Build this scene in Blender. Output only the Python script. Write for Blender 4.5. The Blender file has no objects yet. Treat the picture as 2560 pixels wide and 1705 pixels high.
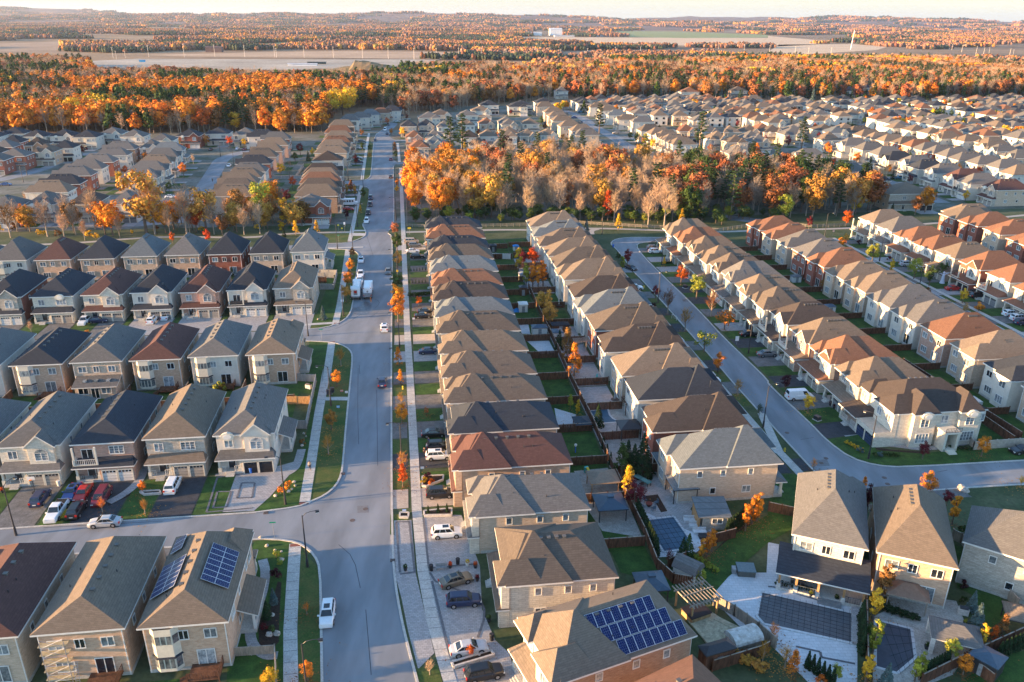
import bpy, math, random
from mathutils import Vector, Matrix
PI=math.pi; R=math.radians
S=bpy.context.scene; COL=S.collection
rnd=random.Random(7)
# ---------------------------------------------------------------- survey: drone camera and ground positions
F=1991.;CX,CY=1280.,852.5;TH=R(22.0);ROLL=R(0.45);H=72.
OR=dict(a=(0,1280),b=(640,1280),c=(1280,1280),d=(1920,1280),e=(0,920),f=(640,920),g=(1280,920),h=(1920,920),i=(0,560),j=(640,560),k=(1280,560),l=(1920,560),m=(0,230),n=(640,230),o=(1280,230),p=(1920,230),w=(0,0),x=(640,0),y=(1280,0),z=(1920,0))
def at(r,u,v,z=0.):
    """ground (or height z) point seen at map-sheet r, sheet position u,v"""
    ox,oy=OR[r];px,py=ox+u/3.68,oy+v/3.68
    a=(px-CX)/F;b=-(py-CY)/F;c,s=math.cos(ROLL),math.sin(ROLL);a,b=c*a-s*b,s*a+c*b
    dx,dy,dz=a,math.cos(TH)+b*math.sin(TH),-math.sin(TH)+b*math.cos(TH)
    if dz>-0.004: dz=-0.004
    t=(z-H)/dz
    return (dx*t,dy*t)
GA=7.5
def gd(u,v,ang=GA):
    a=R(ang);return (u*math.cos(a)-v*math.sin(a),u*math.sin(a)+v*math.cos(a))
def pts(s,z=0.):
    """'g 1 2 3 4 h 5 6' -> points"""
    out=[];r=None;buf=[]
    for t in s.split():
        if t.isalpha(): r=t
        else:
            buf.append(float(t))
            if len(buf)==2: out.append(at(r,buf[0],buf[1],z));buf=[]
    return out
# ---------------------------------------------------------------- materials
MAT={}
def nt(m): 
    m.use_nodes=True;return m.node_tree.nodes,m.node_tree.links
def mat(name,col,rough=.8,var=.15,scale=3.,stretch=(1,1,1),rv=0.,metal=0.,spec=.3,col2=None,bump=0.,scale2=None,cov=None,emit=0,coord='Object',detail=4):
    if name in MAT: return MAT[name]
    m=bpy.data.materials.new(name);N,L=nt(m);p=N['Principled BSDF']
    p.inputs['Roughness'].default_value=rough;p.inputs['Metallic'].default_value=metal
    p.inputs['Specular IOR Level'].default_value=spec
    c=(*col,1)
    if var==0 and rv==0 and col2 is None:
        p.inputs['Base Color'].default_value=c
    else:
        tc=N.new('ShaderNodeTexCoord');mp=N.new('ShaderNodeMapping');mp.inputs['Scale'].default_value=stretch
        if coord=='World':
            g=N.new('ShaderNodeNewGeometry');L.new(g.outputs['Position'],mp.inputs[0])
        else: L.new(tc.outputs[coord],mp.inputs[0])
        no=N.new('ShaderNodeTexNoise');no.inputs['Scale'].default_value=scale;no.inputs['Detail'].default_value=detail
        no.inputs['Roughness'].default_value=.65;L.new(mp.outputs[0],no.inputs['Vector'])
        cr=N.new('ShaderNodeValToRGB');L.new(no.outputs['Fac'],cr.inputs[0])
        lo=[x*(1-var*1.6) for x in col];hi=[min(1,x*(1+var*1.6)) for x in col]
        if col2: lo=list(col);hi=list(col2)
        cr.color_ramp.elements[0].position=.33;cr.color_ramp.elements[1].position=.67
        cr.color_ramp.elements[0].color=(*lo,1);cr.color_ramp.elements[1].color=(*hi,1)
        out=cr.outputs[0]
        if scale2:
            n2=N.new('ShaderNodeTexNoise');n2.inputs['Scale'].default_value=scale2;n2.inputs['Detail'].default_value=3;L.new(mp.outputs[0],n2.inputs['Vector'])
            mr=N.new('ShaderNodeMapRange');mr.inputs['From Min'].default_value=.3;mr.inputs['From Max'].default_value=.7;mr.inputs['To Min'].default_value=.78;mr.inputs['To Max'].default_value=1.22
            L.new(n2.outputs['Fac'],mr.inputs['Value'])
            mx=N.new('ShaderNodeVectorMath');mx.operation='SCALE';L.new(out,mx.inputs[0]);L.new(mr.outputs[0],mx.inputs['Scale']);out=mx.outputs[0]
        if rv:
            oi=N.new('ShaderNodeObjectInfo');hs=N.new('ShaderNodeHueSaturation')
            m1=N.new('ShaderNodeMapRange');m1.inputs['To Min'].default_value=1-rv;m1.inputs['To Max'].default_value=1+rv;L.new(oi.outputs['Random'],m1.inputs['Value']);L.new(m1.outputs[0],hs.inputs['Value'])
            mu=N.new('ShaderNodeMath');mu.operation='MULTIPLY';mu.inputs[1].default_value=7.31;L.new(oi.outputs['Random'],mu.inputs[0])
            fr=N.new('ShaderNodeMath');fr.operation='FRACT';L.new(mu.outputs[0],fr.inputs[0])
            m2=N.new('ShaderNodeMapRange');m2.inputs['To Min'].default_value=.5-rv*.035;m2.inputs['To Max'].default_value=.5+rv*.035;L.new(fr.outputs[0],m2.inputs['Value']);L.new(m2.outputs[0],hs.inputs['Hue'])
            L.new(out,hs.inputs['Color']);out=hs.outputs[0]
        L.new(out,p.inputs['Base Color'])
        if bump:
            bp=N.new('ShaderNodeBump');bp.inputs['Strength'].default_value=bump;bp.inputs['Distance'].default_value=.05;L.new(no.outputs['Fac'],bp.inputs['Height']);L.new(bp.outputs[0],p.inputs['Normal'])
    if emit:
        p.inputs['Emission Color'].default_value=c;p.inputs['Emission Strength'].default_value=emit
    MAT[name]=m;return m
def brickmat(name,c1,c2,mortar,bw=.6,bh=.2,var=.25,flat=False,rough=.85,rv=0.,msize=.02):
    """coursed masonry / shingles / pavers: brick texture plus blotches, object space"""
    if name in MAT: return MAT[name]
    m=bpy.data.materials.new(name);N,L=nt(m);p=N['Principled BSDF'];p.inputs['Roughness'].default_value=rough;p.inputs['Specular IOR Level'].default_value=.2
    tc=N.new('ShaderNodeTexCoord');sp=N.new('ShaderNodeSeparateXYZ');L.new(tc.outputs['Object'],sp.inputs[0])
    cb=N.new('ShaderNodeCombineXYZ')
    if flat: L.new(sp.outputs['X'],cb.inputs[0]);L.new(sp.outputs['Y'],cb.inputs[1])
    else:
        ad=N.new('ShaderNodeMath');ad.operation='ADD';L.new(sp.outputs['X'],ad.inputs[0]);L.new(sp.outputs['Y'],ad.inputs[1]);L.new(ad.outputs[0],cb.inputs[0]);L.new(sp.outputs['Z'],cb.inputs[1])
    bt=N.new('ShaderNodeTexBrick');bt.inputs['Scale'].default_value=1;bt.inputs['Brick Width'].default_value=bw;bt.inputs['Row Height'].default_value=bh;bt.inputs['Mortar Size'].default_value=msize
    bt.inputs['Color1'].default_value=(*c1,1);bt.inputs['Color2'].default_value=(*c2,1);bt.inputs['Mortar'].default_value=(*mortar,1);L.new(cb.outputs[0],bt.inputs['Vector'])
    n2=N.new('ShaderNodeTexNoise');n2.inputs['Scale'].default_value=1.6;n2.inputs['Detail'].default_value=6;n2.inputs['Roughness'].default_value=.75
    mp=N.new('ShaderNodeMapping');mp.inputs['Scale'].default_value=(1,1,1 if flat else 3);L.new(tc.outputs['Object'],mp.inputs[0]);L.new(mp.outputs[0],n2.inputs['Vector'])
    mr=N.new('ShaderNodeMapRange');mr.inputs['From Min'].default_value=.25;mr.inputs['From Max'].default_value=.75;mr.inputs['To Min'].default_value=1-var;mr.inputs['To Max'].default_value=1+var;L.new(n2.outputs['Fac'],mr.inputs['Value'])
    mx=N.new('ShaderNodeVectorMath');mx.operation='SCALE';L.new(bt.outputs['Color'],mx.inputs[0]);L.new(mr.outputs[0],mx.inputs['Scale']);out=mx.outputs[0]
    if rv:
        oi=N.new('ShaderNodeObjectInfo');m1=N.new('ShaderNodeMapRange');m1.inputs['To Min'].default_value=1-rv;m1.inputs['To Max'].default_value=1+rv;L.new(oi.outputs['Random'],m1.inputs['Value'])
        m3=N.new('ShaderNodeVectorMath');m3.operation='SCALE';L.new(out,m3.inputs[0]);L.new(m1.outputs[0],m3.inputs['Scale']);out=m3.outputs[0]
    L.new(out,p.inputs['Base Color']);MAT[name]=m;return m
def sh(n,c,rv=.1): 
    d=tuple(x*.9 for x in c);e=tuple(min(1,x*1.1) for x in c)
    return brickmat('shingle_'+n,d,e,tuple(x*.72 for x in c),.45,.15,.16,rv=rv,rough=.95,msize=.012)
ROOF=dict(b=sh('brown',(.118,.096,.08)),g=sh('grey',(.13,.125,.122)),k=sh('charcoal',(.036,.042,.054)),t=sh('tan',(.172,.135,.105)),r=sh('rust',(.185,.095,.062)),s=sh('slate',(.13,.148,.16)),m=sh('maroon',(.10,.052,.046)),d=sh('dark_brown',(.068,.055,.05)))
RN=dict(b='brown',g='grey',k='charcoal',t='tan',r='rust brown',s='slate grey',m='maroon',d='dark brown')
def bk(n,a,b,mo,bw=.5,bh=.16,v=.25): return brickmat('wall_'+n,a,b,mo,bw,bh,v,rv=.06)
WALL=dict(o=bk('buff_brick',(.48,.29,.185),(.58,.39,.27),(.46,.36,.28)),r=bk('red_brick',(.27,.075,.05),(.34,.11,.07),(.25,.13,.1)),c=bk('cream_stone',(.66,.60,.50),(.58,.52,.43),(.42,.37,.3),.9,.3),
 g=bk('grey_stone',(.36,.32,.27),(.47,.42,.36),(.3,.27,.24),.8,.25,.3),w=mat('wall_pale_stucco',(.62,.565,.49),.9,.05,1.5,rv=.03),n=bk('brown_brick',(.32,.18,.11),(.43,.27,.18),(.3,.25,.2)),p=bk('pinkish_brick',(.47,.25,.17),(.57,.34,.25),(.42,.34,.3)),u=bk('beige_brick',(.50,.36,.25),(.60,.45,.33),(.45,.39,.33)))
WN=dict(o='buff brick',r='red brick',c='cream stone',g='grey stone',w='pale stucco',n='brown brick',p='pinkish brick',u='beige brick')
TRIM=mat('trim_white',(.68,.66,.62),.6,.04,2)
TRIMC=mat('trim_cream',(.62,.57,.47),.7,.05,2)
DARKM=mat('dark_metal',(.03,.03,.035),.5,.1,4,spec=.5)
GLASS=mat('window_glass',(.05,.07,.09),.08,.5,1.3,spec=.9,col2=(.34,.37,.38),rv=.5)
GLASSD=mat('window_glass_dark',(.015,.02,.028),.08,.4,1.2,spec=.9)
GD=dict(w=mat('garage_door_white',(.62,.60,.57),.6,.05,2),t=mat('garage_door_taupe',(.33,.29,.25),.6,.05,2),k=mat('garage_door_black',(.02,.02,.025),.5,.1,2),b=mat('garage_door_navy',(.03,.05,.11),.5,.1,2),g=mat('garage_door_grey',(.2,.2,.2),.6,.1,2))
WOOD=mat('stained_wood',(.115,.052,.03),.85,.3,2,(1,1,.3),rv=.12)
WOODL=mat('weathered_wood',(.30,.25,.20),.85,.2,2,(1,1,.3),rv=.08)
WOODC=mat('fresh_cedar',(.42,.24,.11),.8,.2,3,(1,1,.4))
WOODN=mat('new_deck_wood',(.42,.36,.24),.8,.2,2)
CONC=mat('concrete',(.44,.42,.385),.9,.08,.7,scale2=6,coord='World')
ASPH=mat('asphalt',(.20,.213,.23),.92,.05,.30,coord='World',stretch=(1,.25,1),detail=5,scale2=.25)
ASPHD=mat('fresh_asphalt',(.045,.048,.055),.9,.15,.8,scale2=7,coord='World')
ASPHM=mat('old_asphalt',(.14,.135,.13),.9,.15,.8,scale2=7,coord='World')
GRASS=mat('lawn_grass',(.020,.052,.010),.95,.4,.5,col2=(.05,.11,.02),scale2=5,coord='World')
GRASSY=mat('boulevard_grass',(.035,.080,.015),.95,.4,.35,col2=(.105,.105,.03),scale2=4,coord='World')
MEAD=mat('meadow_grass',(.07,.065,.03),.95,.4,.25,col2=(.14,.115,.055),scale2=3,coord='World')
PAVE=brickmat('paver_grey',(.29,.28,.28),(.38,.365,.36),(.22,.21,.2),.5,.3,.12,flat=True)
PAVEW=brickmat('paver_pale',(.50,.51,.52),(.58,.58,.59),(.38,.38,.39),.8,.5,.08,flat=True)
PAVEB=brickmat('paver_buff',(.40,.33,.27),(.48,.40,.33),(.3,.26,.22),.4,.25,.18,flat=True)
PAVED=mat('paver_border',(.13,.13,.14),.9,.15,4)
MULCH=mat('mulch',(.035,.022,.016),.95,.3,5)
STONE=mat('boulder',(.45,.39,.33),.9,.25,3,bump=.6,rv=.2)
BARK=mat('bark',(.15,.11,.085),.95,.25,4,(1,1,.3),rv=.15)
BARKL=mat('bark_pale',(.30,.24,.19),.95,.2,4,(1,1,.3),rv=.12)
def lf(n,c,rv=.25,v=.35,s=.9,c2=None): return mat('foliage_'+n,c,.8,v,s,rv=rv,col2=c2,spec=.15)
LEAF=dict(o=lf('orange',(.62,.215,.022)),y=lf('yellow',(.74,.40,.03)),r=lf('red',(.50,.085,.015)),u=lf('russet',(.30,.105,.04)),m=lf('maroon',(.13,.015,.02),.15),g=lf('green',(.045,.075,.018)),l=lf('lime_yellow',(.26,.27,.035)),c=lf('cedar_green',(.018,.038,.014),.2),s=lf('spruce_blue',(.085,.13,.125),.15),p=lf('pine_green',(.04,.07,.025),.3),a=lf('amber',(.46,.23,.045)),b=mat('twigs_pinkish',(.45,.31,.20),.9,.2,.8,rv=.22,spec=.1),B=mat('twigs_grey',(.33,.26,.20),.9,.2,.8,rv=.2,spec=.1),k=lf('dark_crimson',(.05,.012,.018),.1),h=lf('sumac_mix',(.22,.10,.03)))
# ---------------------------------------------------------------- mesh builder
class MB:
    def __init__(s): s.v=[];s.f=[];s.m=[]
    def add(s,vs,fs,mi=0):
        o=len(s.v);s.v+=[tuple(v) for v in vs];s.f+=[tuple(o+i for i in f) for f in fs];s.m+=[mi]*len(fs);return s
    def box(s,x0,y0,z0,x1,y1,z1,mi=0,nb=False):
        v=[(x0,y0,z0),(x1,y0,z0),(x1,y1,z0),(x0,y1,z0),(x0,y0,z1),(x1,y0,z1),(x1,y1,z1),(x0,y1,z1)]
        f=[(4,5,6,7),(0,1,5,4),(1,2,6,5),(2,3,7,6),(3,0,4,7)]
        if not nb: f.append((3,2,1,0))
        return s.add(v,f,mi)
    def obox(s,p,q,w,h,z0,mi=0,z1=None):
        """plank from p to q (xy), width w, bottom z0 (and z1 at q), height h"""
        dx,dy=q[0]-p[0],q[1]-p[1];l=math.hypot(dx,dy) or 1e-6;nx,ny=-dy/l*w/2,dx/l*w/2;z1=z0 if z1 is None else z1
        v=[(p[0]-nx,p[1]-ny,z0),(q[0]-nx,q[1]-ny,z1),(q[0]+nx,q[1]+ny,z1),(p[0]+nx,p[1]+ny,z0)]
        v+=[(a,b,c+h) for a,b,c in v]
        return s.add(v,[(4,5,6,7),(0,1,5,4),(1,2,6,5),(2,3,7,6),(3,0,4,7),(3,2,1,0)],mi)
    def tube(s,pts_,rads,n=6,mi=0,cap=True):
        o=len(s.v);k=len(pts_)
        for i,(p,r) in enumerate(zip(pts_,rads)):
            p=Vector(p);a=Vector(pts_[max(0,i-1)]);b=Vector(pts_[min(k-1,i+1)]);d=(b-a).normalized() if (b-a).length>1e-6 else Vector((0,0,1))
            u=d.cross(Vector((0,1,0)) if abs(d.y)<.9 else Vector((1,0,0))).normalized();w=d.cross(u)
            for j in range(n):
                t=2*PI*j/n;q=p+u*(math.cos(t)*r)+w*(math.sin(t)*r);s.v.append(tuple(q))
        for i in range(k-1):
            for j in range(n):
                a=o+i*n+j;b=o+i*n+(j+1)%n;s.f.append((a,b,b+n,a+n));s.m.append(mi)
        if cap: s.f.append(tuple(o+(k-1)*n+j for j in range(n)));s.m.append(mi);s.f.append(tuple(o+n-1-j for j in range(n)));s.m.append(mi)
        return s
    def mesh(s,name,mats):
        me=bpy.data.meshes.new(name);me.from_pydata(s.v,[],s.f)
        for m in mats: me.materials.append(m)
        if len(mats)>1: me.polygons.foreach_set('material_index',s.m)
        me.update();return me
def link(name,data,parent=None,loc=(0,0,0),rz=0.,sc=None):
    o=bpy.data.objects.new(name,data)
    if data is None: o.empty_display_size=.5
    COL.objects.link(o)
    if parent: o.parent=parent
    o.location=loc if len(loc)==3 else (loc[0],loc[1],0)
    if rz: o.rotation_euler=(0,0,rz)
    if sc: o.scale=(sc,sc,sc) if not isinstance(sc,tuple) else sc
    return o
def build(mb,name,mats,parent=None,loc=(0,0,0),rz=0.,sc=None):
    return link(name,mb.mesh(name,mats if isinstance(mats,list) else [mats]),parent,loc,rz,sc)
def tag(o,label,cat,group=None):
    o['label']=label;o['category']=cat
    if group: o['group']=group
    return o
def thing(name,label,cat,loc=(0,0,0),rz=0.,group=None,sc=None): return tag(link(name,None,None,loc,rz,sc),label,cat,group)
def copy_tree(o,parent=None):
    c=o.copy();COL.objects.link(c)
    if parent: c.parent=parent
    for ch in list(o.children): copy_tree(ch,c)
    return c
def structure(o): o['kind']='structure';return o
def sheet(name,polys,m,z,th=0.):
    mb=MB()
    from mathutils.geometry import tessellate_polygon
    for pi_,P in enumerate(polys):
        vs=[(x,y,z+pi_*.0003) for x,y in P]
        tr=tessellate_polygon([[Vector(v) for v in vs]])
        f=[]
        for t in tr:
            a,b,c=[vs[i] for i in t]
            if (b[0]-a[0])*(c[1]-a[1])-(b[1]-a[1])*(c[0]-a[0])<0: t=(t[0],t[2],t[1])
            f.append(tuple(t))
        mb.add(vs,f)
    return structure(build(mb,name,m))
def ribbon(P,w,off=0.):
    """polyline -> polygon of width w"""
    L_,R_=[],[]
    for i,p in enumerate(P):
        a=P[max(0,i-1)];b=P[min(len(P)-1,i+1)];dx,dy=b[0]-a[0],b[1]-a[1];l=math.hypot(dx,dy) or 1;nx,ny=-dy/l,dx/l
        L_.append((p[0]+nx*(off+w/2),p[1]+ny*(off+w/2)));R_.append((p[0]+nx*(off-w/2),p[1]+ny*(off-w/2)))
    return L_+R_[::-1]
def smooth(P,k=2):
    for _ in range(k):
        Q=[P[0]]
        for a,b in zip(P,P[1:]): Q+=[(a[0]*.75+b[0]*.25,a[1]*.75+b[1]*.25),(a[0]*.25+b[0]*.75,a[1]*.25+b[1]*.75)]
        P=Q+[P[-1]]
    return P
# ---------------------------------------------------------------- camera, sky, sun, exposure
cam=bpy.data.cameras.new('camera');co=link('camera',cam);co.location=(0,0,H)
cam.sensor_width=36;cam.lens=F*36/2560;cam.clip_start=1;cam.clip_end=60000
co.rotation_mode='QUATERNION'
co.rotation_quaternion=(Matrix.Rotation(R(90)-TH,3,'X')@Matrix.Rotation(ROLL,3,'Z')).to_quaternion()
S.camera=co
W_=bpy.data.worlds.new('World');S.world=W_;W_.use_nodes=True
wn,wl=W_.node_tree.nodes,W_.node_tree.links
sky=wn.new('ShaderNodeTexSky');sky.sky_type='NISHITA';sky.sun_disc=False
EL=R(7.0);LD=12. # light travels toward 12 degrees north of east
sky.sun_elevation=EL;sky.sun_rotation=R(90-(LD+180));sky.air_density=1.;sky.dust_density=.6;sky.ozone_density=2.5;sky.altitude=200
gm=wn.new('ShaderNodeNewGeometry');sx=wn.new('ShaderNodeSeparateXYZ');wl.new(gm.outputs['Incoming'],sx.inputs[0])
mr=wn.new('ShaderNodeMapRange');mr.inputs['From Min'].default_value=-.20;mr.inputs['From Max'].default_value=0.;mr.inputs['To Min'].default_value=0.;mr.inputs['To Max'].default_value=.9;wl.new(sx.outputs[2],mr.inputs['Value'])
mx=wn.new('ShaderNodeMix');mx.data_type='RGBA';wl.new(mr.outputs[0],mx.inputs[0]);wl.new(sky.outputs[0],mx.inputs[6]);mx.inputs[7].default_value=(1.18,1.17,1.10,1)
wl.new(mx.outputs[2],wn['Background'].inputs[0]);wn['Background'].inputs[1].default_value=.15
sl=bpy.data.lights.new('sun','SUN');sl.energy=4.7;sl.angle=R(.6);sl.color=(1,.62,.29)
so=link('sun',sl);d=Vector((math.cos(R(LD))*math.cos(EL),math.sin(R(LD))*math.cos(EL),-math.sin(EL)));so.rotation_euler=d.to_track_quat('-Z','Y').to_euler();so.location=(-300,-60,200)
S.view_settings.view_transform='Standard';S.view_settings.look='None';S.view_settings.exposure=2.28;S.view_settings.gamma=1;S.view_settings.use_curve_mapping=False
# ---------------------------------------------------------------- window / door library
WC={}
def win_mesh(w,h,nx,kind,frame=True,arch=False):
    key=(round(w,2),round(h,2),nx,kind,frame,arch)
    if key in WC: return WC[key]
    b=MB();f=.09
    g=MB();g.add([(-w/2,-.03,-h/2),(w/2,-.03,-h/2),(w/2,-.03,h/2),(-w/2,-.03,h/2)],[(0,1,2,3)],0)
    if arch:
        n=8;vs=[(0,-.03,h/2)]+[(w/2*math.cos(PI*i/n),-.03,h/2+w*.38*math.sin(PI*i/n)) for i in range(n+1)]
        g.add(vs,[(0,i+1,i+2) for i in range(n)],0)
        for i in range(n):
            a0,a1=PI*i/n,PI*(i+1)/n;q=[]
            for r in (1,1.16):
                for t in (a0,a1): q.append((w/2*r*math.cos(t),h/2+w*.38*r*math.sin(t)))
            b.add([(q[0][0],-.09,q[0][1]),(q[1][0],-.09,q[1][1]),(q[3][0],-.09,q[3][1]),(q[2][0],-.09,q[2][1])],[(0,2,3,1)],0)
    for x0,x1,z0,z1 in ((-w/2-f,w/2+f,-h/2-f-.05,-h/2),(-w/2-f,w/2+f,h/2,h/2+(0.02 if arch else f)),(-w/2-f,-w/2,-h/2,h/2),(w/2,w/2+f,-h/2,h/2)):
        b.box(x0,-.09,z0,x1,.0,z1,0)
    for i in range(1,nx):
        x=-w/2+w*i/nx;b.box(x-.045,-.07,-h/2,x+.045,-.02,h/2,0)
    if kind=='grid':
        for z in (-h/6,h/6): b.box(-w/2,-.05,z-.02,w/2,-.035,z+.02,0)
    gm=GLASSD if kind=='dark' else GLASS
    if frame: WC[key]=(g.mesh('pane',[gm]),b.mesh('frame',[TRIM]))
    else:
        g.v+=b.v;o=4 if not arch else len(g.v)-len(b.v);g.f+=[tuple(i+o for i in q) for q in b.f];g.m+=[1]*len(b.f)
        WC[key]=(g.mesh('window',[gm,TRIM]),None)
    return WC[key]
def window(par,x,y,z,w,h,side=0,nx=2,kind='pane',near=True,arch=False,name='window'):
    a,b=win_mesh(w,h,nx,kind,near,arch)
    rz={0:0,1:PI/2,2:PI,3:-PI/2}[side]
    o=link(name,a,par,(x,y,z),rz)
    if b: link('frame',b,o)
    return o
def garage_mesh(w,h,key,arch=False):
    k=('gd',w,h,key)
    if k in WC: return WC[k]
    b=MB();b.box(-w/2,-.05,0,w/2,.02,h,0)
    for i in range(1,4): b.box(-w/2,-.062,h*i/4-.015,w/2,-.05,h*i/4+.015,1)
    for i in range(4): x=-w/2+w*(i+.5)/4;b.box(x-w*.09,-.065,h*.81,x+w*.09,-.05,h*.95,1)
    for s in (-1,1): b.box(s*(w/2+.08)-.08,-.1,0,s*(w/2+.08)+.08,.02,h+.12,2)
    b.box(-w/2-.16,-.1,h,w/2+.16,.02,h+.16,2)
    WC[k]=b.mesh('garage_door',[GD[key],GLASSD,TRIMC]);return WC[k]
def box_mesh(k,f,mats):
    if k not in WC:
        b=MB();f(b);WC[k]=b.mesh(k,mats)
    return WC[k]
# ---------------------------------------------------------------- roofs
def hip(b,x0,y0,x1,y1,z,rise,rf,rb,th=.24):
    """hip roof over a rectangle, ridge along y; materials 0 shingles 1 fascia"""
    if rf+rb>y1-y0-.2: k=(y1-y0-.2)/(rf+rb);rf*=k;rb*=k
    xm=(x0+x1)/2
    v=[(x0,y0,z),(x1,y0,z),(x1,y1,z),(x0,y1,z),(xm,y0+rf,z+rise),(xm,y1-rb,z+rise),(x0,y0,z-th),(x1,y0,z-th),(x1,y1,z-th),(x0,y1,z-th)]
    b.add(v,[(0,1,4),(1,2,5,4),(2,3,5),(3,0,4,5)],0);b.add(v,[(6,7,1,0),(7,8,2,1),(8,9,3,2),(9,6,0,3),(9,8,7,6)],1)
def gable(b,xc,w,y0,y1,z,rise,th=.2,wall=True):
    """cross gable facing -y: mats 0 shingles 1 trim 2 wall"""
    v=[(xc-w/2,y0,z),(xc,y0,z+rise),(xc+w/2,y0,z),(xc-w/2,y1,z),(xc,y1,z+rise),(xc+w/2,y1,z)]
    v+=[(a,c,d-th) for a,c,d in v]
    b.add(v,[(1,0,3,4),(2,1,4,5),(3,5,4)],0);b.add(v,[(0,1,7,6),(1,2,8,7),(6,9,3,0),(2,5,11,8)],1);b.add(v,[(7,10,9,6),(8,11,10,7)],1)
    if wall:
        q=y0+.35;b.add([(xc-w/2+.25,q,z-.3),(xc+w/2-.25,q,z-.3),(xc+w/2-.25,q,z),(xc,q,z+rise-.25),(xc-w/2+.25,q,z)],[(0,1,2,3,4)],2)
# ---------------------------------------------------------------- the house
HN=[0]
def ordinal(n): return ['first','second','third','fourth','fifth','sixth','seventh','eighth','ninth','tenth','eleventh','twelfth','thirteenth','fourteenth','fifteenth','sixteenth','seventeenth','eighteenth','nineteenth','twentieth'][n-1] if n<=20 else '%dth'%n
def rail(b,p,q,z,h=1.,mi=0,n=None,th=.05):
    b.obox(p,q,th,th,z+h,mi);b.obox(p,q,th,th,z+.1,mi);l=math.dist(p,q);n=n or max(2,int(l/.3))
    for i in range(n+1):
        t=i/n;x,y=p[0]+(q[0]-p[0])*t,p[1]+(q[1]-p[1])*t;w=.05 if i%6 else .09;b.box(x-w/2,y-w/2,z,x+w/2,y+w/2,z+h,mi,True)
def house(cx,cy,rz,W,D,label,group,roof='b',wall='o',he=6.9,rise=3.3,rf=3.4,rb=3.4,lod=1,front='',back='',gd=None,seed=None,z0=0,side='both',accent=None,proj=None):
    """W,D: eave to eave; front faces local -y. lod 0 near, 1 mid, 2 far. front/back: feature letters"""
    HN[0]+=1;rr=random.Random(seed if seed is not None else HN[0]*13+5)
    h=thing('house',label,'house',(cx,cy,z0),rz,group)
    near=lod==0;ov=.45;X=W/2-ov;Y=D/2-ov;wm=WALL[wall]
    acc=accent or rr.choice([wall,wall,'c','w','g'] if lod<2 else [wall,'c'])
    am=WALL[acc];rm=ROOF[roof];s=1 if 'M' not in front else -1
    fo=0 if front=='-' else 1
    b=MB();b.box(-X,-Y+.01,0,X,Y,he-.2,0,True)
    # front skin in the accent masonry
    b.add([(-X-.03,-Y-.02,0),(X+.03,-Y-.02,0),(X+.03,-Y-.02,he-.2),(-X-.03,-Y-.02,he-.2)],[(0,1,2,3)],1)
    gw=min(6.,2*X*.58);gx=s*(X-gw/2+.02);p=proj or (1.5 if W<14 else 1.2)
    if fo: b.box(gx-gw/2,-Y-p,0,gx+gw/2,-Y-.02,3.0,1,True)
    bumpx=None
    if 'g' in front or 'G' in front:
        w2=4.6;bumpx=gx;b.box(bumpx-w2/2+.3,-Y-.7,3.6,bumpx+w2/2-.3,-Y-.02,he-.15,2,False)
    if 'h' in front:
        w3=3.4;bx=-s*(X-w3/2);b.box(bx-w3/2+.2,-Y-.5,0,bx+w3/2-.2,-Y-.02,he-.15,1,False)
    if near: b.box(-X-.04,-Y+.2,0,X+.04,Y+.04,.45,3)
    build(b,'wall',[wm,am,WALL['w'] if 'G' in front else am,CONC],h)
    # main roof with its cross roofs
    b=MB();hip(b,-W/2,-D/2,W/2,D/2,he,rise,rf,rb)
    if 'g' in front or 'G' in front: gable(b,bumpx,5.0,-D/2-.75,-D/2+3.2,he+.02,2.15)
    if 'h' in front: hip(b,bx-w3/2-.25,-D/2-.55,bx+w3/2+.25,-D/2+5.,he+.03,min(1.9,rise*.6),1.9,1.2)
    if 'H' in front: # broad front cross hip: the garage wing reaching up into the main roof
        hip(b,gx-gw/2-.35,-D/2-.9,gx+gw/2+.35,-D/2+6.2,he+.03,rise*.6,gw/2*.75,1.5)
    if 'F' in front: # taller front block whose roof stands proud of the long rear ridge
        L_=8.6+rr.uniform(-.6,.8);hip(b,-W/2-.25,-D/2-.15,W/2+.25,-D/2+L_,he+.05,rise*1.1,4.4,4.2)
        w6=4.4;x6=s*(X-w6/2+.2);hip(b,x6-w6/2-.35,-D/2-1.15,x6+w6/2+.35,-D/2+4.6,he+.07,rise*.6,2.,1.6)
        if rr.random()<.6: hip(b,-s*(X-1.6)-2.,-D/2-.75,-s*(X-1.6)+2.,-D/2+3.6,he+.06,rise*.55,1.7,1.2)
    rx=rr.random()
    if 'x' in back and rx<.7:
        q=1 if rx<.35 else -1;w5=4.4;bx5=q*(X-w5/2);hip(b,bx5-w5/2-.4,D/2-5.,bx5+w5/2+.4,D/2+.8,he+.03,rise*.55,1.5,2.4)
        q=MB();q.box(bx5-w5/2+.02,Y-.02,0,bx5+w5/2,Y+.75,he-.15,0);build(q,'wall',[wm],h);window(h,bx5,Y+.78,5.2,1.6,1.3,2,2,'pane',near);window(h,bx5,Y+.78,1.9,1.9,1.5,2,3,'pane',near)
    rfm=build(b,'roof',[rm,TRIM,am],h)
    if 'F' in front:
        q=MB();q.box(x6-w6/2,-Y-1.05,3.0,x6+w6/2,-Y-.03,he-.16,0);build(q,'wall',[am],h);window(h,x6,-Y-1.08,5.1,1.7,1.35,0,3,'pane',near,True)
    if 'H' in front:
        q=MB();q.box(gx-gw/2,-Y-.9,3.0,gx+gw/2,-Y-.03,he-.16,0);build(q,'wall',[am],h)
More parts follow.
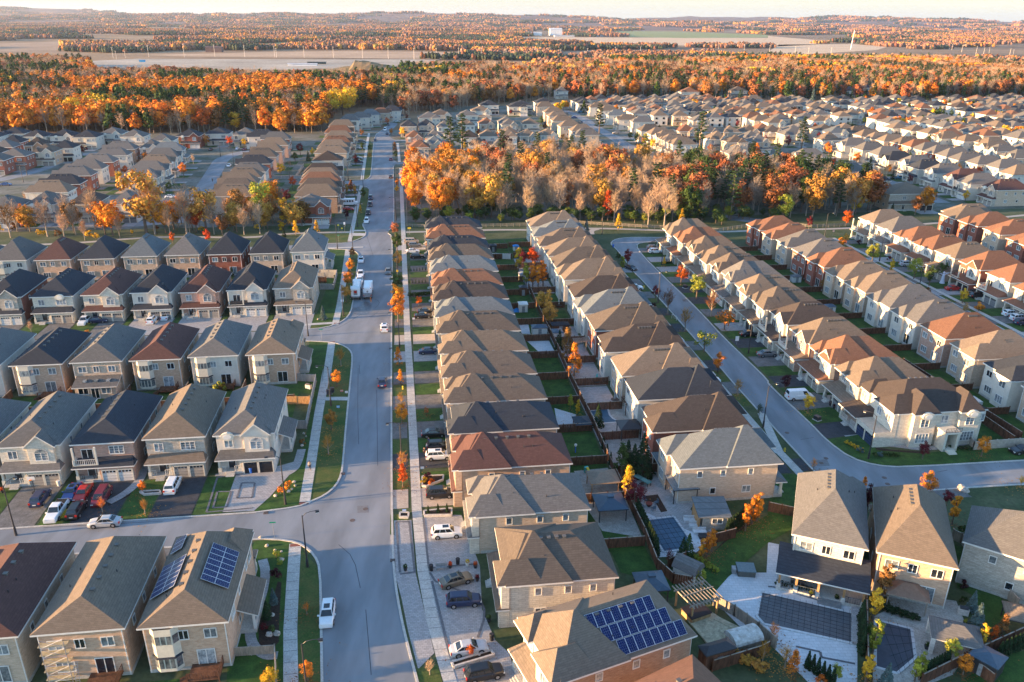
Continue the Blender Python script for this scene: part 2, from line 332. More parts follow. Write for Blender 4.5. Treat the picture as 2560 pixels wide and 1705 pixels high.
    # lower roof over garage and porch
    if fo:
        b=MB();zz=3.02;y0,y1=-Y-p-.45,-Y+.02;top=zz+1.0
        if 'H' in front:
            px0,px1=(-X-.3,gx-gw/2) if s>0 else (gx+gw/2,X+.3)
        else: px0,px1=-X-.3,X+.3
        v=[(px0,y0,zz),(px1,y0,zz),(px1,y1,zz),(px0,y1,zz),(px0+.7,y1,top),(px1-.7,y1,top)]+[(px0,y0,zz-.2),(px1,y0,zz-.2),(px1,y1,zz-.2),(px0,y1,zz-.2)]
        b.add(v,[(0,1,5,4),(1,2,5),(3,0,4)],0);b.add(v,[(6,7,1,0),(7,8,2,1),(9,6,0,3),(9,8,7,6)],1)
        build(b,'porch_roof',[ROOF['k'] if 'k' in front else rm,TRIM],h)
        gk=gd or rr.choice('wttkg');dw=(gw-1.1)/2
        for q in (-1,1): link('garage_door',garage_mesh(round(dw,2),2.15,gk),h,(gx+q*(dw/2+.18),-Y-p-.0,.02))
        px=-s*(X-(2*X-gw)/2);pw=2*X-gw
        if near or lod==1:
            b=MB();b.box(px-pw/2,-Y-p,0,px+pw/2,-Y,.55,0)
            for i in range(3): b.box(px-.7,-Y-p-.3*(3-i),0,px+.7,-Y-p-.3*(2-i),.18*(i+1),0)
            build(b,'porch',[CONC],h)
            for q in (-1,1):
                cm=box_mesh('column',lambda b:(b.box(-.17,-.17,0,.17,.17,2.3,0),b.box(-.26,-.26,0,.26,.26,.7,0),b.box(-.22,-.22,2.15,.22,.22,2.3,0)),[TRIMC])
                link('column',cm,h,(px+q*(pw/2-.25),-Y-p+.3,.55))
            if near:
                b=MB();rail(b,(px-pw/2+.3,-Y-p+.25),(px-.75,-Y-p+.25),.55,.9);rail(b,(px+.75,-Y-p+.25),(px+pw/2-.3,-Y-p+.25),.55,.9);build(b,'railing',[DARKM if rr.random()<.5 else TRIM],h)
        dm=box_mesh('door',lambda b:(b.box(-.55,-.06,0,.55,0,2.15,0),b.box(-.25,-.08,1.,.25,-.05,1.95,1),b.box(-.66,-.09,0,-.55,0,2.3,2),b.box(.55,-.09,0,.66,0,2.3,2),b.box(-.66,-.09,2.15,.66,0,2.3,2)),[DARKM,GLASS,TRIM])
        link('door',dm,h,(px+.1,-Y-.04,.55))
        # upstairs windows, front
        yy=-Y-.05
        if bumpx is not None: window(h,bumpx,-Y-.72,5.0,1.9,1.3,0,2,'grid' if near else 'pane',near,True)
        elif 'H' in front:
            for q in (-.24,.24): window(h,gx+q*gw,-Y-.92,5.15,1.3,1.35,0,2,'pane',near)
        else:
            window(h,gx,yy,5.2,2.2,1.35,0,3,'grid' if near else 'pane',near)
        if 'h' in front: window(h,bx,-Y-.52,5.1,1.5,1.4,0,2,'pane',near,True)
        elif 'b' in front:
            # recessed balcony read as a slab with posts and a balustrade
            b=MB();b.box(px-pw/2,-Y-p,3.15,px+pw/2,-Y-.02,3.35,0);rail(b,(px-pw/2,-Y-p+.05),(px+pw/2,-Y-p+.05),3.35,.95,1);rail(b,(px-pw/2+.05,-Y-p),(px-pw/2+.05,-Y),3.35,.95,1)
            for q in (-1,1): b.box(px+q*(pw/2-.2)-.15,-Y-p,3.35,px+q*(pw/2-.2)+.15,-Y-p+.3,he-.2,0)
            build(b,'balcony',[TRIMC,DARKM if rr.random()<.5 else TRIM],h);window(h,px,yy,4.5,1.7,2.0,0,2,'dark',near)
        else: window(h,px,yy,5.2,1.3,1.35,0,2,'pane',near)
        if 'd' in front:
            dmh=box_mesh('dormer',lambda b:(b.tube([(0,-.5,0),(0,.9,0)],[1.15,1.15],14,0),b.tube([(0,-.55,.0),(0,-.5,0)],[.7,.7],12,1)),[TRIMC,TRIM])
            o=link('dormer',dmh,h,(gx if bumpx is None else px,-Y-.1,he-.3));o.scale=(1,1,.62)
    # rear
    fx=front
    yb=Y+.03
    if '-' not in back:
        if lod<2 or 'v' in back:
            for x,w,n in ((-.6*X,1.3,2),(.05*X,1.0,2),(.62*X,1.5,2)):
                if 'y' in back and x>.5*X: continue
                window(h,x,yb,5.25,w,1.2,2,n,rr.choice(['pane','dark','pane']),near)
            window(h,-.42*X,yb,1.75,1.9,2.2,2,2,'dark' if rr.random()<.6 else 'pane',near,name='patio_door')
            if 'y' not in back: window(h,.5*X,yb,2.0,1.9,1.3,2,3,'pane',near)
        else:
            for x in (-.55*X,.5*X): window(h,x,yb,5.2,1.3,1.2,2,2,'pane',False)
            window(h,0,yb,1.8,2.2,1.9,2,2,'dark',False)
        if 'y' in back: # two-storey bay
            b=MB();bx=.5*X
            for z0_,z1_,m in ((.6,1.0,0),(1.0,2.6,1),(2.6,4.5,0),(4.5,5.9,1),(5.9,he-.2,0)):
                P=[(bx-1.6,Y),(bx-.95,Y+.75),(bx+.95,Y+.75),(bx+1.6,Y)]
                for q in range(3): b.add([(*P[q],z0_),(*P[q+1],z0_),(*P[q+1],z1_),(*P[q],z1_)],[(0,3,2,1)],0)
                if m==1:
                    for q in range(3):
                        a,c=Vector(P[q]),Vector(P[q+1]);nrm=Vector((-(c-a).y,(c-a).x)).normalized()*.03;n=3 if q==1 else 1
                        for i in range(n):
                            t0=(i+.12)/n;t1=(i+.88)/n;p0=a.lerp(c,t0)+nrm;p1=a.lerp(c,t1)+nrm
                            b.add([(*p0,z0_+.1),(*p1,z0_+.1),(*p1,z1_-.1),(*p0,z1_-.1)],[(0,3,2,1)],1)
            b.add([(bx-1.6,Y,.6),(bx-.95,Y+.75,.6),(bx+.95,Y+.75,.6),(bx+1.6,Y,.6)],[(0,1,2,3)],0)
            P=[(bx-1.8,Y,2.62),(bx-1.05,Y+.95,2.62),(bx+1.05,Y+.95,2.62),(bx+1.8,Y,2.62),(bx-1.1,Y,3.3),(bx+1.1,Y,3.3)]
            b.add(P,[(0,4,1),(1,4,5,2),(2,5,3)],2);build(b,'bay_window',[TRIMC,GLASS,ROOF['k']],h)
        if 'k' in back:
            b=MB();b.box(-.42*X-1.8,Y,.55,-.42*X+1.8,Y+2.6,.75,0)
            for q in ((-.42*X-1.75,Y+2.55),(-.42*X+1.75,Y+2.55)): b.box(q[0]-.07,q[1]-.07,0,q[0]+.07,q[1]+.07,1.7,0)
            rail(b,(-.42*X-1.75,Y+2.55),(-.42*X+1.75,Y+2.55),.75,.95);rail(b,(-.42*X-1.75,Y),(-.42*X-1.75,Y+2.55),.75,.95)
            for i in range(4): b.box(-.42*X+1.8+.28*i,Y+1.4,0,-.42*X+2.08+.28*i,Y+2.5,.6-.15*i,0)
            build(b,'deck',[WOOD],h)
        if 's' in back: # single storey rear extension with skylights
            b=MB();b.box(-X+.6,Y-.02,0,X-.8,Y+3.2,2.9,0);build(b,'extension',[wm],h)
            b=MB();v=[(-X+.2,Y,3.9),(X-.4,Y,3.9),(X-.4,Y+3.7,2.85),(-X+.2,Y+3.7,2.85)];v+=[(x,y,z-.2) for x,y,z in v];b.add(v,[(3,2,1,0)],0);b.add(v,[(3,7,6,2),(0,4,7,3),(2,6,5,1)],1)
            ex=build(b,'extension_roof',[rm,TRIM],h)
            for q in (-2.4,0,2.2):
                b=MB();b.box(q-.35,Y+1.3,3.3,q+.35,Y+2.3,3.62,0);build(b,'skylight',[GLASS],ex)
            window(h,-2.2,Y+3.23,1.9,1.8,1.3,2,2,'pane',near);window(h,2.2,Y+3.23,1.9,1.8,1.3,2,2,'dark',near);window(h,0,Y+3.23,1.3,1.4,2.1,2,2,'dark',near,name='patio_door')
    # flanks
    if lod<2 or side!='none':
        for sd,xx,rzs in ((1,X+.02,1),(-1,-X-.02,3)):
            if side=='L' and sd==1 or side=='R' and sd==-1: continue
            ys=[-.45*Y,.12*Y,.6*Y] if lod<2 else [-.3*Y,.45*Y]
            for y in ys: window(h,xx,y,5.3 if lod<2 else 5.1,.75 if near else .9,1.0,rzs,1,'pane',near)
            if lod<2: window(h,xx,.3*Y,2.1,.8,1.0,rzs,1,'dark',near);window(h,xx,-.4*Y,2.1,1.3,1.1,rzs,2,'pane',near)
    # vents, stacks
    if lod<2:
        vm=box_mesh('roof_vent',lambda b:(b.box(-.22,-.2,-.15,.22,.2,.16,0),b.box(-.27,-.25,.16,.27,.25,.2,0)),[mat('vent_metal',(.12,.11,.1),.6,.1,3)])
        n=5 if near else 3;sl=rise/(W/2)
        L0=-D/2+rf+.4;L1=D/2-rb-.4;L0,L1=(L0,L1) if L1-L0>2 else (-1.5,1.5)
        sg=rr.choice([-1,1])
        for i in range(n):
            y=L0+(L1-L0)*(i+.5)/n;x=.75
            link('roof_vent',vm,h,(sg*x,y,he+rise-sl*x+.02))
        if near:
            pm=box_mesh('vent_pipe',lambda b:b.tube([(0,0,-.3),(0,0,.35)],[.06,.06],6,0),[DARKM])
            for i in range(3): x=rr.choice([-1,1])*rr.uniform(1.8,3.2);y=rr.uniform(L0,L1);link('vent_pipe',pm,h,(x,y,he+rise-sl*abs(x)))
    if near:
        dm=box_mesh('dsp%.1f'%he,lambda b:b.box(-.05,-.05,.1,.05,.05,he-.25),[TRIM]);dm.name='downspout'
        for q in (-1,1): link('downspout',dm,h,(q*(X-.12),Y+.07,0))
    if 'q' in back or 'Q' in back:
        q=1 if 'q' in back else -1;b=MB();b.box(min(q*X,q*(X+2)),-3.2,0,max(q*X,q*(X+2)),3.,.6,0);rail(b,(q*(X+1.95),-3.1),(q*(X+1.95),2.9),.6,.9,1)
        for yy_ in (-3.,-.2,2.8): b.box(q*(X+1.8)-.14,yy_-.14,.6,q*(X+1.8)+.14,yy_+.14,3.0,1)
        build(b,'side_porch',[CONC,TRIM],h)
        b=MB();a,c=sorted((q*X,q*(X+2.5)));za,zc=(4.1,3.0) if q>0 else (3.0,4.1);v=[(a,-3.6,za),(c,-3.6,zc),(c,3.4,zc),(a,3.4,za)];v+=[(x_,y_,z_-.2) for x_,y_,z_ in v];b.add(v,[(0,1,2,3)],0);b.add(v,[(4,5,1,0),(5,6,2,1),(6,7,3,2),(7,4,0,3),(7,6,5,4)],1);build(b,'side_porch_roof',[rm,TRIM],h)
        for yy_ in (-6.,5.): window(h,q*(X+.02),yy_,5.2,1.6,1.3,1 if q>0 else 3,2,'pane',near,True)
    if 'c' in front:
        b=MB();b.box(X-.1,-1.0,0,X+.75,.3,he+rise-.1,0);b.box(X-.02,-.8,he+rise-.1,X+.65,.1,he+rise+.15,1);build(b,'chimney',[am,TRIMC],h)
    return h
# ---------------------------------------------------------------- the street grid: u east, v north, turned 7.5 degrees
FACE={'S':R(GA),'N':R(GA+180),'W':R(GA-90),'E':R(GA+90)}
PLACED=[]
def lot(u,v,du,dv,face,label,grp,ang=None,**k):
    """footprint corner (u,v) south-west, size du x dv in the grid"""
    c=gd(u+du/2,v+dv/2);W,D=(du,dv) if face in 'NS' else (dv,du)
    PLACED.append((c[0],c[1],max(du,dv)/2))
    rz=FACE[face] if ang is None else ang
    return house(c[0],c[1],rz,W,D,label,grp,**k)
def row(desc,face,items,du,dv,fixed,axis,grp,lod,**kk):
    """items: (coord, roof, wall, front, back)"""
    out=[]
    for i,t in enumerate(items):
        c,rf_,wl,fr,bk=t[:5];ex=t[5] if len(t)>5 else {}
        u,v=(c,fixed) if axis=='u' else (ex.get('u',fixed),c)
        lab='%s roofed %s house, %s from %s'%(RN[rf_],WN[wl],ordinal(i+1),desc)
        a=dict(kk);a['he']=a.get('he',6.9)+rnd.uniform(-.25,.3);a['rise']=a['rise']*rnd.uniform(.92,1.08);a.update(ex);a.pop('u',0);out.append(lot(u,v,a.pop('du',du),a.pop('dv',dv),face,a.pop('label',lab),grp,roof=rf_,wall=wl,front=fr,back=bk,lod=lod,**a))
    return out
G1='houses on the cross street left of the main road';G2='houses lining the main road on the right';G3='houses along the second street';G4='houses along the third street';G5='houses in the far neighbourhood'
L1=row('left in bottom left row','N',[(-67.3,'d','o','','-'),(-55.8,'m','u','','y'),(-44.4,'t','o','','k'),(-33,'t','o','h','yQk')],10.2,17.6,77,'u',G1,0,rise=3.0,rf=3.5,rb=2.6,he=7.2)
L2=row('left above bottom street','S',[(-91.5,'g','o','','-'),(-80,'g','c','','-'),(-68.5,'g','w','g','-',dict(accent='c',gd='t')),(-57,'k','p','b','-',dict(accent='p',gd='w')),(-45.6,'t','g','','-',dict(accent='g',gd='t')),(-34.3,'g','w','Gd','-q',dict(accent='w',gd='k'))],10.2,17.4,123,'u',G1,0,rise=3.1,rf=3.2,rb=3.)
L3=row('left in bay window row','N',[(-104,'g','n','',''),(-92.5,'g','w','','y'),(-81,'k','o','','yk'),(-69.5,'g','u','','s'),(-58,'m','o','','yk'),(-46.5,'g','w','','yk'),(-35,'t','o','h','yQ')],10.2,17.2,157.5,'u',G1,0,rise=3.1,rf=3.4,rb=2.6,he=7.1)
L4=row('left in gabled row','S',[(-119,'k','r','g','-'),(-107,'k','r','g','-',dict(gd='w')),(-95,'k','w','d','-',dict(accent='c',gd='t')),(-83,'m','g','g','-',dict(gd='t')),(-71.2,'k','w','G','-',dict(accent='w',gd='g')),(-59.4,'m','p','g','-',dict(gd='t')),(-47.6,'k','g','gb','-',dict(gd='w')),(-36,'t','u','g','-',dict(gd='w'))],10.3,16.8,202,'u',G1,0,rise=3.6,rf=4.6,rb=3.6)
L5=row('left in row before the path','N',[(-132,'g','u','',''),(-120,'g','w','','y'),(-108,'m','o','',''),(-96,'k','o','',''),(-84,'s','u','',''),(-72,'g','o','',''),(-60,'k','r','',''),(-48,'k','u','',''),(-36,'s','w','h','Q')],10.2,15.,237,'u',G1,0,rise=4.5,rf=5,rb=5.5,he=6.8)
R1=row('near end right of main road','W',[(79.5,'b','c','F','-',dict(dv=12,accent='c',u=10.,du=14.3)),(95,'g','u','F','-',dict(u=7.6,du=16.6)),(107.3,'m','o','F','-'),(119,'k','o','F','-'),(131,'b','u','F','-'),(142.8,'b','u','F','-'),(154.7,'t','u','F','-'),(166.5,'b','w','F','-'),(177,'s','w','F','-'),(188.3,'d','u','F','-'),(200.3,'r','u','F','-'),(211.8,'s','u','F','-'),(223.6,'b','o','F','-'),(236,'k','u','F','-'),(248.5,'r','u','F','-'),(261,'k','u','F','-')],18,10,6,'v',G2,0,proj=1.3,rise=3.15,rf=3.2,rb=5.2)
a=R(24);c=at('c',440,1555,7.);q=gd(8.8,5.2,24)
r1b=house(c[0]+q[0],c[1]+q[1],R(24-90),10.6,17.6,'near house with large solar panel array on its tan roof',G2,roof='t',wall='n',front='F',back='',lod=0,rise=3.6,rf=4,rb=5,accent='c')
r1bp=(c[0]+q[0],c[1]+q[1])
c=at('c',1655,1280,7.);q=gd(-9,-5.6,30)
r1a=house(c[0]+q[0],c[1]+q[1],R(30-90),10.6,17.6,'rust red roofed house cut off by the bottom edge',G2,roof='r',wall='n',front='-',back='-',lod=0,rise=3.6,rf=4,rb=5)
R2=row('near end along the shared fence','E',[(104,'s','u','F','x'),(116,'d','r','F','x'),(128,'k','w','F','x'),(139.5,'t','u','F','x'),(151.3,'d','w','F','x'),(163,'b','r','F','x'),(175,'s','w','F','x'),(187,'d','w','F','x'),(201,'t','w','F','x'),(213,'b','w','F','x'),(225.5,'t','w','F','x'),(237.5,'b','w','F','x'),(249.5,'s','w','F','x'),(262,'t','w','F','x')],17,9.7,40.3,'v',G2,0,rise=4.3,rf=6,rb=7)
R3=row('corner facing second street','W',[(117.5,'d','c','hHd','',dict(dv=13,du=17.5,gd='b',proj=4.,accent='c',label='large cream stone corner house with navy garage doors and arched dormers')),(129.3,'t','c','F','-'),(140.3,'r','p','gF','-'),(151.3,'t','p','gb','-'),(162.3,'d','u','gb','-'),(173.3,'b','u','F','-'),(184,'t','w','gF','-'),(194,'g','w','gF','-'),(203.5,'b','w','gF','-'),(213,'t','w','F','-'),(223.7,'t','w','gF','-'),(234.7,'r','u','F','-'),(246,'t','w','F','-')],15.5,9.8,85.5,'v',G3,0,proj=3.,rise=4.1,rf=5,rb=6)
# the corner house shows its long south side: bays, arched dormers, entry with a balcony
h=R3[0];rm=ROOF['b'];am=WALL['c'];X=6.05;g90=R(90)
for yy,w in ((-3.6,5.2),(5.2,4.8)):
    b=MB();hip(b,-w/2,-X-1.35,w/2,-X+5.5,6.93,3.0,2.3,2.);ro=build(b,'roof',[ROOF['d'],TRIM],h);ro.rotation_euler=(0,0,g90);ro.location=(0,yy,0)
    b=MB();b.box(-w/2+.45,-X-.9,0,w/2-.45,-X-.01,6.8);wo=build(b,'wall',[am],h);wo.rotation_euler=(0,0,g90);wo.location=(0,yy,0)
    window(h,X+.92,yy,5.0,1.5,1.5,1,2,'grid',True,True);window(h,X+.92,yy,1.9,2.4,1.7,1,4,'grid',True)
    o=link('dormer',bpy.data.meshes.get('dormer_mesh') or box_mesh('dormer',lambda b:(b.tube([(0,-.5,0),(0,.9,0)],[1.15,1.15],14,0),b.tube([(0,-.55,.0),(0,-.5,0)],[.7,.7],12,1)),[TRIMC,TRIM]),h,(X+1.2,yy,6.6),g90);o.scale=(1.05,1,.62)
for yy in (.8,8.): window(h,X+.03,yy,5.1,1.2,1.4,1,2,'pane',True)
b=MB();b.box(X,-.6,0,X+3.,-.15,3.6);b.box(X,1.75,0,X+3.,2.2,3.6);b.box(X,-.8,3.6,X+3.2,2.4,3.95);b.box(X,-.5,0,X+3.,2.1,.5)
for k in range(4): b.box(X+3.+.3*k,0,0,X+3.3+.3*k,1.6,.5-.12*k)
build(b,'entry_porch',[TRIMC],h)
b=MB();rail(b,(X+3.1,-.7),(X+3.1,2.3),3.95,.8);build(b,'balcony_railing',[DARKM],h)
R4=row('near end behind third street','E',[(116.8,'g','u','','x'),(127.8,'k','w','','x'),(138.7,'t','u','','x'),(149.7,'r','p','','x'),(160.5,'g','w','','x'),(171.5,'g','w','','x'),(182.7,'t','u','','x'),(193.8,'t','u','','x'),(204.8,'r','r','','x'),(215.8,'g','r','','x'),(226.8,'g','u','','x'),(237.8,'r','u','','x'),(249,'r','r','','x')],16,9.5,116.3,'v',G3,0,rise=4.2,rf=6,rb=7)
R5=row('near end fronting third street','W',[(163,'t','w','gb',''),(174.3,'r','c','gh',''),(185.7,'r','c','bd',''),(197.5,'r','r','Gb',''),(209,'t','u','d',''),(219.8,'r','w','bh',''),(230.8,'r','w','dh',''),(242,'g','w','bd',''),(253.3,'t','c','bd','')],15.5,9.8,159.5,'v',G4,1,proj=2.6,rise=3.9,rf=5,rb=6)
R6=row('near end of right edge row','E',[(211,'r','r','','x'),(222.5,'r','r','','x'),(234,'r','u','','x'),(246,'r','r','','x'),(258,'t','r','','x')],16,9.6,193.6,'v',G4,1,rise=4.,rf=6,rb=7)
# the four lots turned toward the lower right
BR=[]
for (rg,x,y,w,d,rfc,wl,lab,bk) in [('d',218,195,9.8,17,'g','c','grey roofed house with covered rear patio beside the dark pool cover',''),('d',1000,360,9.8,17,'t','o','tan pyramid roofed house of buff brick above the small pool','')]:
    A=at(rg,x,y,7.);q=gd(w/2,d/2,-21)
    BR.append(house(A[0]+q[0],A[1]+q[1],R(-21+180),w,d,lab,'houses turned toward the lower right corner',roof=rfc,wall=wl,front='h',back=bk,lod=0,rise=4.6,rf=5,rb=6.5))
A=at('h',1810,1215,7.);q=gd(10,-6,-34)
BR.append(house(A[0]+q[0],A[1]+q[1],R(-34+90),10.5,18,'grey shingled stone house cut off by the right edge','houses turned toward the lower right corner',roof='g',wall='g',front='',back='',lod=0,rise=4.2,rf=6,rb=6))
# ---------------------------------------------------------------- the neighbourhoods beyond, surveyed by roof centre
def far(s,face,desc,group,du,dv,lod=2,rise=3.9,front=None,back='v',z=8.3):
    out=[];r=None;buf=[]
    for t in s.split():
        if len(t)==1 and t.isalpha() and not buf: r=t;continue
        buf.append(t)
        if len(buf)==3:
            x,y=at(r,float(buf[0]),float(buf[1]),z);out.append([x,y,buf[2],face,desc,group,du,dv,lod,rise,front,back]);buf=[]
    return out
FAR=[]
FAR+=far('m 115 1000 gw 390 965 gg 810 960 dg 1180 960 gw','S','the left behind bare ravine trees',G5,10.5,15,1,3.7)
FAR+=far('m 150 545 gr','S','the left with twin brick gables',G5,14,12,1,3.4)
FAR+=far('m 1160 490 gn 1040 545 gw 910 605 gr 800 665 gw 690 725 gr 580 800 kr 470 870 tw','W','the far end of long roofed row',G5,16,9.8,1,3.9)
FAR+=far('m 1560 495 sn 1500 560 gw 1440 615 tw 1370 680 gw 1290 745 gu','E','the far end above the winding lane',G5,16,9.8,1,3.9)
FAR+=far('m 1345 480 gr 350 455 dn 420 515 bo 570 490 kw 130 430 kr 60 470 gr 20 570 gr -60 520 dn','S','the left below the forest houses',G5,11,12,1,3.7)
FAR+=far('m -50 370 kw 110 360 kw 350 375 kw 590 370 kw 820 375 kw 1030 355 gw 1240 375 gw 1500 410 gw 1750 370 kr 2010 350 kw 2260 360 gw','S','the left in row against orange forest',G5,14,13,2,3.5)
FAR+=far('n 60 380 kw 190 400 gr 170 455 tp 110 510 tp 50 560 bp -10 620 kr -60 690 gw -110 740 tw -150 795 tw -170 850 bn -200 905 tu','W','the far end beside small fenced yards',G5,16,9.6,1,3.9)
FAR+=far('n 790 290 tu 760 345 rp 760 395 tu 740 440 ru 710 480 tu 690 525 tu','E','the far end left of main road',G5,17,9.6,1,3.9)
FAR+=far('n 660 590 dw','S','the block end with two white gables',G5,15,11,1,3.9)
FAR+=far('n 610 705 dn 600 745 tn 590 790 rn 580 845 bn 560 905 tn','E','the far end above red brick corner',G5,17,9.6,1,3.9)
FAR+=far('n 500 990 gr','S','the ravine corner in red brick',G5,15,11,1,3.7)
FAR+=far('n 860 235 gw 960 210 gw 1050 185 sw 1150 170 ru 1250 150 kw','E','the near end below the forest bend',G5,14,11,1,3.8)
FAR+=far('n 1590 210 gr 1700 185 br 1940 190 gw 2070 150 tw 2140 100 kw 2400 110 kw','S','the left behind the main road bend',G5,16,13,2,3.7)
FAR+=far('n 1400 285 kr 1565 280 ku 1735 290 gw 1935 275 tw 2120 265 ru 2300 255 gw','S','the left across the road bend',G5,11,12,1,3.7)
FAR+=far('n 1475 385 rp 1500 465 ru 1490 570 gu 1620 385 gw 1640 445 sw 1980 385 dw 2130 375 tw 2310 365 tw 2070 455 bw 2220 465 gw','S','the left beside the woodlot top',G5,11,12,1,3.9)
FAR+=far('o 165 265 tc 330 365 tc 120 370 tu -30 270 gw -20 360 bw','S','left in pyramid roofed group',G5,12,12,1,3.7)
FAR+=far('o 300 115 tu 380 165 tu 420 200 tu 460 240 tu 530 290 tu 640 330 tu 680 365 gu','E','the far end of stepped tan row',G5,15,10.5,1,3.8)
FAR+=far('o 90 100 kw 290 75 kw 640 65 kw','S','the left among large dark roofed houses',G5,17,13,2,3.8)
FAR+=far('o 800 120 tw 890 150 tw 970 190 sw 1060 230 tw 1200 250 gw','W','the far end facing short lane',G5,15,10.5,1,3.8)
FAR+=far('o 970 55 tw 1100 125 bw 1240 90 rp 1320 140 rp 1310 60 bn 1480 110 gw 1480 170 gw 1540 195 tu 1620 85 tc 1720 240 gu 1850 90 kw 1930 120 kw','S','the left in back lanes',G5,13,12,2,3.7)
FAR+=far('o 1270 330 bw 1360 360 tw 1430 385 tw 1490 415 tw 1570 450 tw','W','the far end behind grey woodlot trees',G5,15,10.5,1,3.8)
FAR+=far('o 2000 150 tw 2070 165 ru 2140 185 tw 2220 215 rw 2300 240 tu 2220 50 tw 2310 120 tw','E','the far end east of dark pair',G5,15,10.5,2,3.8)
FAR+=far('o 1640 330 ru 1800 340 gu 1880 400 tc 2000 340 tu 2050 430 bu 2170 335 bu 2200 400 gu 2320 330 ru 2060 530 gu 2250 420 gu','S','the left behind tall pines',G5,12.5,12,2,4)
FAR+=far('p 120 75 kw 320 75 gw 600 65 tw 700 95 kw 860 65 gw 1090 85 kr 1370 70 ko 1560 105 kw 1750 115 dw 1920 50 ro 2060 80 to 2240 95 to 2240 30 bn','S','the left in hazy rear row',G5,16,13,2,3.7)
FAR+=far('p 30 165 bw 160 165 tw 260 180 ru 440 120 tw 530 130 tu 640 165 dw 770 185 tw 930 130 gn 1180 120 ru 1270 155 tw 1400 195 tu 1860 155 kw 1960 150 gw 2040 185 rw 2180 215 tw','S','the left in second rear row',G5,15,12.5,2,3.7)
FAR+=far('p 1610 220 go','S','the flats with long columned porch',G5,26,12,2,3)
FAR+=far('p 50 255 tw 100 225 gu 340 215 gu 470 240 tw 350 310 gu 230 345 gu 500 320 bu 150 345 gu 20 330 bu 1030 225 rc 700 320 tu 600 340 sw','S','the left around third rear lane',G5,14,12,2,3.8)
FAR+=far('p 1250 320 tc 1370 330 tc 1500 340 tc 1620 345 gu','S','the left beside dusty parking lot',G5,13,12,2,3.6)
FAR+=far('p 550 410 tc','S','the corner with tall pyramid roof',G5,12,12,1,4.6)
FAR+=far('p 830 345 bo 930 375 tu 1030 400 tu 1150 425 tu 1280 445 br 1390 470 ro 1500 505 gu 1600 530 gr 1710 555 gw 1840 590 gu 2010 625 gw 2200 660 gw 2340 720 tw','E','the far end of curving back row',G5,16,10,1,4.)
FAR+=far('p 790 460 gc 950 500 gc 1100 545 gc 1200 590 kc 1370 620 gw 1470 665 kw 1640 705 gw 1830 760 mw 1950 800 gw 2200 850 mu','W','the far end facing woodlot street',G5,16,10.5,1,4.)
FAR+=far('p 1640 395 tc 1730 385 ru 1850 420 tc 1990 430 tc 2080 480 tu 2200 510 gu 2330 500 gu 2330 570 gu','W','the far end by parking lot',G5,15,11,1,3.9)
FAR+=far('p 380 560 gu 740 690 gu 930 770 ku','W','the far end under pines',G5,16,10.5,1,3.8)
FAR+=far('p 1260 880 tu','S','the woodlot edge with small arched dormers',G5,20,12,1,3.6)
FAR+=far('p 1860 1080 tp','E','the trail end near right edge',G5,16,10,1,3.8)
# keep footprints apart on the ground
for it in range(30):
    mv=0
    for i,a_ in enumerate(FAR):
        for j in range(i):
            b_=FAR[j];dx,dy=a_[0]-b_[0],a_[1]-b_[1]
            ca,sa=math.cos(R(GA)),math.sin(R(GA));gu,gv=dx*ca+dy*sa,-dx*sa+dy*ca
            mu=(a_[6]+b_[6])/2+.8-abs(gu);mv_=(a_[7]+b_[7])/2+.8-abs(gv)
            if mu>0 and mv_>0:
                mv=1
                if mv_<mu*1.6: s_=mv_/2*(1 if gv>=0 else -1);q=gd(0,s_)
                else: s_=mu/2*(1 if gu>=0 else -1);q=gd(s_,0)
                a_[0]+=q[0];a_[1]+=q[1];b_[0]-=q[0];b_[1]-=q[1]
    if not mv: break
cnt={};FY=[]
for x,y,rw,face,desc,group,du,dv,lod,rise,front,back in FAR:
    cnt[desc]=cnt.get(desc,0)+1;rr=random.Random(int(x*7+y*3))
    lab='%s roofed %s house, %s from %s'%(RN[rw[0]],WN[rw[1]],ordinal(cnt[desc]),desc)
    if ' from the ' in lab and (desc.startswith(('the block','the ravine','the flats','the corner','the woodlot edge','the trail')) or desc.endswith('gables')): lab='%s roofed %s house at %s'%(RN[rw[0]],WN[rw[1]],desc)
    W,D=(du,dv) if face in 'NS' else (dv,du)
    fr=front or rr.choice(['g','gd','h','gh','H','b','gb'])
    house(x,y,FACE[face]+R(rr.uniform(-1.5,1.5)),W,D,lab,group,roof=rw[0],wall=rw[1],front=fr,back=back,lod=lod,rise=rise*rr.uniform(.92,1.06),rf=dv*.42,rb=dv*.45,side='L' if lod==2 and face=='N' else 'both')
    PLACED.append((x,y,9))
    FY.append((x,y,FACE[face],W,D))
# big villas between the suburb and the woods
for rg,u,v,rf_,wl_,w,d,lab in (('y',450,855,'g','w',13,11,'small grey roofed villa among rusty woods'),('y',1130,800,'d','c',16,12,'brown villa with skylight among evergreens'),('y',1610,760,'s','r',16,12,'blue roofed villa deep in the woods'),('y',1620,860,'r','w',20,12,'white villa with red roof above suburb'),('y',2070,850,'b','p',18,12,'pink villa beside conifers'),('z',200,840,'g','w',22,14,'white villa with grey roof under spruces'),('z',740,850,'k','w',14,12,'low white wing left of large white villa'),('z',870,820,'k','w',18,14,'large white villa under the spruce plantation'),('z',1430,820,'k','c',20,14,'charcoal roofed villa amid yellow trees'),('z',1880,790,'t','c',18,13,'tan villa with pointed turret roof'),('z',1990,740,'g','p',16,12,'grey pink villa high on the right'),('z',2310,790,'r','w',18,14,'rust roofed villa at the right edge')):
    x,y=at(rg,u,v,5.);PLACED.append((x,y,16));house(x,y,FACE['S'],w,d,lab,'villas at the edge of the woods',roof=rf_,wall=wl_,front='h',back='-',lod=2,rise=4.2,rf=d*.4,rb=d*.4)
